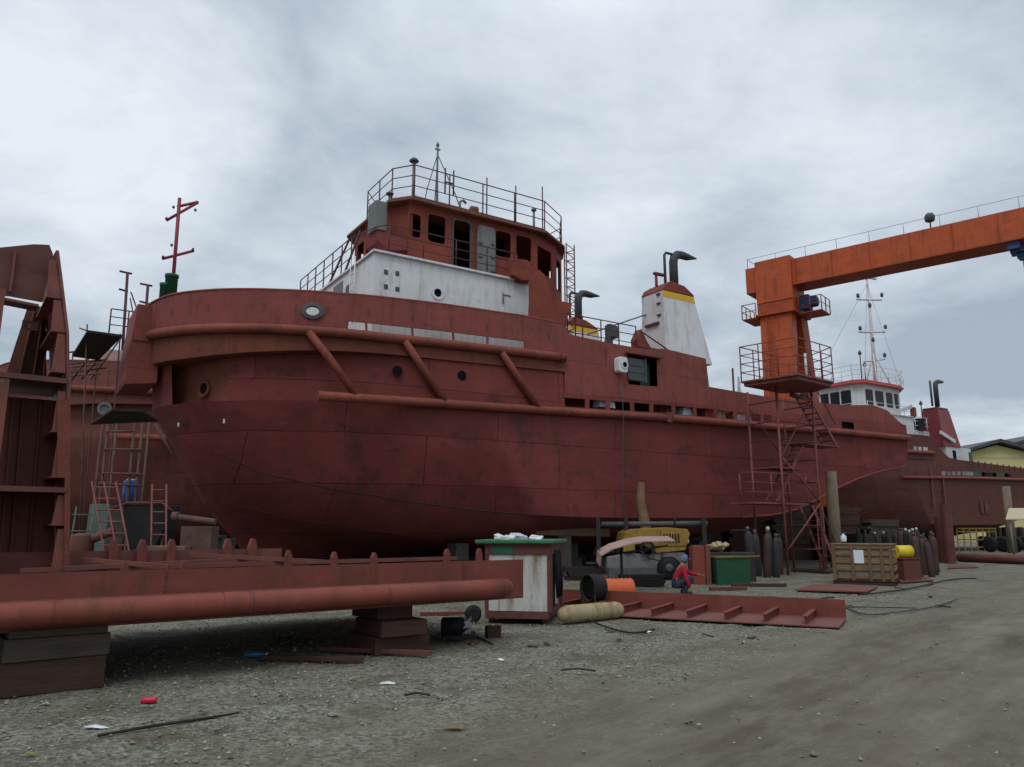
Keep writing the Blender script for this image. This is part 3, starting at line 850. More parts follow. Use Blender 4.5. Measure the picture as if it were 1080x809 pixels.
    dz0, dz1 = wz0 + .12, SA.ony(487, 233, y_s).z
    holes.append((dxm.x - dhw, dxm.x + dhw, dz0, dz1))
    xs0, xs1 = 7.98, 13.5
    b = MB()
    b.grid_holes([xs0, xs1], [wz0, wz1], holes, lambda u, v, w: (u, y_s + w, v), .06)
    # far side with the same openings so daylight comes through
    b.grid_holes([xs0, xs1], [wz0, wz1], holes, lambda u, v, w: (u, 2 * cy - y_s - w, v), .06)
    yn, yf = y_s, 2 * cy - y_s
    # front: chamfers, front face with windows
    def wall(pa, pb, holes=(), t_=.06):
        pa, pb = Vector(pa), Vector(pb); d = (pb - pa); L = d.length; d.normalize(); nr = Vector((-d.y, d.x))
        b.grid_holes([0, L], [wz0, wz1], list(holes), lambda u, v, w: (pa.x + d.x * u + nr.x * w, pa.y + d.y * u + nr.y * w, v), t_)
    wall((7.42, -1.95), (xs0 - .002, yn + .002))
    wall((xs0 - .002, yf - .002), (7.42, yf - .85))
    wall((7.42, yf - .85), (7.42, -1.95), [(.25, .95, 11.9, 12.9), (1.15, 1.85, 11.9, 12.9), (2.0, 2.6, 11.9, 12.9)])
    # aft chamfers and aft wall
    wall((xs1 + .002, yn + .002), (14.9, -2.2), [(.1, 1.2, 11.85, 12.98)])
    wall((14.9, -2.2), (15.85, -1.35), [(.2, 1.05, 11.6, 12.95)])
    wall((14.9, yf - .6), (xs1 + .002, yf - .002), [(.3, 1.4, 11.85, 12.98)])
    wall((15.85, yf - 1.45), (14.9, yf - .6), [(.2, 1.05, 11.6, 12.95)])
    wall((15.85, -1.35), (15.85, yf - 1.45), [(.2, .9, 11.7, 12.95)])
    b.build('wheelhouse_wall', M['wheel'], t)
    for xm, zm, hw, hh in wl:
        fb = MB(); frame_rr(fb, lambda u, v, w: (xm + u, y_s - w - .002, zm + v), hw + .05, hh + .05, .13, .06, .02); fb.build('window_frame', M['wheel'], t)
    fb = MB(); frame_rr(fb, lambda u, v, w: (dxm.x + u, y_s - w - .002, (dz0 + dz1) / 2 + v), dhw + .05, (dz1 - dz0) / 2 + .05, .16, .06, .025); fb.build('door_frame', M['dkgrey'], t)
    # black partition and sheet added so the windows look dark inside
    MB().mm(8.0, 15.0, cy - .04, cy + .04, wz0 + .01, wz1 - .3).build('dark_partition', M['black'], t)
    MB().mm(8.0, 12.8, cy - 1.2, cy - 1.1, wz0 + .02, wz1 - .02).build('black_backing', M['black'], t)
    # opened grey door leaf on the walkway
    d0, d1 = SA.ony(502, 240, y_s), SA.ony(521, 240, y_s)
    fb = MB(); pts = rrect((d1.x - d0.x) / 2, (dz1 - dz0) / 2, .16)
    fb.prism(pts, lambda u, v, w: ((d0.x + d1.x) / 2 + u, y_s - .06 - w, (dz0 + dz1) / 2 - .02 + v), 0, .06)
    dl = fb.build('door', M['grey'], t, bevel=.01)
    hb = MB()
    for k in range(3):
        z = dz0 + .35 + k * .55; hb.mm(d0.x + .04, d0.x + .22, y_s - .16, y_s - .121, z, z + .05)
        hb.mm(d1.x - .2, d1.x - .06, y_s - .16, y_s - .121, z + .05, z + .1)
    hb.build('door_dog', M['dkgrey'], dl)
    # roof
    ov = [(7.2, -2.35), (7.82, -3.1), (13.85, -3.1), (15.4, -2.2), (16.2, -1.0), (16.2, .4), (15.4, 1.6), (13.85, 2.5), (7.82, 2.5), (7.2, 1.75)]
    b = MB(); b.slab(ov, 13.42, 13.52)
    ov2 = [(cyx + (x - cyx) * .965, cy + (y - cy) * .95) for x, y in ov for cyx in (11.7,)]
    b.slab(ov2, 13.521, 13.66)
    b.build('wheelhouse_roof', M['roofred'], t, bevel=.015)
    b = MB()
    rail(b, [(x, y, 13.62) for x, y in [(15.3, -2.1), (13.8, -2.98), (7.95, -2.98), (7.4, -2.25), (7.4, .1)]], 1.22, 3, 1.35, .022)
    rail(b, [(x, y, 13.62) for x, y in [(7.4, .1), (8.6, 1.6), (13.8, 2.4), (15.3, 1.5), (16.05, .4), (16.05, -1.0), (15.3, -2.1)]], 1.22, 3, 1.7, .02)
    b.build('roof_railing', M['red_rail'], t)
    # things on the roof
    p = SA.ony(436, 200, -1.2)
    b = MB(); b.tube([(p.x, -1.2, 13.6), (p.x, -1.2, 15.95)], .07, 8); b.lathe([(.16, 0), (.2, .04), (.12, .14), (.03, .2)], (p.x, -1.2, 15.93), 12); b.build('vent_pipe', M['grey'], t)
    b = MB(); b.tube([(p.x - .9, -1.0, 13.6), (p.x - .9, -1.0, 14.4)], .06, 8); b.lathe([(.14, 0), (.16, .05), (.04, .12)], (p.x - .9, -1.0, 14.4), 10); b.build('vent_pipe', M['grey'], t)
    b = MB(); tx = 10.4
    b.tube([(tx, 0, 13.6), (tx, 0, 17.6)], .045, 8)
    for dx, dy in ((-1.0, -.4), (1.35, -.5), (.35, 1.0), (-.1, -.35)): b.tube([(tx, 0, 17.25), (tx + dx * .55, dy * .55, 15.5), (tx + dx, dy, 13.6)], .022, 6)
    b.mm(tx - .12, tx + .12, -.03, .03, 17.45, 17.5); b.lathe([(.05, 0), (.08, .06), (.03, .2)], (tx, 0, 17.6), 8)
    b.build('tripod_mast', M['grey'], t)
    b = MB()
    q = SA.ony(474, 190, -2.98)
    for dx in (-.18, .18): b.tube([(q.x + dx, -2.98, 14.05), (q.x + dx, -2.98, 15.05)], .03, 6)
    b.tube([(q.x - .18, -2.98, 14.5), (q.x + .18, -2.98, 14.5)], .03, 6)
    b.build('antenna_bracket', M['red_rail'], t)
    for px, h in ((513.5, 15.2), (544, 15.2), (572, 15.5)):
        q = SA.ony(px, 200, -2.9); MB().tube([(q.x, -2.9, 13.6), (q.x, -2.9, h)], .025, 6).build('antenna_pole', M['red_rail'], t)
    q = SA.ony(500, 216, -2.0)
    b = MB(); b.lathe([(.05, -.2), (.2, -.15), (.22, .1), (.18, .12)], (q.x, -2.0, 14.1), 14, 'x'); b.tube([(q.x, -2, 13.6), (q.x, -2, 14.0)], .04, 6); b.build('searchlight', M['upright_dark'], t)
    q = SA.ony(485, 213, -2.2); b = MB(); b.tube([(q.x, -2.2, 13.6), (q.x, -2.2, 14.25), (q.x + .15, -2.2, 14.35), (q.x + .28, -2.2, 14.25)], .05, 8); b.build('gooseneck_vent', M['grey'], t)
    q = SA.ony(570, 240, -1.6)
    b = MB(); b.lathe([(.3, 0), (.34, .2), (.22, .42), (.08, .5)], (q.x, -1.6, 13.66), 14); b.mm(q.x - .3, q.x + .45, -1.75, -1.45, 13.66, 13.85); b.build('life_raft_cradle', M['wheel'], t)
    q = SA.ony(563, 225, -2.2); b = MB(); b.tube([(q.x, -2.2, 13.6), (q.x, -2.2, 14.7)], .05, 8); b.lathe([(.1, 0), (.12, .06), (.05, .14)], (q.x, -2.2, 14.7), 10); b.build('vent_pipe', M['grey'], t)
    # grey locker at the front corner of the bridge walkway, its bracket
    c0 = SA.ony(393, 229, -2.75); c1 = SA.ony(411, 229, -2.75)
    b = MB(); b.mm(c0.x + .08, c1.x - .12, -2.8, -2.1, 12.12, 13.2); b.build('grey_locker', M['grey'], t, bevel=.02)
    b = MB(); b.side([(6.7, 11.7), (6.65, 12.08), (6.9, 12.1), (7.9, 11.95), (8.0, 11.6), (7.1, 11.45)], -2.75, -1.7); b.build('locker_bracket', M['plating'], t, bevel=.02)
    # struts under the front of the roof
    for pa_, pb_ in (((7.3, 1.6, 13.4), (6.35, 1.5, 10.9)), ((7.3, .4, 13.4), (6.5, .3, 10.9)), ((7.3, -1.9, 13.4), (6.6, -2.2, 10.9))):
        MB().tube([pa_, pb_], .045, 6).build('roof_strut', M['red_rail'], t)
    # house below the wheelhouse, aft of the white front
    b = MB()
    b.prism([(11.95, 10.8), (15.3, 10.8), (15.0, 10.0), (14.3, 8.4), (11.95, 8.4)], lambda u, v, w: (u, w, v), -2.78, 2.2)
    b.build('lower_house', M['wheel'], t)
    b = MB()
    for k in range(2):
        b.tube([(12.0 + .25 * k, -3.0, 10.8 - .1 * k), (13.8 + .1 * k, -3.4, 8.9 - .2 * k)], .025, 6)
    b.build('stair_rail', M['pipe'], t)
    # lattice aerial frame aft of the wheelhouse
    b = MB(); lx, ly = 15.25, -2.5
    for dx, dy in ((0, 0), (.42, 0), (.2, .4)): b.tube([(lx + dx, ly + dy, 8.7), (lx + dx, ly + dy, 13.5)], .028, 6)
    for k in range(12):
        z = 8.9 + k * .38
        b.tube([(lx, ly, z), (lx + .42, ly, z + .19)], .018, 5); b.tube([(lx + .42, ly, z + .19), (lx, ly, z + .38)], .018, 5)
        b.tube([(lx + .42, ly, z), (lx + .2, ly + .4, z + .2)], .018, 5)
    b.build('lattice_frame', M['upright_dark'], t)
    # ---- raised aft house: deck, railing, clutter
    b = MB(); b.mm(13.3, 20.6, -4.9, 4.9, 8.5, 8.58); b.build('upper_deck', M['plating'], t)
    b = MB(); b.mm(20.55, 20.62, -4.9, 4.9, 5.95, 8.5); b.build('aft_house_wall', M['plating'], t)
    b = MB(); b.mm(16.2, 17.9, -4.3, -4.25, 6.0, 8.48); b.build('black_backing', M['black'], t)  # black sheet added behind the doorway hole
    b = MB(); b.mm(17.25, 17.75, -4.6, -4.5, 7.0, 8.2); b.build('cabinet', M['green'], t)
    # white ventilator box with fan
    q = SA.ony(652, 386, -5)
    b = MB(); b.prism(rrect(.22, .30, .1), lambda u, v, w: (q.x + u, -5.01 - w, q.z + v), 0, .3); ab = b.build('ventilator_box', M['white'], t, bevel=.02)
    ring(MB(), (q.x + .05, -5.311, q.z), .165, .105, .03).build('fan_rim', M['cap'], ab)
    disc(MB(), (q.x + .05, -5.311, q.z), .14, .012).build('fan_opening', M['black'], ab)
    a, c = SA.ony(661, 377, -5), SA.ony(680, 404, -5)
    b = MB(); b.mm(a.x, c.x, -5.06, -5.008, c.z + .02, a.z); b.mm(c.x - .04, c.x + .04, -5.1, -5.062, c.z, a.z + .05)
    for k in range(3): b.mm(a.x + .05, c.x - .1, -5.08, -5.061, a.z - .3 - .28 * k, a.z - .26 - .28 * k)
    b.build('door', M['dkgrey'], t, bevel=.005)
    q = SA.ony(681, 374, -5); b = MB(); b.mm(16.1, 17.95, -5.2, -5.0, 8.34, 8.39); b.build('rain_hood', M['upright_dark'], t)
    b = MB(); rail(b, [(13.4, -4.7, 8.58), (15.2, -4.7, 8.58), (17.0, -4.7, 8.58)], 1.05, 3, 1.2, .022); b.build('deck_railing', M['red_rail'], t)
    b = MB(); q = SA.ony(643, 350, -3.6); b.tube([(q.x, -3.6, 8.58), (q.x, -3.6, 9.9)], .13, 10); b.box((q.x + .1, -3.6, 9.6), (.45, .35, .5), .3); b.tube([(q.x - .3, -3.5, 8.58), (q.x - .1, -3.5, 9.3)], .07, 6)
    b.build('winch_motor', M['dkgrey'], t)
    b = MB(); b.tube([(15.6, -3.4, 9.4), (19.0, -3.6, 10.8)], .035, 6); b.build('boom_strut', M['grey'], t)
    b = MB(); b.side([(17.3, 8.58), (17.25, 9.2), (17.5, 9.65), (17.75, 9.2), (18.0, 8.9), (18.9, 8.7)], -4.5, -4.1); b.build('hose_box', M['wheel'], t)
    b = MB(); b.tube([(17.2, -4.6, 8.85), (19.3, -4.75, 8.85)], .03, 6); b.tube([(17.4, -4.6, 9.5), (19.0, -4.75, 8.75)], .03, 6); b.build('handrail', M['red_rail'], t)
    # ---- funnels
    for sg in (-1, 1):
        ya, yb = (-4.75, -3.25) if sg < 0 else (3.0, 4.5)
        fx0, fx1, fx2 = (18.6, 21.25, 20.35) if sg < 0 else (19.6, 22.4, 21.4)
        fl0 = len(bpy.data.objects)
        X_ = lambda x: x - .1 if sg < 0 else x + .75
        fb = MB()
        def fun(z0, z1, grow=0.0):
            def at(z):
                k = (z - 8.6) / 3.1
                return (fx0 + .02 * k - grow, lerp(fx1, fx2, k) + grow, lerp(ya, ya + .12, k) - grow, lerp(yb, yb - .12, k) + grow)
            a, c = at(z0), at(z1)
            gx = grow * 1.6
            a = (a[0] + gx, a[1] - gx, a[2], a[3]); c = (c[0] + gx, c[1] - gx, c[2], c[3])
            return ([(a[0], a[2], z0), (a[1], a[2], z0), (a[1], a[3], z0), (a[0], a[3], z0), (c[0], c[2], z1), (c[1], c[2], z1), (c[1], c[3], z1), (c[0], c[3], z1)],
                    [(0, 3, 2, 1), (4, 5, 6, 7), (0, 1, 5, 4), (1, 2, 6, 5), (2, 3, 7, 6), (3, 0, 4, 7)])
        fb.add(*fun(8.55 if sg < 0 else 8.0, 11.46))
        fo = fb.build('funnel', M['white'], t, bevel=.02)
        yb_ = MB(); yb_.add(*fun(11.17, 11.45, .006)); yb_.build('yellow_band', M['yellow'], fo)
        cb = MB(); yy0, yy1 = ya + .1, yb - .1
        cb.side([(fx0 - .02, 11.465), (fx2 + .12, 11.465), (fx2 + .1, 11.54), (X_(20.0), 11.86), (X_(19.2), 11.94), (fx0 + .15, 11.72)], yy0, yy1); cb.build('funnel_cap', M['wheel'], fo, bevel=.03)
        ym = (ya + yb) / 2
        ex = MB(); X = 19.95 if sg < 0 else 20.75
        ex.tube([(X, ym, 11.6), (X, ym, 13.10), (X + .06, ym, 13.35), (X + .25, ym, 13.51), (X + .5, ym, 13.55), (X + .85, ym, 13.53), (X + 1.45, ym, 13.57)],
                [.19, .19, .19, .19, .18, .16, .03], 14)
        ex.build('exhaust_pipe', M['blackpipe'], fo)
        if sg > 0: fo.location.z = .42
        ex = MB(); X2 = X - .72
        ex.tube([(X2, ym - .2, 11.6), (X2, ym - .2, 13.25), (X2 + .1, ym - .2, 13.37), (X2 + .45, ym - .2, 13.37)], .06, 8); ex.build('exhaust_pipe', M['blackpipe'], fo)
        if sg < 0:
            ex = MB(); ex.tube([(18.9, ym, 11.6), (18.9, ym, 12.4)], .06, 8); ex.mm(18.78, 19.35, ym - .08, ym + .08, 12.36, 12.45); ex.build('vent_stub', M['wheel'], fo)
            ex = MB()
            for z in (10.4, 10.9, 11.3): ex.mm(18.55, 18.77, -4.5, -4.3, z, z + .06)
            ex.mm(18.5, 18.78, -4.4, -3.6, 10.05, 10.14); ex.build('bracket', M['upright_dark'], fo)
    # aft deck clutter seen over the bulwark
    b = MB(); q = SA.ony(770, 412, -3); b.tube([(21.6, -2.5, 7.75), (24.6, -2.5, 7.75)], .22, 10); b.build('tow_winch', M['rubber'], t)
    b = MB(); b.side([(24.6, 7.2), (24.75, 8.7), (24.85, 7.7), (25.6, 7.2)], -3.2, -3.1); b.build('tow_guide', M['cap'], t)
    b = MB(); b.tube([(24.55, -3, 6), (24.55, -3, 9.1)], .05, 6); b.build('stub_mast', M['red_rail'], t)
    rnd = random.Random(9)
    for i, (x, w, h, mat) in enumerate(((15.35, .8, .5, 'foil'), (18.6, .4, .5, 'pile'), (19.6, .6, .4, 'cap'), (20.9, .5, .6, 'canred'), (21.6, .5, .5, 'tank'), (22.3, .6, .45, 'upright_dark'), (23.1, .8, .4, 'foil'))):
        b = MB(); b.prism([(-w / 2, 0), (w / 2, 0), (w * .42, h * .7), (w * .1, h), (-w * .35, h * .85)], lambda u, v, q_: (x + u, q_, 6.0 + v + .2), -4.8, -4.4)
        b.build('deck_bundle', M[mat], t)
    MB().mm(29.5, 31, -4.8, -4.75, 6.0, 7.0).build('slot_dark_sheet', M['black'], t)  # black sheet added behind the slot to imitate a dark inside
    MB().mm(13.3, 26.5, -4.1, -4.05, 5.95, 7.35).build('ports_dark_sheet', M['upright_dark'], t)  # dark sheet standing in for shade behind the freeing ports
    # cables hanging down the side
    b = MB(); q = SA.ony(657, 435, -5.3); b.tube([(q.x, -5.28, 7.2), (q.x + .02, -5.3, 5.8), (q.x + .05, -5.1, 3.0), (q.x + .1, -5.0, 1.2)], .012, 5); b.build('hanging_cable', M['dkgrey'], t)
    return t
main_tug()

# ================================================================== SECOND TUG (right, beyond)
def second_tug():
    t = thing('tugboat', 'finished red and white tugboat farther right with pale mast and red funnel', 'tugboat',
              SB.world(0, 0), SB.rot)
    top = [(13.2, 8.7), (14.6, 7.9), (15.4, 7.55), (17, 7.44), (24, 7.3), (29.6, 7.22), (35.2, 7.1)]
    aft = [(11, 12)] * 0 + [(14.0, 14.7), (14.85, 15.4), (15.55, 16.2), (16.35, 17.0), (17.2, 20.2), (20.4, 23.4), (23.6, 25.6)]
    hull_parts(t, (M['hull2'], M['hull2'], M['hull2'], M['hull2'], M['pipe']), top, [(10.2, 10.8), (10.9, 11.5), (11.6, 12.4)], [], aft)
    p = MB(); p.tube([(x, -5.1, interp(Z_RUBL, x)) for x in (8, 12, 16, 20, 24, 28, 32, 35.2)], .13, 10); p.build('fender_pipe', M['pipe'], t)
    b = MB(); b.mm(6.1, 12.4, -4, 4, 7.49, 10.75); b.mm(12.41, 16.2, -3.4, 3.4, 7.49, 9.9); b.mm(16.21, 20.2, -4.4, 4.4, 5.95, 8.6)
    b.build('deckhouse_wall', M['white2'], t)
    b = MB(); b.mm(6.0, 12.6, -4.1, 4.1, 10.751, 10.83); b.build('bridge_deck', M['white2'], t)
    poly = [(7.6, -1.8), (8.1, -2.6), (13.1, -2.6), (14.2, -1.5), (14.2, .9), (13.1, 2.0), (8.1, 2.0), (7.6, 1.2)]
    MB().slab(poly, 10.831, 13.4).build('wheelhouse_wall', M['white2'], t)
    for xa, xb in ((8.2, 9.2), (9.55, 10.7), (11.1, 12.0), (12.3, 12.85)):
        b = MB(); b.prism(rrect((xb - xa) / 2, .62, .14), lambda u, v, w: ((xa + xb) / 2 + u, -2.602 - w, 12.35 + v), 0, .03); b.build('window', M['glass'], t)
    for ya, yb in ((-1.7, -.8), (-.65, .2), (.35, 1.1)):
        b = MB(); b.prism(rrect((yb - ya) / 2, .62, .12), lambda u, v, w: (7.598 - w, (ya + yb) / 2 + u, 12.35 + v), 0, .03); b.build('window', M['glass'], t)
    d = Vector((1.1, 1.1)).normalized()
    for k in (.3, .95):
        c = Vector((13.1 + d.x * k * 1.1, -2.6 + d.y * k * 1.1))
        b = MB(); b.prism(rrect(.24, .4, .1), lambda u, v, w: (c.x + d.x * u + d.y * (w + .003), c.y + d.y * u - d.x * (w + .003), 12.4 + v), 0, .03); b.build('window', M['glass'], t)
    ov = [(7.2, -2.2), (7.8, -3.0), (13.2, -3.0), (14.8, -1.7), (14.8, 1.1), (13.2, 2.4), (7.8, 2.4), (7.2, 1.6)]
    b = MB(); b.slab(ov, 13.401, 13.52); b.slab([(11 + (x - 11) * .96, -.3 + (y + .3) * .94) for x, y in ov], 13.521, 13.72)
    b.build('wheelhouse_roof', plain('salmon_roof_edge', (0.44, 0.075, 0.062), .5, var=.1), t, bevel=.02)
    b = MB(); rail(b, [(x, y, 13.7) for x, y in ov] + [(7.2, -2.2, 13.7)], 1.2, 3, 1.0, .022); b.build('roof_railing', M['white2'], t)
    b = MB(); rail(b, [(6.1, 3.9, 10.83), (6.1, -4, 10.83), (12.4, -4, 10.83)], .75, 2, 1.2, .025); b.build('bridge_railing', M['white2'], t)
    b = MB(); b.bar((9.6, -4.05, 10.9), (12.3, -4.05, 11.7), .06, .3); b.build('stair', M['white2'], t)
    b = MB(); b.mm(12.2, 12.6, -4.2, -3.9, 10.85, 11.6); b.build('red_locker', M['wheel'], t)
    # mast
    b = MB(); mx, my = 13.6, -.3
    b.tube([(mx, my, 13.7), (mx + .05, my, 18.5), (mx + .1, my, 24.6)], [.2, .15, .09], 8)
    for dx, dy in ((-1.2, -.9), (1.2, -.9), (0, 1.2)): b.tube([(mx, my, 17.2), (mx + dx * .5, my + dy * .5, 15.4), (mx + dx, my + dy, 13.7)], .06, 6)
    for z, w in ((24.0, 1.6), (22.0, 2.1), (19.0, 2.2), (16.4, 1.7)):
        b.tube([(mx - w * .85, my, z + (-.25 if z < 24 else -.3)), (mx, my, z), (mx + w, my, z + .35)], .08, 6)
    b.build('mast', M['white2'], t)
    for x, z in ((mx - 1.7, 21.9), (mx + 2.05, 22.6), (mx - 1.8, 18.9), (mx + 2.15, 19.6), (mx, 21.3), (mx, 18.1), (mx + 1.6, 16.9)):
        b = MB(); b.lathe([(.1, 0), (.14, .08), (.14, .3), (.06, .4)], (x, my - .1, z), 8); b.build('navigation_light', M['dkgrey'], t)
    b = MB(); b.mm(mx - .6, mx + 1.5, my - .1, my + .1, 24.15, 24.3); b.build('radar_bar', M['white2'], t)
    b = MB()
    for x0_, y0_ in ((8, -2.8), (13.2, -2.8), (8.0, 2.2)): b.tube([(mx, my, 23.5), (x0_, y0_, 13.8)], .012, 4)
    b.build('stay_wire', M['dkgrey'], t)
    for x, y, h in ((7.9, -2.6, 15.8), (10.2, -1.5, 15.3), (16.5, -2.5, 12.4)):
        b = MB(); b.tube([(x, y, 10.0 if x > 15 else 13.7), (x, y, h)], .05, 6); b.lathe([(.12, 0), (.16, .1), (.05, .35)], (x, y, h), 8); b.build('antenna_pole', M['dkgrey'], t)
    # clutter aft of the wheelhouse
    b = MB(); b.mm(13.9, 14.8, -3.6, -2.8, 9.9, 10.9); b.build('black_box', M['rubber'], t, bevel=.03)
    b = MB(); rail(b, [(12.6, -3.5, 9.9), (16.2, -3.5, 9.9)], 1.1, 3, .9, .03); rail(b, [(16.3, -4.3, 8.6), (18.4, -4.3, 8.6)], 1.1, 3, .9, .03); b.build('deck_railing', M['white2'], t)
    b = MB(); b.tube([(16.4, -3.8, 8.6), (16.4, -3.8, 10.1), (16.7, -3.8, 10.1)], .06, 6); b.tube([(17.0, -4.2, 8.6), (17.5, -4.2, 9.7)], .07, 6); b.build('davit', M['white2'], t)
    # funnels
    for sg in (-1, 1):
        ya, yb = (-4.5, -2.9) if sg < 0 else (2.9, 4.5)
        b = MB(); vs = []
        for z, xa, xb, g in ((8.6, 15.8, 18.5, 0), (11.7, 15.6, 17.4, .12)):
            vs += [(xa, ya + g, z), (xb, ya + g, z), (xb, yb - g, z), (xa, yb - g, z)]
        b.add(vs, [(0, 3, 2, 1), (4, 5, 6, 7), (0, 1, 5, 4), (1, 2, 6, 5), (2, 3, 7, 6), (3, 0, 4, 7)])
        fo = b.build('funnel', plain('crimson_funnel', (0.22, 0.045, 0.05), .5, var=.15, scale=1), t, bevel=.04)
        b = MB(); b.mm(15.6, 17.3, ya + .15, yb - .15, 11.705, 11.9); b.build('funnel_cap', M['upright_dark'], fo, bevel=.03)
        ym = (ya + yb) / 2
        b = MB(); b.tube([(16.9, ym, 12.1), (16.9, ym, 13.9), (17.0, ym, 14.2), (17.3, ym, 14.35), (18.1, ym, 14.4)], [.2, .2, .2, .19, .12], 12); b.build('exhaust_pipe', M['blackpipe'], fo)
        b = MB(); b.tube([(16.1, ym, 12.1), (16.1, ym, 14.3)], .09, 8); b.build('exhaust_pipe', M['blackpipe'], fo)
        if sg < 0:
            b = MB(); b.bar((15.2, -4.6, 9.7), (17.2, -4.7, 9.0), .1, .3); b.build('gangway', M['white2'], t)
    for xa in (17.2, 19.8):
        b = MB(); b.mm(xa, xa + .5, -4.43, -4.395, 7.3, 8.3); b.build('doorway', M['green'] if xa > 19 else M['black'], t)
    # square rail posts of the aft bulwark
    b = MB()
    for k in range(14): b.mm(19 + k * 1.05, 19.09 + k * 1.05, -5.05, -4.99, 6.9, interp(top, 19 + k * 1.05) + .12)
    b.build('bulwark_stay', M['hull2'], t)
    b = MB(); b.mm(19.6, 20.0, -5.03, -4.96, 3.1, 4.0); b.mm(20.3, 20.7, -5.03, -4.96, 3.1, 4.0); b.build('sea_chest_grille', M['upright_dark'], t)
    b = MB(); b.box((12.2, -5.07, 4.9), (.14, .12, 3.0)); b.box((13.9, -5.07, 4.7), (.14, .12, 2.6)); b.build('side_fender', M['hull3'], t)
second_tug()

# ================================================================== THIRD HULL (left, behind)
def third_hull():
    t = thing('tugboat', 'bare brown tug hull hidden behind the big bow, crimson mast and green stacks above', 'tugboat',
              SC.world(0, 0), SC.rot)
    top = [(13.2, 8.9), (20, 8.3), (35.2, 7.5)]
    hull_parts(t, (M['hull3'], M['hull3'], M['hull3'], M['hull3'], M['pipe']), top, [], [], [])
    p = MB(); p.tube([(x, -5.1, interp(Z_RUBL, x)) for x in (4.2, 8, 12, 16, 20)], .15, 10); p.build('fender_pipe', M['pipe'], t)
    q = SC.ony(110, 431, -5)
    b = MB(); ring(b, (q.x, -5.02, q.z), .28, .17, .06); b.build('fairlead', M['grey'], t)
    disc(MB(), (q.x, -5.01, q.z), .18, .012).build('fairlead_opening', M['grey'], t)
    # stacks and mast
    for px, w, top_y in ((181.5, .30, 290), (173.5, .2, 299)):
        q = SC.ony(px, top_y, -1.0)
        b = MB(); b.lathe([(w, 7.6 - q.z), (w, -.15), (w * 1.12, -.14), (w * 1.12, 0)], (q.x, -1.0, q.z), 16); b.build('green_stack', M['green'], t)
    q0 = SC.ony(183, 292, -1.0); q1 = SC.ony(189.5, 209, -1.0)
    b = MB(); b.tube([q0 - Vector((0, 0, 1)), q1], .09, 8)
    for (xa, ya), (xb, yb) in (((175.5, 232.5), (209, 213.5)), ((171, 273), (204.5, 264.5)), ((187, 218), (209, 213))):
        pa, pb = SC.ony(xa, ya, -1.0), SC.ony(xb, yb, -1.0)
        b.tube([pa, pb], .075, 6)
    b.build('mast', M['pink'], t)
    for xa, ya in ((175.5, 231), (206, 222), (172, 271.5), (203.5, 263.5), (183, 219), (181, 259)):
        pa = SC.ony(xa, ya, -1.05); b = MB(); b.lathe([(.05, -.04), (.07, 0), (.05, .09)], pa, 8); b.build('navigation_light', M['upright_dark'], t)
    for (px, yt, yb) in ((134.5, 288, 350), (156, 301, 345)):
        a, c = SC.ony(px, yt, -2), SC.ony(px - 2, yb, -2)
        b = MB(); b.tube([a, Vector((c.x, c.y, 8))], .07, 6); b.tube([a + Vector((-.35, 0, .03)), a + Vector((.2, 0, 0))], .05, 6)
        z = a.z - .9; b.tube([(a.x - .3, a.y, z + .05), (a.x + .1, a.y, z)], .05, 6); b.build('light_pole', M['red_rail'], t)
    b = MB(); a, c = SC.ony(126, 345, -3.5), SC.ony(165, 340, -3.5)
    rail(b, [(a.x - .4, -3.5, a.z - .3), (c.x + 1, -3.5, a.z - .3)], 1.1, 3, .8, .03); b.tube([(a.x - .4, -3.5, 8.5), (a.x - .4, -3.5, a.z)], .03, 6); b.tube([(c.x + 1, -3.5, 8.5), (c.x + 1, -3.5, a.z)], .03, 6)
    a = SC.ony(138, 308, -3); b.tube([(a.x, -3, a.z), (a.x + 1.3, -3.4, 9.2)], .035, 5); b.tube([(a.x, -3, a.z - .3), (a.x + .7, -3.4, 9.2)], .03, 5)
    b.build('deck_railing', M['red_rail'], t)
    a = SC.ony(118, 381, -4.0); b = MB(); b.box((a.x, -4.0, a.z), (1.0, .4, 1.0)); b.build('pale_locker', plain('dusty_pink_paint', (.42, .26, .24), .7), t, bevel=.03)
third_hull()

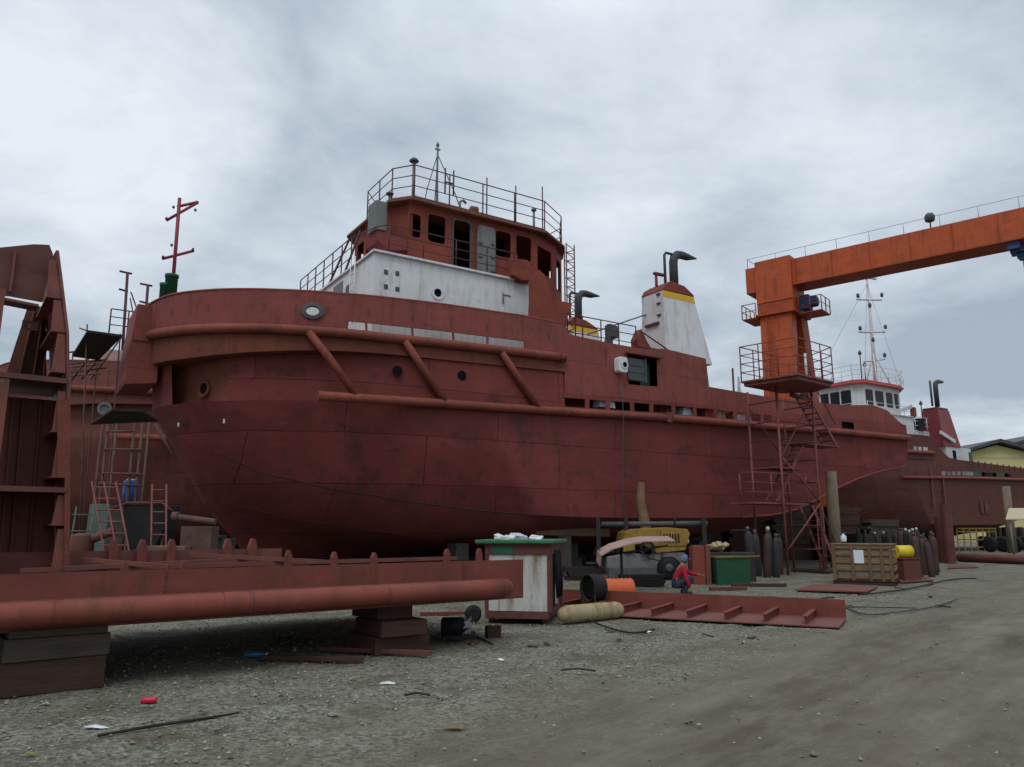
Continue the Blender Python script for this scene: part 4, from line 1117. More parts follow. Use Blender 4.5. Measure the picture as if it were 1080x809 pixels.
# ================================================================== GANTRY CRANE
def crane():
    KS = 50.0 / 56.0
    Y = 56.0
    r = ray(815, 290)
    C = Frame(Y * r[0] / r[1], Y, -50)      # x to the far end of the beam (left), y = away along the rails
    t = thing('gantry_crane', 'tall orange gantry crane whose box beam spans over the tugs at the right', 'crane', C.world(0, 0) * KS + Vector((0, 0, EYE * (1 - KS))), C.rot)
    t.scale = (KS, -KS, KS)
    zb0, zb1 = 19.75, 21.72
    b = MB(); b.mm(-34, 2.15, 0, 1.9, zb0, zb1)
    b.build('box_beam', M['orange'], t, bevel=.03)
    b = MB()
    for x in [-33 + 2.6 * k for k in range(14)]:
        b.mm(x, x + .06, -.035, -.002, zb0 + .05, zb1 - .05)
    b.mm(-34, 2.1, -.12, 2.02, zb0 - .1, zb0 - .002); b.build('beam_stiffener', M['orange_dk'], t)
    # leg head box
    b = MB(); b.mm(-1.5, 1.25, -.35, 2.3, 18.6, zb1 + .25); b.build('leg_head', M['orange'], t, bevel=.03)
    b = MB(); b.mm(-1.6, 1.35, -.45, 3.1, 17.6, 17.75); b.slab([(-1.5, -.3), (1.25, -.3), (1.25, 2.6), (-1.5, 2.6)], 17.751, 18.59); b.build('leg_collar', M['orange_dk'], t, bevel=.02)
    # legs
    b = MB()
    def quadleg(xa0, xa1, ya0, ya1, xb0, xb1, yb0, yb1, z0, z1):
        b.add([(xb0, yb0, z0), (xb1, yb0, z0), (xb1, yb1, z0), (xb0, yb1, z0), (xa0, ya0, z1), (xa1, ya0, z1), (xa1, ya1, z1), (xa0, ya1, z1)],
              [(0, 3, 2, 1), (4, 5, 6, 7), (0, 1, 5, 4), (1, 2, 6, 5), (2, 3, 7, 6), (3, 0, 4, 7)])
    quadleg(-1.25, 1.15, -.15, .9, -1.05, 1.2, -.6, .5, .9, 17.6)
    b.build('leg', M['orange'], t, bevel=.03)
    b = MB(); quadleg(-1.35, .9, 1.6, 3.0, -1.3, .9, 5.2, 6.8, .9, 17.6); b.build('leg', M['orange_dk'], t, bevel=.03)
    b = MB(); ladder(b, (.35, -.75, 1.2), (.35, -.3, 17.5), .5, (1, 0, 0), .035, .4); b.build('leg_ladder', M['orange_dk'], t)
    # far leg out of the picture, so the beam is carried
    b = MB(); quadleg(-31, -29, 0, 1.0, -31, -29, -2.6, -1.5, .9, 19.2); quadleg(-31, -29, 1.1, 2.0, -31, -29, 3.6, 4.6, .9, 19.2); b.build('far_leg', M['orange'], t)
    for xx in (0, -30):
        b = MB(); b.mm(xx - .6, xx + .6, -3.2, 7.4, .4, .95); b.mm(xx - .15, xx + .15, -6, 9, -.3, -.02)
        for yy in (-2.7, -1.5, 5.6, 6.8): b.lathe([(.3, -.15), (.38, -.12), (.38, .12), (.3, .15)], (xx, yy, .36), 14, 'x')
        b.build('bogie', M['orange_dk'], t)
    # platforms
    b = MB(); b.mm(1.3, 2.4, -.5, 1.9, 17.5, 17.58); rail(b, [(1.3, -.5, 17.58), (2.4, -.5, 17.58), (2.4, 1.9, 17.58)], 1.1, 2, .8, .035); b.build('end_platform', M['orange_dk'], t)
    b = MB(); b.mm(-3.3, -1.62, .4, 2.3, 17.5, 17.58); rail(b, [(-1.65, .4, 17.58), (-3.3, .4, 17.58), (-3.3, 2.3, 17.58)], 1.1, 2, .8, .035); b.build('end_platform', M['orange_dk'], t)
    b = MB(); b.mm(-2.3, -1.63, .7, 1.6, 17.9, 19.0); b.lathe([(.3, 0), (.42, .1), (.42, .9), (.3, 1.0)], (-2.9, 1.0, 18.4), 12, 'x'); b.build('drive_motor', M['blue'], t, bevel=.04)
    # top walkway railing
    b = MB(); rail(b, [(-34, .15, zb1), (2.0, .15, zb1)], .8, 1, 2.2, .018); b.build('beam_railing', plain('pale_rail', (.34, .36, .38), .6), t)
    b = MB(); rail(b, [(2.0, 1.7, zb1), (2.0, .15, zb1)], .8, 1, 1.2, .02); b.build('beam_railing', M['orange_dk'], t)
    # flood lamp on the beam
    q = C.ony(981, 243, .15)
    b = MB(); b.tube([(q.x, .15, zb1), (q.x, .15, zb1 + .7)], .05, 6); b.lathe([(.12, 0), (.3, .08), (.34, .4), (.22, .6)], (q.x, .15, zb1 + .45), 12); b.build('siren', M['dkgrey'], t)
    # trolley and hoist
    q = C.ony(1073, 268, .9)
    b = MB(); b.mm(q.x - 3.2, q.x + .5, .4, 1.4, zb0 - .75, zb0 - .4); b.lathe([(.2, 0), (.3, .1), (.3, 1.3), (.2, 1.4)], (q.x - 1.2, .9, zb0 - .85), 12, 'x')
    b.mm(q.x - .1, q.x + .6, .1, .3, zb0 - .6, zb0 + .2); b.mm(q.x - .3, q.x + .1, .7, 1.1, zb0 - 1.2, zb0 - .7)
    b.build('hoist_trolley', M['blue'], t, bevel=.04)
    b = MB()
    for dx in (-.1, -.95): b.tube([(q.x + dx, .9, zb0 - 1.2), (q.x + dx - .3, .9, 4.0)], .035, 6)
    b.build('hoist_cable', M['cable'], t)
    b = MB(); b.mm(q.x - 1.3, q.x - .3, .5, 1.3, 3.2, 4.0); b.tube([(q.x - .8, .9, 3.2), (q.x - .8, .9, 2.8), (q.x - .55, .9, 2.55), (q.x - .8, .9, 2.35), (q.x - 1.0, .9, 2.5)], .09, 8); b.build('hook_block', M['frameyel'], t, bevel=.05)
crane()

# ================================================================== FOREGROUND STEEL SECTIONS
def fore_section():
    t = thing('steel_barge_section', 'long low rust red steel section with round fender pipe lying on timber blocks', 'steel section', FB.world(0, 0), FB.rot)
    b = MB(); b.mm(-4, 6.31, 0, .02, .60, 1.17); b.build('side_plate', M['section'], t)
    b = MB(); b.mm(-4, 6.29, .021, 4.6, .62, .65)  # plate stretched far back, unseen, to deepen shade on the ground beneath
    for x in [-3.5 + .9 * k for k in range(11)]: b.mm(x, x + .015, .021, 2.95, .651, .95)
    b.build('bottom_plate', M['section'], t)
    b = MB(); pts = [(-4 + k, -.11, .775) for k in range(10)] + [(5.9, -.11, .775)]
    b.tube(pts, .13, 18); b.build('fender_pipe', M['section_pipe'], t)
    b = MB(); b.lathe([(.138, 0), (.138, .035)], (2.05, -.11, .775), 18, 'x'); b.build('pipe_weld_band', M['crimson_plate'], t)
    rw = random.Random(3); pts = []; rs = []
    for k in range(260):
        pts.append((-4 + 9.9 * k / 259, -.012 + rw.uniform(-.003, .003), .899 + rw.uniform(-.003, .003))); rs.append(.008 + rw.uniform(0, .006))
    MB().tube(pts, rs, 6).build('weld_bead', M['upright_dark'], t)
    for x in (-.55, 1.15, 3.3, 5.2):
        pts = [(x + rw.uniform(-.004, .004), -.003, .91 + .25 * k / 20) for k in range(21)]
        MB().tube(pts, [.006 + rw.uniform(0, .004) for _ in pts], 5).build('weld_bead', M['upright_dark'], t)
        MB().tube([(x + .6 + rw.uniform(-.003, .003) * 1, -.11 + .1305 * math.cos(a_), .775 + .1305 * math.sin(a_)) for a_ in [R(70 + 11 * q) for q in range(21)]], .006, 5).build('weld_bead', M['upright'], t)
    b = MB(); b.lathe([(.12, 0), (.1, .05), (.03, .08)], (5.9, -.11, .775), 18, 'x'); b.build('pipe_end', M['section_pipe'], t)
    b = MB(); b.mm(-3, 2.95, 1.2, 1.22, .655, 1.36); b.build('inner_plate', M['crimson_plate'], t)
    # pointed brackets
    for px in (119.6, 150, 180.6, 239.7, 266):
        q = FB.ony(px, 575, 1.15)
        b = MB(); b.prism([(-.052, .655), (.052, .655), (.054, 1.40), (.022, 1.49), (-.018, 1.5), (-.054, 1.39)], lambda u, v, w: (q.x + u, w, v), 1.10, 1.195)
        b.build('bracket', M['section'], t, bevel=.006)
    for px, top in ((303.7, 1.38), (352, 1.35), (394, 1.33), (471, 1.36), (505, 1.36), (132, 1.28), (194, 1.27)):
        q = FB.ony(px, 590, .1)
        b = MB(); b.prism([(-.036, .655), (.036, .655), (.04, top - .09), (.016, top - .02), (-.014, top - .015), (-.04, top - .08)], lambda u, v, w: (q.x + u, w, v), .06, .13)
        b.build('bracket', M['section'], t, bevel=.006)
    # loose bars in the channel
    for (xa, ya, za), (xb, yb, zb) in (((.45, .9, 1.27), (1.25, .3, 1.19)), ((.2, .5, 1.19), (2.6, .9, 1.24)), ((1.7, 1.1, 1.3), (3.2, .3, 1.2)), ((-.2, .6, 1.18), (5.5, .65, 1.19))):
        b = MB(); b.bar((xa, ya, za), (xb, yb, zb), .05, .05); b.build('stiffener_bar', M['crimson_plate'], t)
    return t
fore_section()

def upright():
    t = thing('hull_frame_block', 'tall upright brown steel hull frame with shelves and an open top panel at far left', 'steel section', FB.world(0, 0), FB.rot)
    # z of the base just above the barge section's bottom plate
    z0 = .665
    prof = [(.29, z0), (.26, 1.2), (.17, 2.2), (.085, 3.1), (.0, 3.9), (-.12, 4.5), (-.2, 4.88)]
    ya, yb = .75, 1.12 + 1.0
    b = MB()
    n = len(prof)
    vs = []
    for y in (ya, yb):
        for x, z in prof: vs.append((x, y, z))
        for x, z in prof: vs.append((x + .03, y, z))
    fs = []
    for i in range(n - 1):
        a, c, d, e = i, i + 1, 2 * n + i + 1, 2 * n + i
        fs += [(a, c, d, e), (n + i, 3 * n + i, 3 * n + i + 1, n + i + 1), (a, n + i, n + i + 1, c), (e, d, 3 * n + i + 1, 3 * n + i)]
    b.add(vs, fs); b.build('shell_plate', M['upright'], t)
    # front flange strip along the shell edge
    b = MB()
    W_ = lambda z: .10 if z > 2.1 else .025
    for (xa, za), (xb, zb) in zip(prof, prof[1:]):
        if zb <= 3.2: b.bar((xa - .05, ya - .012, za), (xb - .05, ya - .012, zb), .02, .13, (0, 1, 0)) if False else b.add(
            [(xa - W_(za), ya - .02, za), (xa + .03, ya - .02, za), (xb + .03, ya - .02, zb), (xb - W_(za), ya - .02, zb),
             (xa - W_(za), ya - .004, za), (xa + .03, ya - .004, za), (xb + .03, ya - .004, zb), (xb - W_(za), ya - .004, zb)],
            [(0, 1, 2, 3), (4, 7, 6, 5), (0, 4, 5, 1), (1, 5, 6, 2), (2, 6, 7, 3), (3, 7, 4, 0)])
    b.build('flange', M['section'], t)
    def X(z): return interp([(z_, x_) for x_, z_ in prof], z)
    # stepped brackets on the inner face
    for za, zb in ((4.3, 4.75), (3.9, 4.28), (3.42, 3.88), (2.72, 3.2), (2.2, 2.68), (1.66, 2.0), (1.12, 1.62), (.68, 1.08)):
        xa, xb = X(za), X(zb)
        b = MB(); b.add([(xa - .15, ya + .02, za), (xa - .012, ya + .02, za), (xb - .012, ya + .02, zb), (xb - .085, ya + .02, zb),
                         (xa - .15, ya + .06, za), (xa - .012, ya + .06, za), (xb - .012, ya + .06, zb), (xb - .085, ya + .06, zb)],
                        [(0, 1, 2, 3), (4, 7, 6, 5), (0, 4, 5, 1), (1, 5, 6, 2), (2, 6, 7, 3), (3, 7, 4, 0)])
        b.add([(xa - .16, ya + .061, za), (xa - .012, ya + .061, za), (xa - .012, yb - .15, za), (xa - .13, yb - .15, za),
               (xa - .16, ya + .061, za + .02), (xa - .012, ya + .061, za + .02), (xa - .012, yb - .15, za + .02), (xa - .13, yb - .15, za + .02)],
              [(0, 1, 2, 3), (4, 7, 6, 5), (0, 4, 5, 1), (1, 5, 6, 2), (2, 6, 7, 3), (3, 7, 4, 0)])
        b.build('bracket', M['upright'], t)
    # deep bulkhead at the back
    b = MB(); b.add([(-.48, yb - .05, 3.35), (.02, yb - .05, 3.35), (-.1, yb - .05, 4.5), (-.3, yb - .05, 4.5), (-.48, yb - .02, 3.35), (.02, yb - .02, 3.35), (-.1, yb - .02, 4.5), (-.3, yb - .02, 4.5)],
                    [(0, 1, 2, 3), (4, 7, 6, 5), (0, 4, 5, 1), (1, 5, 6, 2), (2, 6, 7, 3), (3, 7, 4, 0)])
    for dx in (0, .16, .28): b.bar((-.33 + dx, yb - .12, 3.36), (-.23 + dx * .6, yb - .12, 4.45), .13, .015, (1, 0, 0))
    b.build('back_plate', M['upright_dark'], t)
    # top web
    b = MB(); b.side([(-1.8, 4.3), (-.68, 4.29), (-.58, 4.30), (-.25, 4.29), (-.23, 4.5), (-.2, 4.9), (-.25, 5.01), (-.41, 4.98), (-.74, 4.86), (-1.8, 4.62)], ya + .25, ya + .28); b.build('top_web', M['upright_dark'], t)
    b = MB(); b.bar((-1.8, ya + .3, 4.30), (-.29, ya + .3, 4.22), .25, .03); b.build('web_flange', M['upright'], t)
    b = MB(); b.mm(-.6, -.575, ya + .2, ya + .25, 4.34, 4.85); b.build('web_stiffener', M['upright'], t)
    # left post
    b = MB(); b.mm(-.80, -.645, ya - .02, ya, 3.38, 4.30); b.mm(-.73, -.715, ya + .001, ya + .6, 3.38, 4.29); b.build('post', M['upright'], t)
    b = MB(); b.mm(-.62, -.50, ya - .02, ya, z0, 3.28); b.mm(-.565, -.55, ya + .001, ya + .6, z0, 3.28); b.build('post', M['upright'], t)
    # shelves
    for z, x_l in ((3.31, -1.9), (2.05, -1.9)):
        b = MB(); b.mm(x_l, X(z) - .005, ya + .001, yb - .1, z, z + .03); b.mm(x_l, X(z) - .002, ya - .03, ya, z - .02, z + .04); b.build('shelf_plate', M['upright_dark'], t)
    # lower back plating with stringers
    b = MB(); b.side([(-1.9, z0), (.29, z0), (.24, 1.3), (.165, 2.2), (.075, 3.2), (-1.9, 3.2)], yb - .56, yb - .53)
    for x in (-.30, -.2, -.02): b.bar((x, yb - .6, z0), (x - .08, yb - .6, 3.19), .08, .02, (1, 0, 0))
    b.build('back_plate', M['upright'], t)
    b = MB(); b.grid_holes([-.42, -.25], [3.95, 4.06], [(-.37, -.31, 3.98, 4.03)], lambda u, v, w: (u, ya + .35 + w, v), .02); b.build('lug', M['upright_dark'], t)
upright()

def cribs():
    # big stack at left: three baulks
    lays = [(-.36, .62, 0, .3, 'lowest wide red brown timber baulk at far left under the steel section'),
            (-.33, .64, .305, .53, 'middle grey brown timber baulk of the stack at far left'),
            (-.30, .6, .535, .615, 'thin dark top plank of the timber stack at far left')]
    for k, (xa, xb, za, zb, lab) in enumerate(lays):
        o = MB().mm(xa, xb, .02 - .02 * k, 1.3, za - .03 if k == 0 else za, zb).build('timber_block', M['timber' if k == 0 else 'timber2'], bevel=.012)
        o.location = FB.world(0, 0); o.rotation_euler = (0, 0, FB.rot + R((.0, 1.2, -.6)[k])); tag(o, lab, 'timber block', 'timber blocks under the long steel section')
    lab = ['lowest timber block of the right hand stack under the steel section', 'second timber block up in the stack beside the dark motor',
           'top timber block of the stack beside the dark motor, touching the fender pipe']
    for k, (xa, xb, za, zb) in enumerate(((3.88, 4.74, -.03, .2), (3.9, 4.6, .205, .41), (3.95, 4.5, .415, .615))):
        b = MB().mm(xa, xb, .05 + .05 * k, .9, za, zb)
        o = b.build('timber_block', M['timber'], bevel=.012)
        o.location = FB.world(0, 0); o.rotation_euler = (0, 0, FB.rot + R((1, -1.4, .8)[k])); tag(o, lab[k], 'timber block', 'timber blocks under the long steel section')
cribs()

# ================================================================== KEEL BLOCKS AND SHORES
def underhull():
    k = 0
    def bottom(x, y):
        y = abs(y)
        zk, z1, z2 = interp(Z_KEEL, x), interp(Z_L1, x), interp(Z_BILGE, x)
        y1 = -plan(P_L1, c_of_x(P_L1, x))[1] if x > 2.4 else 0.5
        return lerp(zk, z1, min(1, y / max(y1, .1)))
    for x in (5.2, 7.6, 10, 12.4, 14.8, 17.2, 19.6, 21.8):
        for y, wd in ((0, 1.2), (-2.9, .8)):
            if y and x < 9: continue
            h = bottom(x, abs(y) - wd / 2 if y else 0) - .01
            p = SA.world(x, y)
            b = MB(); b.box((0, 0, h / 2 - .015), (.6, wd, h + .03))
            if y:
                b = MB(); b.box((0, 0, h * .25 - .015), (.75, wd, h * .5 + .03)); b.box((0, 0, h * .75), (.5, wd * .9, h * .5 - .004))
            o = b.build('keel_block', M['concrete'], bevel=.02); o.location = p; o.rotation_euler = (0, 0, SA.rot)
            tag(o, 'dark concrete block under the keel of the big tug' if not y else 'dark stepped block shoring the bilge of the big tug', 'keel block',
                'keel blocks under the big tug' if not y else 'bilge blocks under the big tug')
    for x in (6, 10, 14, 18, 22):
        for fr, nm in ((SB, 'second'), (SC, 'third')):
            o = MB().box((0, 0, .31), (.8, 1.2, .66)).build('keel_block', M['concrete'], bevel=.02); o.location = fr.world(x, 0); o.rotation_euler = (0, 0, fr.rot)
            tag(o, 'dark block under the keel of the tug with the lattice mast' if fr is SB else 'dark block under the brown hull behind the bow', 'keel block',
                'keel blocks under the far right tug' if fr is SB else 'keel blocks under the brown hull at left')
underhull()
def light_screen():  # added sheet wall that blocks light so the hull's underside stays dark
    t = thing('light_screen', 'added light-blocking dark corrugated fence seen under the big tug hull', 'screen', SA.world(0, 6.4), SA.rot)
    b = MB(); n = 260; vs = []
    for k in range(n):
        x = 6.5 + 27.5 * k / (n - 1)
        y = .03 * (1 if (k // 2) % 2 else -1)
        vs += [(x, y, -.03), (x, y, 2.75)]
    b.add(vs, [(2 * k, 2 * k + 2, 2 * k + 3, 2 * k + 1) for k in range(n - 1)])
    o = b.build('screen_sheet', M['scaf_dark'], t); md = o.modifiers.new('thick', 'SOLIDIFY'); md.thickness = .008
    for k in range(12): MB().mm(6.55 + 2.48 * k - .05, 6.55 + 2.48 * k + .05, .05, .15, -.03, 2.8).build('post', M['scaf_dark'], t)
light_screen()
def stern_stacks():
    rr = random.Random(12)
    for i, (x, y, w, h, lab) in enumerate(((27.5, 3.2, 3.4, 2.1, 'dark baulk stack under the stern, behind the scaffold tower'), (30.9, 3.0, 3.6, 2.9, 'tallest dark baulk stack under the tug stern'),
                                           (34.3, 2.6, 3.6, 2.7, 'dark baulk stack at the end of the tug stern'), (37.6, 1.6, 3.4, 2.75, 'dark baulk stack before the foot of the orange crane'),
                                           (41.0, 1.2, 3.2, 2.2, 'low dark baulk stack before the bow of the far tug'), (36.0, 3.2, 2.8, 3.3, 'highest dark baulk stack beside the foot of the orange crane'), (35.2, -1.2, 1.8, 1.2, 'small dark baulk stack behind the cream post'))):
        b = MB(); z = -.03; k = 0
        while z < h:
            t_ = rr.uniform(.16, .26)
            for q in range(3): b.box((rr.uniform(-.1, .1), -.7 + .7 * q + rr.uniform(-.05, .05), z + t_ / 2), (w * rr.uniform(.8, 1.0), .6, t_ - .006))
            z += t_
        o = b.build('baulk_stack', M['timber' if i % 2 else 'timber2']); o.location = SA.world(x, y); o.rotation_euler = (0, 0, SA.rot + rr.uniform(-.1, .1)); tag(o, lab, 'timber stack', 'baulk stacks under the tug stern')
stern_stacks()

# tan pole leaning on the hull
def poles():
    b = MB()
    q0 = atY(681, 556, 28.2); q1 = atY(676, 509, 28.75); base = Vector((q0.x + .05, 27.6, 0))
    b.tube([(base.x, base.y, -.02), (q0.x, q0.y, q0.z), (q1.x - .03, q1.y, (q0.z + q1.z) / 2), (q1.x, q1.y, q1.z)], [.2, .2, .19, .14], 10)
    o = b.build('timber_prop', M['polewood']); tag(o, 'tan round timber prop leaning on the tug hull above the yellow machine', 'timber prop')
    g = gnd(883, 601); b = MB()
    t0 = atY(876, 497, g.y - .3)
    b.tube([(g.x, g.y, -.03), (lerp(g.x, t0.x, .5), g.y - .15, t0.z * .5), (t0.x, t0.y, t0.z)], [.25, .25, .22], 12)
    o = b.build('timber_post', M['postwood']); tag(o, 'tall weathered cream timber post standing behind the wooden crate', 'timber post')
    g = gnd(1068, 583); t0 = atY(1061, 513, g.y)
    b = MB(); b.tube([(g.x, g.y, -.03), (t0.x, g.y, t0.z)], [.34, .28], 10)
    o = b.build('timber_post', M['postwood']); tag(o, 'pale timber post under the stern of the far right tug', 'timber post')
poles()

# ================================================================== SCAFFOLD TOWER AT THE STERN
def tower():
    ox, oy = 22.6, -7.3
    t = thing('scaffold_tower', 'maroon scaffold stair tower with railed top platform against the tug stern', 'scaffold', SA.world(ox, oy), SA.rot)
    def L(px, py, y):  # to tower local
        q = SA.ony(px, py, y); return Vector((q.x - ox, q.y - oy, q.z))
    yn, yf = -7.9, -6.0
    z_top = 7.3
    # top platform: follows the plan seen from below
    def Lz(px, py):
        q = SA.onz(px, py, z_top); return (q.x - ox, max(-2.2, min(q.y - oy, 1.95)))
    pl = [(-2.3, .3), (.35, .54), (1.35, -.4), (.8, -1.7), (-1.8, -2.0)]
    b = MB(); b.slab(pl, z_top, z_top + .07)
    b.slab([(x * .94 - .03, -.7 + (y + .7) * .92) for x, y in pl], z_top - .14, z_top - .002)
    b.build('top_platform', M['scaf'], t)
    b = MB()
    rail(b, [(x * .98, -.7 + (y + .7) * .98, z_top + .07) for x, y in pl + pl[:1]], 1.38, 4, .9, .022)
    b.build('top_railing', M['scaf'], t)
    # corner posts
    for x, y in ((-1.2, -.5), (1.0, -.5), (-1.2, .9), (1.0, .9)):
        MB().tube([(x, y, -.03), (x, y, z_top - .17)], .048, 8).build('post', M['scaf'], t)
    for z in (.9, 1.8, 2.7, 3.5, 4.4, 5.1, 5.8, 6.6):
        MB().tube([(1.0, .9, z), (1.0, -.5, z), (-1.2, -.5, z), (-1.2, .9, z)], .03, 6).build('ledger', M['scaf'], t)
    for pa_, pb_ in (((-1.2, -.56, 4.4), (1.0, -.56, 7.0)), ((1.0, -.56, 2.7), (-1.2, -.56, 4.4)), ((-1.2, -.56, .9), (1.0, -.56, 2.7)), ((1.0, .94, 4.4), (-1.2, .94, 6.6))): MB().tube([pa_, pb_], .03, 6).build('brace', M['scaf'], t)
    # middle platform and its low rail cage
    zm = 2.6
    for bx in ((-2.7, .5, -.35, .8, zm, zm + .07), (.9, 3.5, .1, 1.0, 5.1, 5.15), (-1.2, .6, -.2, .9, 4.0, 4.05)):
        MB().mm(*bx).build('landing', M['scaf'], t)
    b = MB(); rail(b, [(-2.65, .3, zm + .07), (-2.65, -.33, zm + .07), (.45, -.33, zm + .07)], 1.1, 3, 1.0, .022); b.build('middle_railing', M['scaf'], t)
    # stairs: from ground to middle, middle to top
    def stair(p, q, w, name='stair_flight'):
        s_ = MB(); p, q = Vector(p), Vector(q)
        for dy in (-w / 2, w / 2): s_.bar(p + Vector((0, dy, 0)), q + Vector((0, dy, 0)), .04, .14)
        n = int((q - p).length / .3)
        for i in range(1, n):
            c = p.lerp(q, i / n); s_.box(c, (.22, w, .03))
        s_.build(name, M['scaf'], t)
    stair((2.9, .5, 0), (1.5, .5, zm), .6)
    stair((-1.0, .2, zm + .1), (1.3, .5, 5.1), .5)
    stair((3.3, .4, 5.15), (1.2, .2, z_top), .6)
    for pa_, pb_ in (((2.95, .2, .9), (1.55, .2, zm + .9)), ((3.35, .1, 6.05), (1.3, -.1, z_top + .9))): MB().tube([pa_, pb_], .022, 6).build('stair_handrail', M['scaf'], t)
    b = MB(); ladder(b, (1.1, -.4, 0), (1.1, -.4, zm), .4, (1, 0, 0), .03, .3); b.build('ladder', M['scaf'], t)
    b = MB(); b.tube([(.1, -.2, z_top - .3), (.5, -.25, z_top - .38), (.9, -.2, z_top - .3)], .1, 10); b.build('rope_bundle', M['dkgrey'], t)
    b = MB(); b.tube([(.3, -.85, z_top + .1), (.28, -.85, z_top + 1.3)], .045, 8); b.build('light_tube', M['cap'], t)
    # wooden pallet landing
    b = MB(); b.mm(.9, 3.2, -.6, 1.0, .02, .12); b.build('landing_board', M['timber2'], t)
tower()

# ================================================================== LEFT SCAFFOLDS AND CLUTTER
def left_scaffold():
    # high sheeted platform beside the bow block
    Y = 27.0
    P = lambda px, py, y=Y: atY(px, py, y)
    root = P(95, 600); root.z = 0
    t = thing('scaffold_platform', 'high dark plank platform on thin scaffold tubes left of the tug bow', 'scaffold', (0, 0, 0))
    t.location = root
    def l(px, py, y=Y): return atY(px, py, y) - root
    b = MB(); a, c, d, e = [gnd(px_, py_, 7.5) - root for px_, py_ in ((76, 374), (92, 348), (129, 353), (104, 378))]
    up = Vector((0, 0, .07)); vs = [a, c, d, e]; vs = vs + [v - up for v in vs]
    b.add(vs, [(0, 3, 2, 1), (4, 5, 6, 7), (0, 1, 5, 4), (1, 2, 6, 5), (2, 3, 7, 6), (3, 0, 4, 7)]); b.build('platform', M['plank'], t)
    b = MB()
    zf = -.0
    for (pa, pb, y) in (((77, 372), (78, 440), 26.0), ((92, 342), (97, 470), 23.3), ((103, 376), (100, 440), 26.2), ((127, 352), (124, 430), 23.5)):
        u, v = l(*pa, y), l(*pb, y); b.tube([u, (v.x, v.y, 0)], .022, 6)
    for (pa, pb, y) in (((72, 384), (113, 379), 26), ((72, 393), (112, 388), 26), ((74, 403), (98, 372), 26.1), ((86, 400), (110, 372), 26.3), ((70, 372), (78, 371), 25.5), ((84, 346), (97, 351), 28.6), ((96, 400), (128, 356), 28.2), ((71, 388), (106, 384), 27), ((71, 397), (106, 394), 27)):
        b.tube([l(*pa, y), l(*pb, y)], .03, 6)
    b.build('scaffold_tubes', M['scaf_brown'], t)
    # trestle scaffold below with two boards
    Y2 = 21.5
    root2 = gnd(130, 625); root2 = Vector((root2.x, Y2, 0))
    t2 = thing('trestle_scaffold', 'rusty tube trestle with a sagging plank top in front of the brown hull', 'scaffold', root2)
    def l2(px, py, y=Y2): return atY(px, py, y) - root2
    b = MB(); poly = [gnd(px_, py_, 4.3) - root2 for px_, py_ in ((95, 446), (118, 431), (150, 432), (168, 443), (136, 444))]
    vs = poly + [v - Vector((0, 0, .05)) for v in poly]; n = 5
    b.add(vs, [(0, 1, 2, 3, 4), (9, 8, 7, 6, 5)] + [(i, (i + 1) % n, n + (i + 1) % n, n + i) for i in range(n)]); b.build('plank_top', M['plank'], t2)
    b = MB()
    for px, pt, y in ((108, 448, 20.7), (114, 447, 20.7), (143, 440, 20.7), (151, 440, 20.7), (124, 440, 22.2), (158, 440, 22.2)):
        u = l2(px, pt, y); b.tube([u, (u.x - .03, u.y, 0)], .035, 6)
    b.build('leg_tubes', M['scaf_brown'], t2)
    b = MB()
    for pa, pb in (((110, 474), (150, 474)), ((108, 499), (150, 500)), ((104, 510), (150, 512)), ((112, 455), (140, 455))): b.tube([l2(*pa, 20.65), l2(*pb, 20.65)], .03, 6)
    b.tube([l2(163, 447, 21), l2(182, 480, 21)], .04, 6); b.build('cross_tubes', M['scaf_brown'], t2)
    # two leaning ladders
    for (pa, pb, pc, Yl, lab) in (((101, 508), (140, 578), (17, 0), 17.0, 'wide rust red ladder leaning left of the black drum'),
                                  ((161, 511), (172, 575), (14, 0), 17.2, 'narrow rust red ladder leaning right of the black drum')):
        top = atY(pa[0] + pc[0] / 2, pa[1], Yl + .7); bot = atY(pb[0], pb[1], Yl); bot = Vector((bot.x, bot.y, 0))
        r0 = thing('ladder', lab, 'ladder', bot, group='rust red ladders by the bow')
        w = .55 if pc[0] > 15 else .33
        tp = top - bot
        for sx in (-w / 2, w / 2):
            MB().tube([(sx, 0, -.03), (tp.x + sx, tp.y, tp.z)], .022, 6).build('stile', M['scaf'], r0)
        for i in range(1, 11):
            c = tp * (i / 10.5); MB().tube([(c.x - w / 2, c.y, c.z), (c.x + w / 2, c.y, c.z)], .018, 6).build('rung', M['scaf'], r0)
        if w > .5: MB().tube([(0, 0, -.03), (tp.x, tp.y, tp.z)], .02, 6).build('stile', M['scaf'], r0)
    # blue barrel on the trestle
    Yb = 21.0
    c = atY(136.5, 531, Yb)
    t3 = thing('barrel', 'blue plastic barrel with a pale lid on the tube trestle', 'barrel', c)
    MB().lathe([(.16, 0), (.2, .04), (.2, .22), (.21, .25), (.2, .28), (.2, .55), (.17, .62)], (0, 0, 0), 16).build('barrel_body', M['plastic_blue'], t3)
    MB().lathe([(.12, .615), (.12, .65)], (0, 0, 0), 12).build('barrel_lid', M['cap'], t3)
    p = atY(136.5, 532, Yb); o = MB().box((0, 0, p.z / 2 - .03), (.9, .6, p.z)).build('timber_stand', M['timber2'], bevel=.02); o.location = (p.x, p.y, 0)
    tag(o, 'dark timber stand carrying the blue barrel', 'stand')
    # black open drum / trough on legs
    c = gnd(155, 607); Yd = 18.5; c = atY(155, 607, Yd); c = Vector((c.x, Yd, 0))
    t4 = thing('trough', 'black half drum trough with a rusty rim on tube legs', 'trough', c)
    b = MB(); prof = [(-.5, 2.2), (.5, 2.2), (.48, 1.6), (.3, 1.2), (-.3, 1.2), (-.48, 1.6)]
    b.side(prof, -.4, .4); b.build('trough_body', M['rubber'], t4, bevel=.03)
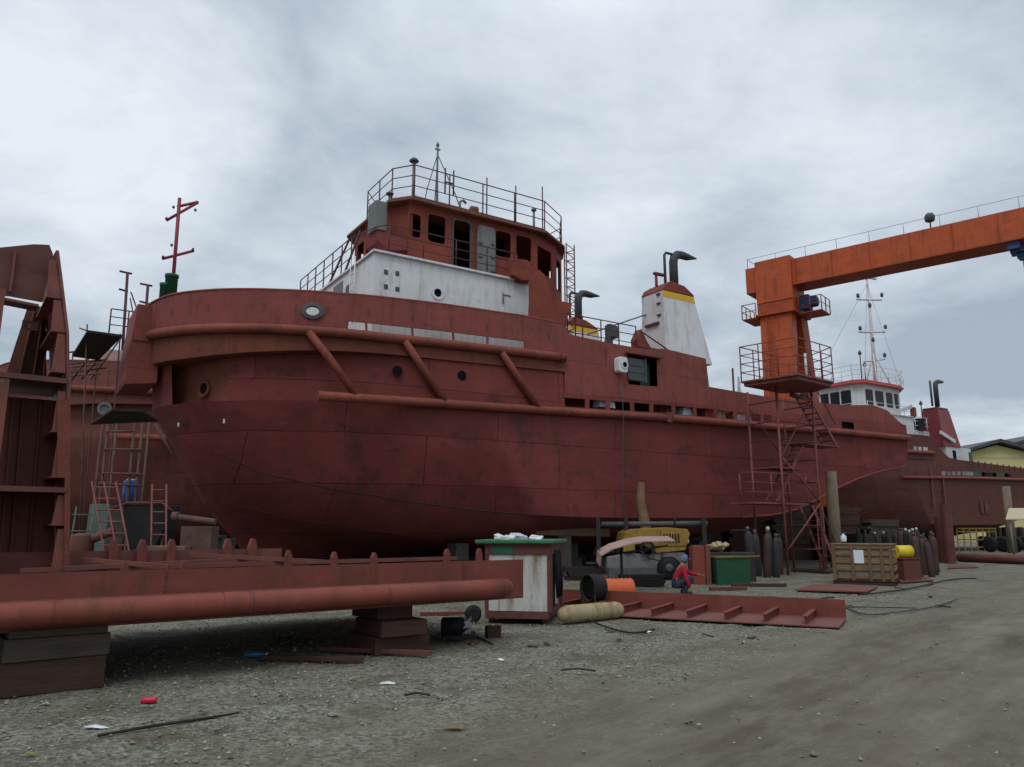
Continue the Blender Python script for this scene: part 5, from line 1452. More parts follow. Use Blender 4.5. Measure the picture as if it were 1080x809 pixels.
    b = MB(); b.tube([(-.72, -.42, 2.12), (-.4, -.42, 2.24), (.4, -.42, 2.24), (.66, -.42, 2.05)], .035, 6); b.build('rim', M['pile'], t4)
    for sx in (-.45, .45): MB().tube([(sx, -.3, -.03), (sx * .9, -.3, 1.6)], .03, 6).build('leg', M['scaf_brown'], t4)
    # grey green board and its rack
    c = atY(96, 607, 19.5); c.z = 0
    o = MB().box((0, 0, 1.12), (.5, .05, 2.3), m=Matrix.Rotation(R(-5), 3, 'X')).build('board', M['panelgreen'], bevel=.01); o.location = c; tag(o, 'grey green board propped upright beside the wide ladder', 'board')
    c = atY(78, 607, 19.3); c.z = 0
    b = MB()
    for x in (-.22, .22): b.tube([(x, 0, -.03), (x + .05, .1, 2.2)], .02, 6)
    for z in (.9, 1.2, 1.6, 2.0): b.tube([(-.22, .03, z), (.24, .06, z)], .016, 6)
    o = b.build('rack', M['panelgreen']); o.location = c; tag(o, 'small green tube rack beside the upright hull frame', 'rack')
    # hand pump of pipes right of the narrow ladder
    c = atY(188, 612, 18.0); c.z = 0
    b = MB(); b.tube([(-.2, 0, 1.92), (.75, 0, 1.8)], .08, 10); b.lathe([(.12, 0), (.12, .14)], (-.25, 0, 1.92), 10, 'x'); b.mm(.05, .75, -.2, .25, -.03, 1.7)
    o = b.build('pump', M['scaf_brown'], bevel=.01); o.location = c; tag(o, 'rusty brown pump with a horizontal pipe under the tug stem', 'pump')
    c = atY(222, 600, 19); c.z = 0
    b = MB(); b.mm(-.5, .5, -.2, .2, -.03, 1.42); b.mm(-.6, .3, -.25, .15, 1.421, 1.5); o = b.build('workbench', plain('dark_green_bench', (.02, .035, .028), .7), bevel=.01); o.location = c
    tag(o, 'dark green workbench under the tug stem', 'workbench')
    c = atY(175, 607, 17.6); c.z = 0
    o = MB().box((0, 0, .62), (.9, .35, 1.3)).build('timber_stand', M['polewood'], bevel=.02); o.location = c; tag(o, 'pale timber stand between the ladders behind the steel section', 'stand')
    c = atY(85, 590, 18.2); c.z = 0
    b = MB(); b.lathe([(.25, .55), (.25, 1.05), (.1, 1.1)], (0, 0, .45), 12); b.tube([(.05, 0, 1.35), (.7, .0, 1.6)], .1, 8); b.mm(-.2, .6, -.2, .2, -.03, 1.0)
    o = b.build('pipe_fitting', M['pile'], bevel=.01); o.location = c; tag(o, 'rust brown pipe fitting on a block beside the upright hull frame', 'pipe fitting')
left_scaffold()

# ================================================================== MIDDLE YARD OBJECTS
def booth():
    g = gnd(513, 655); g2 = gnd(578, 657)
    # front width along FB-like bearing
    th = math.degrees(math.atan2(g2.x - g.x, g2.y - g.y))
    fr = Frame(g.x, g.y, 101)
    W, D, H_ = 1.12, 1.75, 1.42
    t = thing('power_booth', 'white and red metal booth with a green roof at the end of the steel section', 'booth', fr.world(0, 0), fr.rot)
    b = MB()
    b.mm(.0, W, .0, .025, .18, 1.18); b.build('front_panel', M['dirty_white'], t, bevel=.005)
    b = MB(); b.mm(-.02, W + .02, -.02, D, .05, .17); b.mm(.02, .12, .1, .2, -.03, .05); b.mm(W - .12, W - .02, .1, .2, -.03, .05); b.mm(W - .12, W - .02, D - .3, D - .2, -.03, .05)
    b.build('base_frame', M['pile'], t, bevel=.005)
    b = MB()
    b.mm(-.03, .04, -.015, .06, .171, 1.35); b.mm(W + .0, W + .06, -.025, .25, .171, 1.35); b.mm(W + .0, W + .06, D - .15, D, .171, 1.35)
    b.mm(-.03, W + .06, -.03, .04, 1.181, 1.36); b.mm(W, W + .05, .251, D - .15, 1.18, 1.36); b.build('corner_frame', M['pile'], t)
    b = MB(); b.mm(W - .05, W - .03, .26, D - .16, .2, 1.2); b.build('side_panel', M['dirty_white'], t)
    b = MB(); b.mm(W - .02, W + .01, .55, .95, .22, 1.18); b.build('side_opening', M['black'], t)
    b = MB(); b.mm(-.02, W - .06, D - .02, D, .171, 1.35); b.mm(-.01, .01, .061, D - .03, .171, 1.35); b.build('back_panel', M['dirty_white'], t)
    b = MB(); b.slab([(-.2, -.12), (W + .14, -.12), (W + .14, D + .1), (-.2, D + .1)], 1.38, 1.44); b.build('roof', M['roofgreen'], t, bevel=.01)
    b = MB(); b.mm(-.18, W + .12, -.1, D + .08, 1.362, 1.379); b.build('roof_trim', M['upright_dark'], t)
    b = MB(); b.mm(.1, .5, -.04, -.031, 1.19, 1.34); b.build('window', M['green'], t)
    b = MB()
    for k in range(4): b.tube([(W + .1, .35 + .2 * k, 1.25), (W + .14, .38 + .2 * k, .8), (W + .12, .42 + .2 * k, .4), (W + .09, .5 + .2 * k, .7), (W + .1, .45 + .2 * k, 1.1)], .02, 6)
    b.build('hanging_cable', M['rubber'], t)
    # silver bundle on the roof
    p = fr.world(.45, .6, 1.44)
    b = MB(); rnd = random.Random(11)
    for k in range(9):
        c = (rnd.uniform(-.4, .4), rnd.uniform(-.25, .25), rnd.uniform(.02, .07)); b.box(c, (rnd.uniform(.15, .3), rnd.uniform(.1, .25), rnd.uniform(.03, .09)), m=Matrix.Rotation(rnd.uniform(-.4, .4), 3, 'X') @ Matrix.Rotation(rnd.uniform(0, 3), 3, 'Z'))
    o = b.build('plastic_bundle', M['foil'], bevel=.01); o.location = p; tag(o, 'crumpled silver plastic bundle lying on the green booth roof', 'bundle')
    # cream gas tank on the ground in front
    a, c = gnd(591, 656), gnd(655, 650)
    mid = (a + c) / 2; d = (c - a); Lg = d.length
    rr = .155
    t2 = thing('gas_tank', 'cream coloured long gas tank lying on the ground beside the booth', 'gas tank', (mid.x, mid.y, rr - .03), math.atan2(d.y, d.x))
    Lh = Lg / 2
    b = MB(); b.lathe([(.02, -Lh - .02), (.09, -Lh), (.125, -Lh + .05), (rr, -Lh + .14), (rr, Lh - .14), (.125, Lh - .05), (.09, Lh), (.02, Lh + .02)], (0, 0, 0), 24, 'x'); b.build('tank_body', M['tank'], t2)
    for x in (-Lh + .3, 0, Lh - .3): MB().lathe([(rr + .004, -.012), (rr + .004, .012)], (x, 0, 0), 24, 'x').build('weld_band', M['tank'], t2)
booth()

rb_ = random.Random(31)
def yard_mid():
    # dark industrial fan on its stand
    g = gnd(627, 642); t = thing('drum_fan', 'dark grey drum fan on a low tube stand behind the cream tank', 'fan', g, R(-52))
    t.scale = (.78, .7, .82)
    b = MB()
    n = 24
    for ro, ri, ya, yb in ((.30, .26, -.28, .28),):
        vs = []
        for y, r_ in ((ya, ro), (yb, ro * .9), (yb, ri * .9), (ya, ri)):
            for j in range(n): vs.append((r_ * math.cos(6.2832 * j / n), y, .52 + r_ * 1.18 * math.sin(6.2832 * j / n)))
        fs = []
        for k in range(4):
            for j in range(n): fs.append((k * n + j, k * n + (j + 1) % n, ((k + 1) % 4) * n + (j + 1) % n, ((k + 1) % 4) * n + j))
        b.add(vs, fs, True)
    b.build('drum_housing', M['rubber'], t)
    b = MB(); b.lathe([(.07, -.08), (.07, .08)], (0, 0, .52), 12, 'y')
    for k in range(6):
        a = 1.047 * k; b.bar((0, -.02, .52), (.24 * math.cos(a), .02, .52 + .27 * math.sin(a)), .1, .012, (0, 1, 0))
    b.build('fan_blades', M['rubber'], t)
    MB().lathe([(.25, 0), (.25, .01)], (0, -.2, .52), 20, 'y').build('mouth_dark_disc', M['black'], t)  # black disc added to darken the mouth of the drum
    b = MB()
    for y in (-.25, .25):
        for x in (-.28, .28): b.tube([(x, y, -.02), (x * .9, y, .4)], .02, 6)
        b.tube([(-.3, y, .03), (.3, y, .03)], .02, 6)
    b.build('stand', M['scaf_dark'], t)
    # orange duct hose section
    g = gnd(648, 636); t = thing('air_duct', 'bright orange corrugated air duct lying behind the drum fan', 'air duct', (g.x, g.y, .28), R(10))
    prof = []
    for k in range(9): prof += [(.27, -.38 + k * .095), (.245, -.33 + k * .095)]
    MB().lathe(prof, (0, 0, 0), 20, 'x').build('duct_hose', M['brightorange'], t)
    MB().lathe([(.2, 0), (.2, .01)], (-.385, 0, 0), 16, 'x').build('duct_opening', M['rubber'], t)
    # ribbed L section on the ground
    a, c = gnd(600, 645), gnd(885, 663)
    c2 = gnd(885, 652)
    a = gnd(640, 650); d = (c - a); fr_th = math.degrees(math.atan2(d.x, d.y)); fr = Frame(c.x, c.y, fr_th)
    t = thing('ribbed_steel_panel', 'flat red ribbed steel panel with an upright back flange lying on the gravel', 'steel panel', fr.world(0, 0), fr.rot)
    Lp = 6.2; Wp = 1.55
    b = MB(); b.mm(-Lp, 0, 0, Wp, .005, .025); b.build('base_plate', M['crimson_plate'], t)
    b = MB(); b.mm(-Lp, 0, Wp + .001, Wp + .02, .0, .35); b.build('back_flange', M['section'], t)
    for k in range(8):
        x = -.55 - k * .68
        b = MB(); b.bar((x, .15, .09), (x, Wp - .002, .09), .015, .13); b.bar((x, .12, .158), (x, Wp - .003, .158), .09, .012); b.build('rib', M['section'], t)
    # person squatting
    person(gnd(720, 626), R(0))
    # green bin
    a, c = gnd(757, 616), gnd(792, 616); w = c.x - a.x
    t = thing('green_bin', 'dark green steel bin with a rusty rim beside the red cabinet', 'bin', ((a.x + c.x) / 2, a.y, 0))
    b = MB(); b.grid_holes([-w / 2, w / 2], [-.03, .78], [], lambda u, v, q: (u, q, v), .03)
    b.mm(-w / 2, -w / 2 + .03, .031, .9, -.03, .78); b.mm(w / 2 - .03, w / 2, .031, .9, -.03, .78); b.mm(-w / 2 + .031, w / 2 - .031, .87, .9, -.03, .78); b.mm(-w / 2 + .031, w / 2 - .031, .031, .869, .05, .08)
    b.build('bin_body', M['bingreen'], t)
    b = MB(); b.bar((-w / 2 - .03, -.01, .80), (w / 2 + .3, -.01, .84), .07, .04); b.mm(-w / 2 - .02, w / 2 + .02, .85, .93, .785, .825); b.build('rim', M['frameyel'], t)
    # red cabinet
    a, c = gnd(734, 616), gnd(753, 616); w = c.x - a.x
    t = thing('red_cabinet', 'faded red steel cabinet behind the squatting worker', 'cabinet', ((a.x + c.x) / 2, a.y + .3, 0))
    b = MB(); b.mm(-w / 2, w / 2 - .16, 0, .5, -.03, 1.12); b.build('cabinet_body', M['wheel'], t, bevel=.015)
    b = MB(); b.mm(w / 2 - .15, w / 2, -.04, .46, -.03, 1.16); b.build('door', M['crimson_plate'], t, bevel=.01)
    b = MB(); b.mm(-w / 2 + .05, w / 2 - .2, .02, .45, 1.121, 1.16); b.build('top_board', M['polewood'], t)
    # rags on the ground behind (yellow-white bundle)
    p = atY(758, 577, 26.0); b = MB(); rnd = random.Random(4)
    for k in range(7): b.box((rnd.uniform(-.3, .3), rnd.uniform(-.2, .2), rnd.uniform(-.08, .1)), (.22, .18, .1), m=Matrix.Rotation(rnd.uniform(-1, 1), 3, 'X') @ Matrix.Rotation(rnd.uniform(0, 3), 3, 'Z'))
    o = b.build('cloth_bundle', M['tank'], bevel=.02); o.location = p
    tag(o, 'pale yellow cloth bundle on the pipe stack behind the green bin', 'bundle')
    q = MB().box((0, 0, p.z / 2 - .1), (1.6, .6, p.z - .13)).build('pipe_crate', M['scaf_dark'], bevel=.03); q.location = (p.x + .3, p.y, 0)
    tag(q, 'dark crate under the pale cloth bundle behind the green bin', 'crate')
    # dark shed frame under the hull
    t = thing('shed_frame', 'dark steel post and pipe frame along the foot of the tug hull', 'frame', gnd(690, 606))
    rt = t.location
    for px in (632, 662, 745):
        g = gnd(px, 610); tp = atY(px, 545, g.y)
        MB().box((g.x - rt.x, g.y - rt.y, tp.z / 2), (.14, .1, tp.z)).build('post', M['scaf_dark'], t)
    g = gnd(632, 610); p0, p1 = atY(634, 553, g.y + .1), atY(746, 552, g.y + .1)
    MB().tube([Vector(p0) - rt, Vector(p1) - rt], .09, 10).build('top_pipe', M['dkgrey'], t)
    p0, p1 = atY(620, 574, g.y + .15), atY(640, 573, g.y + .15)
    # tan timber wale under the hull left of the posts
    p0, p1 = atY(563, 560, 28), atY(640, 562, 29.5)
    o = MB().bar(p0, p1, .4, .3).build('timber_wale', M['polewood'], bevel=.03); tag(o, 'long tan timber wale wedged under the bilge of the big tug', 'timber')
    o2 = MB().box((0, 0, p0.z / 2 - .1), (.5, .5, p0.z - .13)).build('keel_block', M['concrete'], bevel=.02); o2.location = ((p0.x * .6 + p1.x * .4), (p0.y * .6 + p1.y * .4), 0)
    tag(o2, 'dark block carrying the tan timber wale', 'keel block')
    # yellow machine
    g = gnd(690, 612); g.y += .6
    t = thing('yellow_machine', 'old mustard yellow engine hood on a grey wheeled chassis under the tug', 'machine', g, R(4))
    def side(pts, ya, yb, nm, mat, bv=.02): return MB().side(pts, ya, yb).build(nm, mat, t, bevel=bv)
    side([(-.95, 1.12), (-.85, 1.55), (-.6, 1.66), (.6, 1.72), (1.3, 1.66), (1.38, 1.5), (1.2, .95), (.2, .86), (.0, 1.0), (-.3, 1.16)], -.1, 1.2, 'engine_hood', M['truck'], .02)
    b = MB()
    for k in range(6): b.mm(.45 + .1 * k, .50 + .1 * k, -.112, -.101, 1.2, 1.5)
    b.mm(-.2, 1.22, -.108, -.101, 1.08, 1.10); b.mm(.34, .36, -.108, -.101, 1.11, 1.62)
    b.build('hood_louvres', M['rubber'], t)
    b = MB(); b.tube([(-.4, -.15, .95), (-.1, -.25, .7), (.3, -.2, .6), (.4, -.1, .9)], .025, 6); b.build('hose', M['rubber'], t)
    b = MB(); b.lathe([(.02, 0), (.09, .01), (.1, .05), (.07, .1)], (1.28, .1, 1.25), 12, 'x'); b.build('headlight', M['cap'], t)
    b = MB(); b.tube([(1.0, .4, 1.6), (1.0, .4, 2.0), (1.1, .4, 2.05)], .035, 8); b.build('exhaust_pipe', M['rubber'], t)
    side([(-.95, .9), (-.95, 1.38), (-.55, 1.38), (-.55, .88)], -.16, -.1, 'side_cover', M['truck'])
    side([(-1.5, .2), (-1.5, .75), (-.6, .86), (.0, .80), (.3, .88), (1.15, .90), (1.3, .7), (1.3, .2), (1.08, .2), (1.0, .55), (.75, .72), (.45, .70), (.25, .5), (.2, .2)], -.05, 1.1, 'chassis', M['grey'], .04)
    b = MB(); ring(b, (-.12, -.12, 1.02), .26, .2, .05); b.tube([(-.12, -.14, 1.02), (-.2, .1, .8)], .04, 6); b.build('steering_wheel', M['rubber'], t)
    for x in (.62,):
        w = MB().lathe([(.2, -.12), (.36, -.1), (.38, 0), (.36, .1), (.2, .12)], (x, .02, .35), 18, 'y').build('wheel', M['rubber'], t)
        MB().lathe([(.17, -.13), (.05, -.135)], (x, .02, .35), 14, 'y').build('rim', M['dkgrey'], w)
    side([(-1.9, .8), (-1.8, 1.05), (-1.3, 1.1), (-1.2, .86)], -.05, .5, 'seat', M['rubber'], .04)
    side([(-1.5, .05), (-1.5, .4), (.1, .42), (.15, .05)], -.3, -.06, 'step_board', M['dkgrey'], .03)
    for i, (px, py, L_, h_, lab) in enumerate(((676, 618, 1.5, .34, 'low dark plank stack in front of the yellow machine'), (612, 611, 1.1, .5, 'dark plank stack behind the drum fan'))):
        gg = gnd(px, py); b = MB()
        for k in range(int(h_ / .085)): b.box((rb_.uniform(-.06, .06), rb_.uniform(-.03, .03), .04 + .085 * k), (L_ * rb_.uniform(.85, 1.05), .5, .08))
        o = b.build('plank_stack', M['plank']); o.location = gg; o.rotation_euler = (0, 0, R(4)); tag(o, lab, 'plank stack')
    # curved plywood sheet leaning over it
    b = MB(); pts = [atY(632, 594, 21.4), atY(633, 583, 21.4), atY(645, 576, 21.5), atY(662, 571, 21.6), atY(678, 568, 21.7), atY(710, 567.5, 21.8)]
    org = gnd(650, 620)
    vs = []
    for p in pts:
        vs += [p + Vector((0, -.25, -.06)), p + Vector((0, .75, .05)), p + Vector((0, .75, .02)), p + Vector((0, -.25, -.09))]
    fs = []
    for i in range(len(pts) - 1):
        for k in range(4): fs.append((i * 4 + k, i * 4 + (k + 1) % 4, (i + 1) * 4 + (k + 1) % 4, (i + 1) * 4 + k))
    fs += [(0, 1, 2, 3), (len(vs) - 1, len(vs) - 2, len(vs) - 3, len(vs) - 4)]
    b.add(vs, fs); o = b.build('plywood_sheet', M['tarp']); tag(o, 'bent pinkish plywood sheet hanging in front of the yellow machine', 'sheet')
    p0 = atY(655, 573, 21.9)
    b = MB(); b.tube([(p0.x, p0.y, -.03), (p0.x, p0.y, p0.z - .1)], .04, 6); b.tube([(p0.x - .6, p0.y, -.03), (p0.x - .6, p0.y, 1.1)], .04, 6); b.tube([(p0.x - .6, p0.y, .9), (p0.x + 1.3, p0.y, 1.2)], .03, 6)
    o = b.build('sheet_trestle', M['scaf_dark']); tag(o, 'dark tube trestle holding the bent plywood sheet', 'trestle')
    # wooden offcuts near the worker
    for i, (px, py, L_, a, lab) in enumerate(((768, 622, 1.1, 12, 'rusty steel offcut lying behind the ribbed panel'), (800, 618, 1.6, -6, 'brown timber offcut in front of the green bin'))):
        g = gnd(px, py); o = MB().box((0, 0, .03), (L_, .12, .09)).build('offcut', M['pile' if i == 0 else 'timber'], bevel=.01); o.location = g; o.rotation_euler = (0, 0, R(a)); tag(o, lab, 'offcut')

# ------------------------------------------------------------------ squatting worker
def skinned(name, joints, edges, radii, mat, parent, sub=2, root=0):
    me = bpy.data.meshes.new(name); me.from_pydata(joints, edges, []); me.update()
    o = bpy.data.objects.new(name, me); COL.objects.link(o)
    md = o.modifiers.new('s', 'SKIN'); md.use_smooth_shade = True
    sv = me.skin_vertices[0].data
    for i, r_ in enumerate(radii):
        sv[i].radius = (r_, r_) if not isinstance(r_, tuple) else r_
        sv[i].use_root = (i == root)
    o.modifiers.new('d', 'SUBSURF').levels = sub
    o.modifiers['d'].render_levels = sub
    dg = bpy.context.evaluated_depsgraph_get(); dg.update()
    m2 = bpy.data.meshes.new_from_object(o.evaluated_get(dg))
    bpy.data.objects.remove(o)
    for p in m2.polygons: p.use_smooth = True
    m2.materials.clear(); m2.materials.append(mat)
    n = bpy.data.objects.new(name, m2); COL.objects.link(n); n.parent = parent
    return n

def person(loc, rz):
    t = thing('person', 'worker squatting in a red jacket, dark jeans and blue grey head cloth, reaching right', 'person', loc, rz)
    # local: +x is where the worker faces, y = away from the viewer (his left side)
    J = {}
    J['pelvis'] = (-.16, 0, .27); J['belly'] = (-.12, 0, .42); J['chest'] = (-.03, 0, .60); J['neck'] = (.03, 0, .735); J['head'] = (.06, 0, .80)
    J['hipR'] = (-.13, -.1, .25); J['kneeR'] = (.24, -.17, .42); J['ankR'] = (.03, -.16, .09)
    J['hipL'] = (-.13, .1, .25); J['kneeL'] = (.28, .16, .40); J['ankL'] = (.07, .16, .09)
    J['shR'] = (0, -.19, .65); J['elR'] = (.06, -.25, .38); J['wrR'] = (.16, -.22, .15)
    J['shL'] = (.03, .19, .65); J['elL'] = (.27, .2, .5); J['wrL'] = (.5, .12, .47)
    names = list(J)
    idx = {n: i for i, n in enumerate(names)}
    E = [('pelvis', 'belly'), ('belly', 'chest'), ('chest', 'neck'), ('neck', 'head'), ('pelvis', 'hipR'), ('hipR', 'kneeR'), ('kneeR', 'ankR'), ('pelvis', 'hipL'), ('hipL', 'kneeL'), ('kneeL', 'ankL'),
         ('chest', 'shR'), ('shR', 'elR'), ('elR', 'wrR'), ('chest', 'shL'), ('shL', 'elL'), ('elL', 'wrL')]
    rad = dict(pelvis=(.12, .11), belly=(.12, .1), chest=(.13, .11), neck=.05, head=.055, hipR=.085, kneeR=.055, ankR=.035, hipL=.085, kneeL=.055, ankL=.035,
               shR=.058, elR=.042, wrR=.028, shL=.058, elL=.042, wrL=.028)
    body = skinned('body', [J[n] for n in names], [(idx[a], idx[b]) for a, b in E], [rad[n] for n in names], M['skin'], t)
    # head, hands and feet join into the same body mesh
    bm = bmesh.new(); bm.from_mesh(body.data)
    def blob(c, s, rot=None, seg=16):
        r_ = bmesh.ops.create_uvsphere(bm, u_segments=seg, v_segments=10, radius=1)
        mt = Matrix.Translation(c) @ (rot or Matrix.Identity(4)) @ Matrix.Diagonal((*s, 1))
        bmesh.ops.transform(bm, matrix=mt, verts=r_['verts'])
        for v in r_['verts']:
            for f in v.link_faces: f.smooth = True
    hd = Matrix.Rotation(R(18), 4, 'Y')
    hc = Vector((.09, 0, .875))
    blob(hc, (.088, .073, .108), hd)
    blob(hc + Vector((.085, 0, -.025)), (.018, .013, .018)); blob(hc + Vector((.06, 0, -.075)), (.03, .035, .025))
    for sy in (-1, 1):
        blob(hc + Vector((.0, .073 * sy, -.015)), (.02, .01, .026)); 
    def tube_to_bm(pts, r0, r1):
        mb = MB(); k = len(pts); mb.tube(pts, [lerp(r0, r1, i / (k - 1)) for i in range(k)], 6)
        vs = [bm.verts.new(v) for v in mb.v]
        for f in mb.f:
            fc = bm.faces.new([vs[i] for i in f]); fc.smooth = True
    for w, d, up, thumb in ((Vector(J['wrR']), Vector((.35, .1, -.93)).normalized(), Vector((.93, 0, .35)), 1), (Vector(J['wrL']), Vector((.95, -.15, -.25)).normalized(), Vector((.2, 0, 1)), -1)):
        sd = d.cross(up).normalized(); up = sd.cross(d)
        rot = Matrix((d, sd, up)).transposed().to_4x4()
        blob(w + d * .045, (.05, .04, .018), rot, 10)
        for k, ln_ in enumerate((.065, .075, .07, .055)):
            b0 = w + d * .085 + sd * (.028 - .019 * k)
            tube_to_bm([b0 - d * .02, b0 + d * ln_ * .5 - up * .006, b0 + d * ln_ * .85 - up * .03], .0095, .007)
        b0 = w + d * .03 + sd * .035 * thumb
        tube_to_bm([b0, b0 + d * .03 + sd * .03 * thumb, b0 + d * .06 + sd * .035 * thumb - up * .012], .012, .008)
    bm.to_mesh(body.data); bm.free()
    # clothes
    jn = ['pelvis', 'belly', 'chest', 'neck', 'shR', 'elR', 'wrR', 'shL', 'elL', 'wrL']
    jj = dict(J); jj['pelvis'] = (-.17, 0, .30); jj['neck'] = (.02, 0, .72)
    jj['wrR'] = tuple(Vector(J['elR']).lerp(Vector(J['wrR']), .88)); jj['wrL'] = tuple(Vector(J['elL']).lerp(Vector(J['wrL']), .88))
    ji = {n: i for i, n in enumerate(jn)}
    jr = dict(pelvis=(.15, .125), belly=(.148, .12), chest=(.155, .125), neck=.075, shR=.075, elR=.057, wrR=.043, shL=.075, elL=.057, wrL=.043)
    skinned('jacket', [jj[n] for n in jn], [(ji[a], ji[b]) for a, b in E if a in ji and b in ji], [jr[n] for n in jn], M['jacket'], t)
    tn = ['pelvis', 'hipR', 'kneeR', 'ankR', 'hipL', 'kneeL', 'ankL']
    tj = dict(J); tj['pelvis'] = (-.16, 0, .25); ti = {n: i for i, n in enumerate(tn)}
    tr = dict(pelvis=(.13, .12), hipR=.105, kneeR=.075, ankR=.055, hipL=.105, kneeL=.075, ankL=.055)
    skinned('trousers', [tj[n] for n in tn], [(ti[a], ti[b]) for a, b in E if a in ti and b in ti], [tr[n] for n in tn], M['jeans'], t)
    for nm in ('ankR', 'ankL'):
        a = J[nm]; b = MB(); b.prism([(-.09, -.03), (.19, -.03), (.2, .02), (.1, .06), (.03, .11), (-.08, .1)], lambda u, v, w: (a[0] + u, a[1] + w, v), -.045, .045)
        b.build('shoe', M['shoe'], t, bevel=.02)
    # head cloth: open at the face
    b = MB(); n = 18; rows = []
    for i in range(9):
        ph = -0.75 + (math.pi / 2 + .75) * i / 8
        row = []
        for j in range(n + 1):
            th = R(62) + (2 * math.pi - R(124)) * j / n
            if ph > .75: th = 2 * math.pi * j / n
            r_ = math.cos(ph)
            row.append(hc + (hd.to_3x3() @ Vector((.102 * r_ * math.cos(th), .088 * r_ * math.sin(th), .122 * math.sin(ph)))))
        rows.append(row)
    vs = [p for row in rows for p in row]; m_ = n + 1
    b.add(vs, [(i * m_ + j, i * m_ + j + 1, (i + 1) * m_ + j + 1, (i + 1) * m_ + j) for i in range(8) for j in range(n)], True)
    b.box(hc + hd.to_3x3() @ Vector((.12, 0, .05)), (.08, .12, .012), m=hd.to_3x3())
    o = b.build('head_cloth', M['hood'], t)
    sm = o.modifiers.new('thick', 'SOLIDIFY'); sm.thickness = .008
yard_mid()

def right_yard():
    # plywood crate
    a, c = gnd(880, 615), gnd(944, 617)
    d = c - a; W = d.length; rz = math.atan2(d.y, d.x)
    t = thing('wooden_crate', 'slatted softwood shipping crate with a white paper sheet on its front', 'crate', a, rz)
    H_, D = 1.18, 1.3
    b = MB()
    for z, h in ((.16, .1), (.4, .17), (.62, .17), (.85, .14), (1.06, .12)): b.mm(0, W, 0, .02, z, z + h)
    b.build('front_slats', M['cratewood'], t)
    b = MB()
    for z, h in ((.16, .1), (.4, .17), (.62, .17), (.85, .14), (1.06, .12)):
        b.mm(-.02, 0, .0, D, z, z + h); b.mm(W, W + .02, 0, D, z, z + h); b.mm(0, W, D, D + .02, z, z + h)
    b.build('side_slats', M['cratewood'], t)
    for x in (.0, W * .31, W * .6, W * .8, W - .09): MB().mm(x, x + .09, -.025, -.001, .1, H_).build('batten', M['polewood'], t)
    b = MB(); b.mm(-.05, W + .05, -.03, D + .05, H_, H_ + .03); b.build('lid', M['cratewood'], t)
    b = MB()
    for y in (0, D * .5, D - .1): b.mm(-.03, W + .03, y, y + .1, -.03, .08)
    b.mm(-.03, W + .03, -.03, D, .081, .1); b.build('pallet_base', M['timber'], t)
    b = MB(); b.mm(.12, W - .1, .05, D - .05, .11, 1.08); b.build('wrapped_load', plain('dusty_wrap', (.16, .14, .12), .6, var=.4, scale=5), t)
    b = MB(); b.mm(W * .36, W * .53, -.012, -.003, .62, 1.02); b.build('paper_sheet', M['paper'], t)
    # cable reel on rusty box
    a = gnd(955, 612); t = thing('rusty_box', 'rust red steel box beside the crate carrying the yellow reel', 'box', (a.x, a.y, 0), R(25))
    MB().mm(-.4, .4, -.3, .4, -.03, .68).build('box_body', M['pile'], t, bevel=.02)
    MB().mm(-.43, .43, -.33, .43, .685, .72).build('lid', M['section'], t, bevel=.01)
    t2 = thing('cable_reel', 'bright yellow cable reel on top of the rusty box', 'cable reel', (a.x - .05, a.y - .1, .72), R(10))
    MB().lathe([(.17, -.24), (.2, -.23), (.2, .23), (.17, .24)], (0, 0, .21), 20, 'x').build('reel_core', M['pailyellow'], t2)
    for x in (-.25, .25): MB().lathe([(.21, -.015), (.21, .015)], (x, 0, .21), 22, 'x').build('reel_flange', M['pailyellow'], t2)
    # gas bottles
    def bottle(mat, cap, h=1.35, r_=.115):
        t = thing('gas_bottle', 'x', 'gas bottle')
        MB().lathe([(r_ * .9, -.03), (r_, .0), (r_, h * .8), (r_ * .85, h * .87), (r_ * .5, h * .92), (r_ * .3, h * .94)], (0, 0, 0), 14).build('bottle_body', mat, t)
        v = MB().lathe([(.04, h * .94), (.055, h * .95), (.055, h), (.03, h + .03)], (0, 0, 0), 10).build('valve_cap', cap, t)
        return t
    protos = [bottle(M['cyl_rust'], M['pile']), bottle(M['cyl_grey'], M['dkgrey']), bottle(M['cyl_green'], M['cap'])]
    used = set(); rb = random.Random(77)
    def place(p, k, label, group, rz=0, sc=1.0):
        o = protos[k]
        if k not in used: used.add(k)
        else: o = copy_tree(o)
        sc *= rb.uniform(.86, 1.06)
        o.location = p + Vector((rb.uniform(-.06, .06), rb.uniform(-.1, .1), 0)); o.rotation_euler = (R(rb.uniform(-3, 3)), R(rb.uniform(-3, 3)), rz); o.scale = (sc,) * 3
        o['label'] = label; o['group'] = group
    # near scaffolding
    for i, (px, py, k) in enumerate(((793, 614, 1), (800, 612, 1), (807, 613, 0), (812, 611, 2), (818, 613, 1), (824, 610, 0))):
        place(gnd(px, py - 5), k, 'dark dusty gas bottle standing between the green bin and the scaffold tower', 'gas bottles beside the scaffold tower', i, 1.25)
    rnd = random.Random(8)
    for i, (px, py, k) in enumerate(((966, 607, 0), (971, 608, 0), (976, 606, 0), (980, 608, 0), (985, 606, 0), (970, 603, 1), (978, 602, 0), (987, 603, 0))):
        place(gnd(px, py), k, 'rust brown gas bottle in the tight cluster right of the rusty box', 'gas bottles beside the rusty box', i, 1.1)
    for i in range(20):
        px = 908 + i * 3.5 + rnd.uniform(-1, 1); py = 591 + rnd.uniform(-3, 3)
        place(gnd(px, py), rnd.choice((0, 1, 2, 2)), 'dark gas bottle in the row behind the wooden crate', 'gas bottles in a row behind the crate', i, 1.25)
    # extra on top of crate: small white jug
    p = gnd(905, 608); t = thing('jug', 'small white plastic jug standing on the crate lid', 'jug', (p.x - .35, p.y + .15, 1.21))
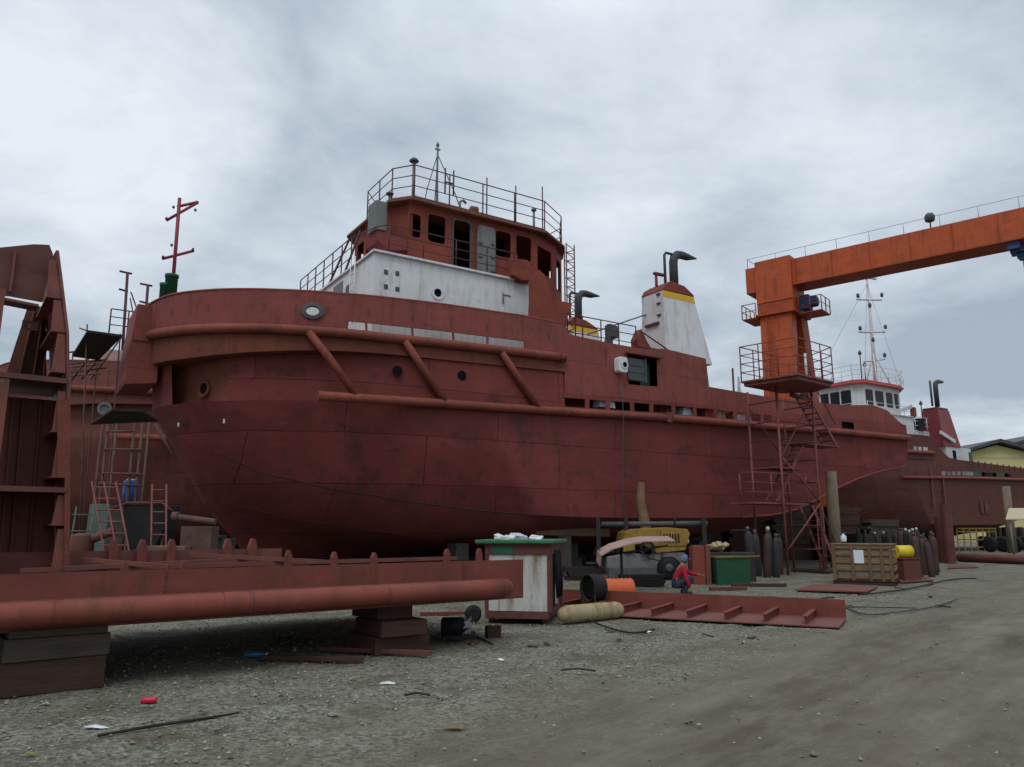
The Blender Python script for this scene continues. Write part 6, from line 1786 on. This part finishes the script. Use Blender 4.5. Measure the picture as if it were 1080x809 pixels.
    MB().lathe([(.09, 0), (.1, .04), (.1, .2), (.04, .26), (.04, .3)], (0, 0, 0), 14).build('jug_body', M['paper'], t)
    MB().lathe([(.045, .3), (.045, .34)], (0, 0, 0), 12).build('jug_lid', M['plastic_blue'], t)
    # piles
    for px, top, bot, r_, lab in ((996, 545, 593, .27, 'left and shorter of the two rusty steel tubes standing upright'), (1003, 532, 594, .26, 'right and taller of the two rusty steel tubes standing upright')):
        g = gnd(px, bot); tp = atY(px, top, g.y)
        b = MB(); n = 18; vs = []; fs = []
        for z, rr in ((-.03, r_), (tp.z, r_), (tp.z, r_ * .85), (tp.z - .6, r_ * .85)):
            for j in range(n): vs.append((rr * math.cos(6.2832 * j / n), rr * math.sin(6.2832 * j / n), z))
        for k in range(3):
            for j in range(n): fs.append((k * n + j, k * n + (j + 1) % n, (k + 1) * n + (j + 1) % n, (k + 1) * n + j))
        b.add(vs, fs, True)
        o = b.build('steel_tube', M['pile'], autosmooth=40); o.location = g; tag(o, lab, 'steel tube', 'rusty steel tubes standing beside the crate')
    # flat plates on the ground
    for pts, lab in (([(838, 623), (914, 625), (926, 620), (860, 617)], 'flat red steel plate on the ground in front of the crate'),
                     ([(950, 615), (985, 613), (978, 610), (945, 611)], 'small pale brown plate on the ground right of the crate'),
                     ([(1000, 600), (1032, 599), (1028, 596), (1000, 597)], 'rusty plate lying at the foot of the steel tubes')):
        b = MB(); w = [gnd(*p) for p in pts]; o0 = w[0]
        b.slab([(q.x - o0.x, q.y - o0.y) for q in w], .0, .035); o = b.build('steel_plate', M['crimson_plate' if 'flat red' in lab else 'pile']); o.location = o0; tag(o, lab, 'steel plate', 'steel plates on the ground')
    # long red pipe
    a, c = gnd(1012, 592), gnd(1100, 595.5)
    b = MB(); b.tube([(0, 0, .2), (c.x - a.x, c.y - a.y, .2)], .24, 14); o = b.build('steel_pipe', M['pile']); o.location = a; tag(o, 'long dark red pipe lying on the ground at the right edge', 'pipe')
    # ochre frame barrier
    a, c = gnd(1011, 581), gnd(1052, 581)
    t = thing('barrier_frame', 'ochre steel barrier frame under the far right tug', 'barrier', a, math.atan2(c.y - a.y, c.x - a.x)); W = (c - a).length
    b = MB()
    for z in (.25, .85, 1.5, 1.75): b.mm(0, W, -.04, .04, z, z + .1)
    b.build('rails', M['frameyel'], t)
    for k in range(7): MB().mm(W * k / 6 - .05, W * k / 6 + .05, -.06, -.041, -.03, 1.85).build('post', M['frameyel'], t)
    # black tyres pile
    rnd = random.Random(21)
    for i in range(11):
        g = gnd(1036 + i * 4.6, 580 + (i % 3)); 
        b = MB(); b.lathe([(.3, -.15), (.5, -.15), (.6, -.08), (.6, .08), (.5, .15), (.3, .15)], (0, 0, .6), 16, 'x'); o = b.build('tyre', M['rubber']); o.location = g + Vector((0, 0, -.03)); o.rotation_euler = (0, 0, R(rnd.uniform(-15, 40)))
        tag(o, 'black tyre standing in the row beside the ochre barrier', 'tyre', 'tyres standing under the far right tug')
    # brown drums seen above
    for i in range(5):
        g = gnd(1046 + i * 8, 577); b = MB(); b.lathe([(.35, -.03), (.38, 0), (.38, 1.9), (.2, 2.0)], (0, 0, 0), 12); o = b.build('drum', M['cyl_rust']); o.location = g
        tag(o, 'rust brown drum behind the row of black tyres', 'drum', 'drums behind the black tyres')
    # beige awning
    p = atY(1074, 533, 44); t = thing('awning', 'pale beige awning on poles at the right edge', 'awning', (p.x, 44, 0))
    b = MB(); z1 = p.z; b.add([(-1.0, -.3, z1 - .75), (2.5, -.3, z1 - .75), (2.5, 1.8, z1 - .1), (.6, 1.8, z1 - .1), (-1.0, -.3, z1 - .82), (2.5, -.3, z1 - .82), (2.5, 1.8, z1 - .17), (.6, 1.8, z1 - .17)],
                         [(0, 1, 2, 3), (7, 6, 5, 4), (0, 4, 5, 1), (1, 5, 6, 2), (2, 6, 7, 3), (3, 7, 4, 0)]); b.build('awning_sheet', M['beige'], t)
    for x, y in ((-.7, -.2), (1.8, -.2), (1.8, 1.6)): MB().tube([(x, y, -.03), (x, y, z1 - (.8 if y < 0 else .2))], .05, 6).build('pole', M['grey'], t)
right_yard()

# ================================================================== FAR BUILDINGS AND LATTICE BOOM
def far():
    Y = 115.0
    def house(pl, pr, y_eave, y_peak, Yh, name, label):
        a, c = atY(pl, y_eave, Yh), atY(pr, y_eave, Yh); pk = atY((pl + pr) / 2, y_peak, Yh)
        t = thing(name, label, 'building', ((a.x + c.x) / 2, Yh, 0))
        W = c.x - a.x; D = 24
        hw = W / 2 - 1.2
        b = MB(); b.mm(-hw, hw, 0, D, -.1, a.z); b.prism([(-hw, a.z + .01), (hw, a.z + .01), (0, pk.z - .35)], lambda u, v, w: (u, w, v), 0.0, D); b.build('wall', M['wall_y'], t)
        b = MB()
        for s_ in (-1, 1): b.bar_ = None
        b.prism([(-W / 2, a.z - .1), (0, pk.z), (W / 2, a.z - .1), (W / 2, a.z + .35), (0, pk.z + .5), (-W / 2, a.z + .35)], lambda u, v, w: (u, w, v), -1.2, D + 1); b.build('roof', M['roofdk'], t)
        for k in range(5):
            x = -hw + (k + .5) * 2 * hw / 5; b = MB(); b.mm(x - 1.1, x + 1.1, -.08, -.005, a.z - 5.2, a.z - 3.0); b.build('window', M['green'] if k % 2 == 0 else M['glass'], t)
        b = MB(); b.mm(-hw, hw, -.06, -.004, a.z - 1.0, a.z - .7); b.build('wall_trim', M['beige'], t)
    house(1014, 1090, 477, 467, 118, 'yellow_shed', 'cream yellow shed with dark gable roof beyond the far tug')
    house(1068, 1150, 469, 458, 135, 'yellow_warehouse', 'taller cream yellow warehouse at the right edge behind the shed')
    a = atY(1047, 470, 112); c = atY(1037.5, 441, 112)
    t = thing('boom_crane', 'small dark lattice crane boom rising behind the yellow shed', 'crane', (a.x, 128, 0))
    k = 128 / 112
    p0 = Vector((0, 0, 2.6)); p1 = Vector(((c.x - a.x) * k, 0, (c.z - 1.6) * k + 1.6))
    b = MB()
    d = (p1 - p0).normalized(); sx = d.cross(Vector((0, 1, 0)))
    for s_ in (-.55, .55):
        for q in (-.55, .55): b.tube([p0 + sx * s_ + Vector((0, q, 0)), p1 + sx * s_ * .5 + Vector((0, q * .5, 0))], .11, 5)
    n = 14
    for i in range(n):
        u0, u1 = p0.lerp(p1, i / n), p0.lerp(p1, (i + 1) / n); s0 = lerp(.55, .28, i / n)
        b.tube([u0 - sx * s0 - Vector((0, s0, 0)), u1 + sx * s0 - Vector((0, s0, 0))], .07, 4)
    b.build('lattice_boom', M['dkgrey'], t)
    b = MB(); b.mm(-2.2, 3.0, -1.5, 1.5, 1.0, 3.6); b.build('cab', M['frameyel'], t, bevel=.1)
    b = MB(); b.mm(-2.5, 2.8, -1.8, -1.0, -.03, .98); b.mm(-2.5, 2.8, 1.0, 1.8, -.03, .98); b.build('tracks', M['rubber'], t, bevel=.2)
    b = MB(); b.tube([p1, (p1.x * 1.0 + 3, 0, 3.6)], .04, 4); b.tube([p1, (p1.x - .3, 0, 8)], .04, 4); b.build('cable', M['dkgrey'], t)
far()

# ================================================================== LITTER AND SMALL THINGS
def litter():
    g = gnd(157, 740); t = thing('drink_can', 'red and white drink can lying on the gravel', 'can', g + Vector((0, 0, .012)), R(10))
    MB().lathe([(.026, -.07), (.033, -.06), (.033, .06), (.026, .07)], (0, 0, .0), 16, 'x').build('can_body', M['canred'], t)
    MB().lathe([(.024, .07), (.02, .068)], (0, 0, 0), 14, 'x').build('can_top', M['cap'], t)
    a, c = gnd(103, 776), gnd(252, 752)
    b = MB(); d = c - a; b.tube([(0, 0, 0), tuple(d * .35 + Vector((.01, -.02, .012))), tuple(d * .7), tuple(d)], [.012, .014, .012, .009], 7)
    o = b.build('stick', M['plank']); o.location = a; tag(o, 'long thin dark stick lying on the gravel in the foreground', 'stick')
    # leaf
    g = gnd(30, 796); b = MB(); b.add([(-.06, 0, 0), (0, -.022, .012), (.07, .01, 0), (0, .03, .016), (0, 0, .004)], [(0, 1, 4), (1, 2, 4), (2, 3, 4), (3, 0, 4)]); o = b.build('leaf', M['leafy']); o.location = g; tag(o, 'yellow green leaf on the gravel at the lower left', 'leaf')
    # papers / plastic scraps
    rnd = random.Random(6)
    for px, py, s_, lab in ((100, 766, .12, 'pale plastic scrap beside the thin stick'), (410, 720, .1, 'white paper scrap on the gravel below the timber stack'), (683, 666, .1, 'white scrap beside the ribbed panel'),
                            (528, 695, .07, 'white chip on the gravel below the booth'), (480, 766, .12, 'pale wood splinter on the dirt track')):
        g = gnd(px, py); b = MB(); pts = [(s_ * rnd.uniform(.6, 1.1) * math.cos(6.283 * j / 8), s_ * .45 * rnd.uniform(.6, 1.1) * math.sin(6.283 * j / 8)) for j in range(8)]
        vs = [(x, y, rnd.uniform(0, .02)) for x, y in pts] + [(0, 0, .03)]
        b.add(vs, [(j, (j + 1) % 8, 8) for j in range(8)]); o = b.build('scrap', M['foil'] if 'wood' not in lab else M['cratewood']); o.location = g + Vector((0, 0, -.015)); tag(o, lab, 'litter')
    g = gnd(268, 692); t = thing('water_bottle', 'crushed blue plastic water bottle in the shade under the steel section', 'bottle', g + Vector((0, 0, .02)), R(8))
    MB().lathe([(.03, -.13), (.035, -.11), (.03, -.02), (.035, .06), (.015, .11), (.013, .14)], (0, 0, 0), 12, 'x').build('bottle_body', plain('blue_clear_plastic', (.03, .12, .3), .3), t)
    MB().lathe([(.016, .14), (.016, .165)], (0, 0, 0), 10, 'x').build('bottle_cap', M['paper'], t)
    g = gnd(82, 716); t = thing('shoe', 'old dark shoe lying against the left timber stack', 'shoe', g + Vector((0, -.05, 0)), R(0))
    MB().side([(-.14, -.03), (.14, -.03), (.15, .02), (.06, .06), (.0, .12), (-.13, .11)], -.045, .045).build('upper', M['rubber'], t, bevel=.02)
    # motor by the right stack
    g = gnd(487, 672); t = thing('electric_motor', 'small dark electric motor with a silver rag beside the timber stack', 'motor', g, R(10))
    MB().lathe([(.1, -.22), (.13, -.2), (.13, .1), (.09, .14), (.03, .24)], (-.1, 0, .17), 16, 'x').build('motor_body', M['rubber'], t)
    MB().mm(-.3, .25, -.14, .14, -.03, .03).build('base', M['scaf_dark'], t)
    b = MB(); rnd = random.Random(14)
    for k in range(6): b.box((.12 + rnd.uniform(-.15, .15), rnd.uniform(-.1, .1), .2 + rnd.uniform(-.04, .08)), (.14, .1, .025), m=Matrix.Rotation(rnd.uniform(-.8, .8), 3, 'X') @ Matrix.Rotation(rnd.uniform(-.8, .8), 3, 'Y'))
    b.build('rag', M['foil'], t)
    g = gnd(520, 672); o = MB().box((0, 0, .07), (.22, .16, .2)).build('timber_block', M['timber'], bevel=.012); o.location = g; o.rotation_euler = (0, 0, R(20)); tag(o, 'small brown timber block right of the electric motor', 'timber block')
    # black wheel by the booth
    g = gnd(499, 656); t = thing('wheel', 'small black wheel lying behind the electric motor beside the booth', 'wheel', g, R(20))
    MB().lathe([(.08, -.05), (.14, -.05), (.16, 0), (.14, .05), (.08, .05)], (0, 0, .14), 18, 'y').build('tyre', M['rubber'], t)
    MB().lathe([(.08, -.03), (.03, -.045), (.03, .045), (.08, .03)], (0, 0, .14), 14, 'y').build('hub', M['dkgrey'], t)
    # dark puddly steel scraps under the section
    for px, py, L_, a, m_, lab in ((395, 688, 1.6, -14, 'upright_dark', 'dark steel bar lying under the steel section left of the right stack'), (330, 696, 1.3, -4, 'timber', 'brown plank lying in the shade under the steel section'),
                                   (470, 648, 1.0, 8, 'section', 'red steel bar lying on the ground behind the electric motor')):
        g = gnd(px, py); o = MB().box((0, 0, .02), (L_, .08, .06)).build('steel_bar' if 'steel bar' in lab else 'plank', M[m_], bevel=.008); o.location = g; o.rotation_euler = (0, 0, R(a)); tag(o, lab, 'bar' if 'bar' in lab else 'plank')
    # wire coil stub hanging at the section's end
    q = gnd(590, 690)
    # thin rods on the gravel
    for px, py, L_, a, lab in ((915, 641, 2.0, -3, 'thin dark rod lying right of the ribbed panel'), (440, 733, .25, 5, 'short dark twig on the gravel below the motor'), (610, 707, .4, -5, 'dark bent wire on the gravel below the tank')):
        g = gnd(px, py); b = MB(); b.tube([(-L_ / 2, 0, .0), (0, .03, .015), (L_ / 2, -.02, .0)], .011, 6); o = b.build('rod', M['scaf_dark']); o.location = g; o.rotation_euler = (0, 0, R(a)); tag(o, lab, 'rod')
litter()

def hoses():
    rr = random.Random(17)
    for pts, r_, mat, lab in (([(600, 640), (612, 650), (640, 662), (668, 668), (690, 664)], .016, 'rubber', 'thin black hose trailing from the booth past the cream tank'),
                              ([(740, 632), (775, 634), (812, 630), (840, 634), (880, 630)], .018, 'rubber', 'black cable lying behind the ribbed panel'),
                              ([(890, 640), (912, 648), (945, 646), (985, 640), (1010, 632)], .016, 'dkgrey', 'grey cable snaking over the dirt right of the ribbed panel'),
                              ([(905, 628), (940, 624), (965, 620), (1000, 612), (1030, 610)], .02, 'rubber', 'dark hose running along the yard in front of the gas bottles'),
                              ([(462, 668), (480, 676), (500, 672), (520, 680)], .012, 'rubber', 'short black wire beside the electric motor'),
                              ([(640, 622), (668, 628), (700, 630), (716, 628)], .014, 'brightorange', 'thin orange cord lying from the air duct to the worker')):
        w = [gnd(*p) for p in pts]; o0 = w[0].copy(); fine = []
        for k in range(len(w) - 1):
            p0, p1, p2, p3 = w[max(k - 1, 0)], w[k], w[k + 1], w[min(k + 2, len(w) - 1)]
            for q in range(6):
                u = q / 6; fine.append(.5 * ((2 * p1) + (p2 - p0) * u + (2 * p0 - 5 * p1 + 4 * p2 - p3) * u * u + (3 * p1 - p0 - 3 * p2 + p3) * u ** 3) - o0 + Vector((0, 0, .002 + r_ * .4)))
        fine.append(w[-1] - o0)
        o = MB().tube(fine, r_, 6).build('hose' if 'hose' in lab else 'cable', M[mat]); o.location = o0; tag(o, lab, 'hose' if 'hose' in lab else 'cable')
    for i in range(16):
        px, py = rr.choice(((rr.uniform(640, 880), rr.uniform(664, 676)), (rr.uniform(890, 1000), rr.uniform(616, 640)), (rr.uniform(440, 600), rr.uniform(660, 690))))
        g = gnd(px, py); L_ = rr.uniform(.08, .3)
        b = MB(); b.bar((-L_ / 2, 0, .0), (L_ / 2, rr.uniform(-.03, .03), rr.uniform(0, .03)), rr.uniform(.03, .08), rr.uniform(.006, .03))
        o = b.build('offcut', M[rr.choice(('pile', 'scaf_dark', 'timber'))]); o.location = g + Vector((0, 0, -.01)); o.rotation_euler = (0, 0, rr.uniform(0, 3.1)); tag(o, 'small scrap offcut lying loose on the yard ground', 'offcut', 'small scrap offcuts on the yard')
hoses()

# ================================================================== WORLD, SUN, CAMERA
def world():
    w = bpy.data.worlds.new('World'); S.world = w; w.use_nodes = True
    nt = w.node_tree; ns = nt.nodes; ln = nt.links
    ns.clear()
    out = ns.new('ShaderNodeOutputWorld'); bg = ns.new('ShaderNodeBackground'); bg.inputs['Strength'].default_value = 0.1
    ln.new(bg.outputs[0], out.inputs[0])
    sky = ns.new('ShaderNodeTexSky'); sky.sky_type = 'NISHITA'; sky.sun_disc = False
    sky.sun_elevation = R(52); sky.sun_rotation = R(SUN_AZ); sky.air_density = 1.5; sky.dust_density = 3
    tc = ns.new('ShaderNodeTexCoord'); v = tc.outputs['Generated']
    se = ns.new('ShaderNodeSeparateXYZ'); ln.new(v, se.inputs[0])
    z = math_(nt, 'ADD', math_(nt, 'MAXIMUM', se.outputs[2], 0.0), .22)
    cb = ns.new('ShaderNodeCombineXYZ'); ln.new(math_(nt, 'DIVIDE', se.outputs[0], z), cb.inputs[0]); ln.new(math_(nt, 'DIVIDE', se.outputs[1], z), cb.inputs[1])
    cv = cb.outputs[0]
    n1 = noise(nt, cv, 0.75, 9, .55, (1.0, 1.0, 1)); n1.node.inputs['Distortion'].default_value = .35
    n2 = noise(nt, cv, 1.9, 9, .6); n2.node.inputs['Distortion'].default_value = .3
    n = math_(nt, 'ADD', math_(nt, 'MULTIPLY', n1, .55), math_(nt, 'MULTIPLY', n2, .45))
    def lobe(px, py, wd):
        d = Vector(ray(px, py)).normalized()
        vm = ns.new('ShaderNodeVectorMath'); vm.operation = 'DOT_PRODUCT'; ln.new(v, vm.inputs[0]); vm.inputs[1].default_value = d
        return ramp(nt, vm.outputs['Value'], math.cos(R(wd)), 1.0)
    br = math_(nt, 'ADD', math_(nt, 'MULTIPLY', lobe(70, 55, 14), .17), math_(nt, 'MULTIPLY', lobe(790, -20, 20), .12))
    n = math_(nt, 'ADD', n, br)
    n = math_(nt, 'SUBTRACT', n, math_(nt, 'MULTIPLY', lobe(900, 150, 16), .03))
    c = mixc(nt, ramp(nt, n, .41, .63), (3.9, 4.65, 5.55), (8.3, 9.1, 9.8))
    # overcast sky grows brighter to the zenith, above the picture
    zen = ramp(nt, se.outputs[2], .58, .95, 1.0, 2.1)
    cm = ns.new('ShaderNodeVectorMath'); cm.operation = 'SCALE'; ln.new(c, cm.inputs[0]); ln.new(zen, cm.inputs['Scale'])
    c = mixc(nt, .93, sky.outputs[0], cm.outputs[0])
    ln.new(c, bg.inputs['Color'])
SUN_AZ = 200.0
world()
sun = bpy.data.lights.new('sun', 'SUN'); sun.energy = 0.9; sun.angle = R(25); sun.color = (1, .96, .9)
so = bpy.data.objects.new('sun', sun); COL.objects.link(so)
az = R(SUN_AZ); el = R(52)
sd = Vector((math.sin(az) * math.cos(el), math.cos(az) * math.cos(el), math.sin(el)))   # towards the sun
so.rotation_euler = sd.to_track_quat('Z', 'Y').to_euler(); so.location = sd * 60

cam = bpy.data.cameras.new('camera'); co = bpy.data.objects.new('camera', cam); COL.objects.link(co)
co.location = (0, 0, EYE); co.rotation_euler = (R(90) + PITCH, 0, 0)
cam.sensor_width = 36; cam.lens = F / 1080 * 36; cam.clip_end = 4000; cam.clip_start = .05
S.camera = co
S.view_settings.view_transform = 'Standard'; S.view_settings.look = 'None'; S.view_settings.exposure = 0; S.view_settings.gamma = 1
S.view_settings.use_curve_mapping = False
S.cycles.max_bounces = 6
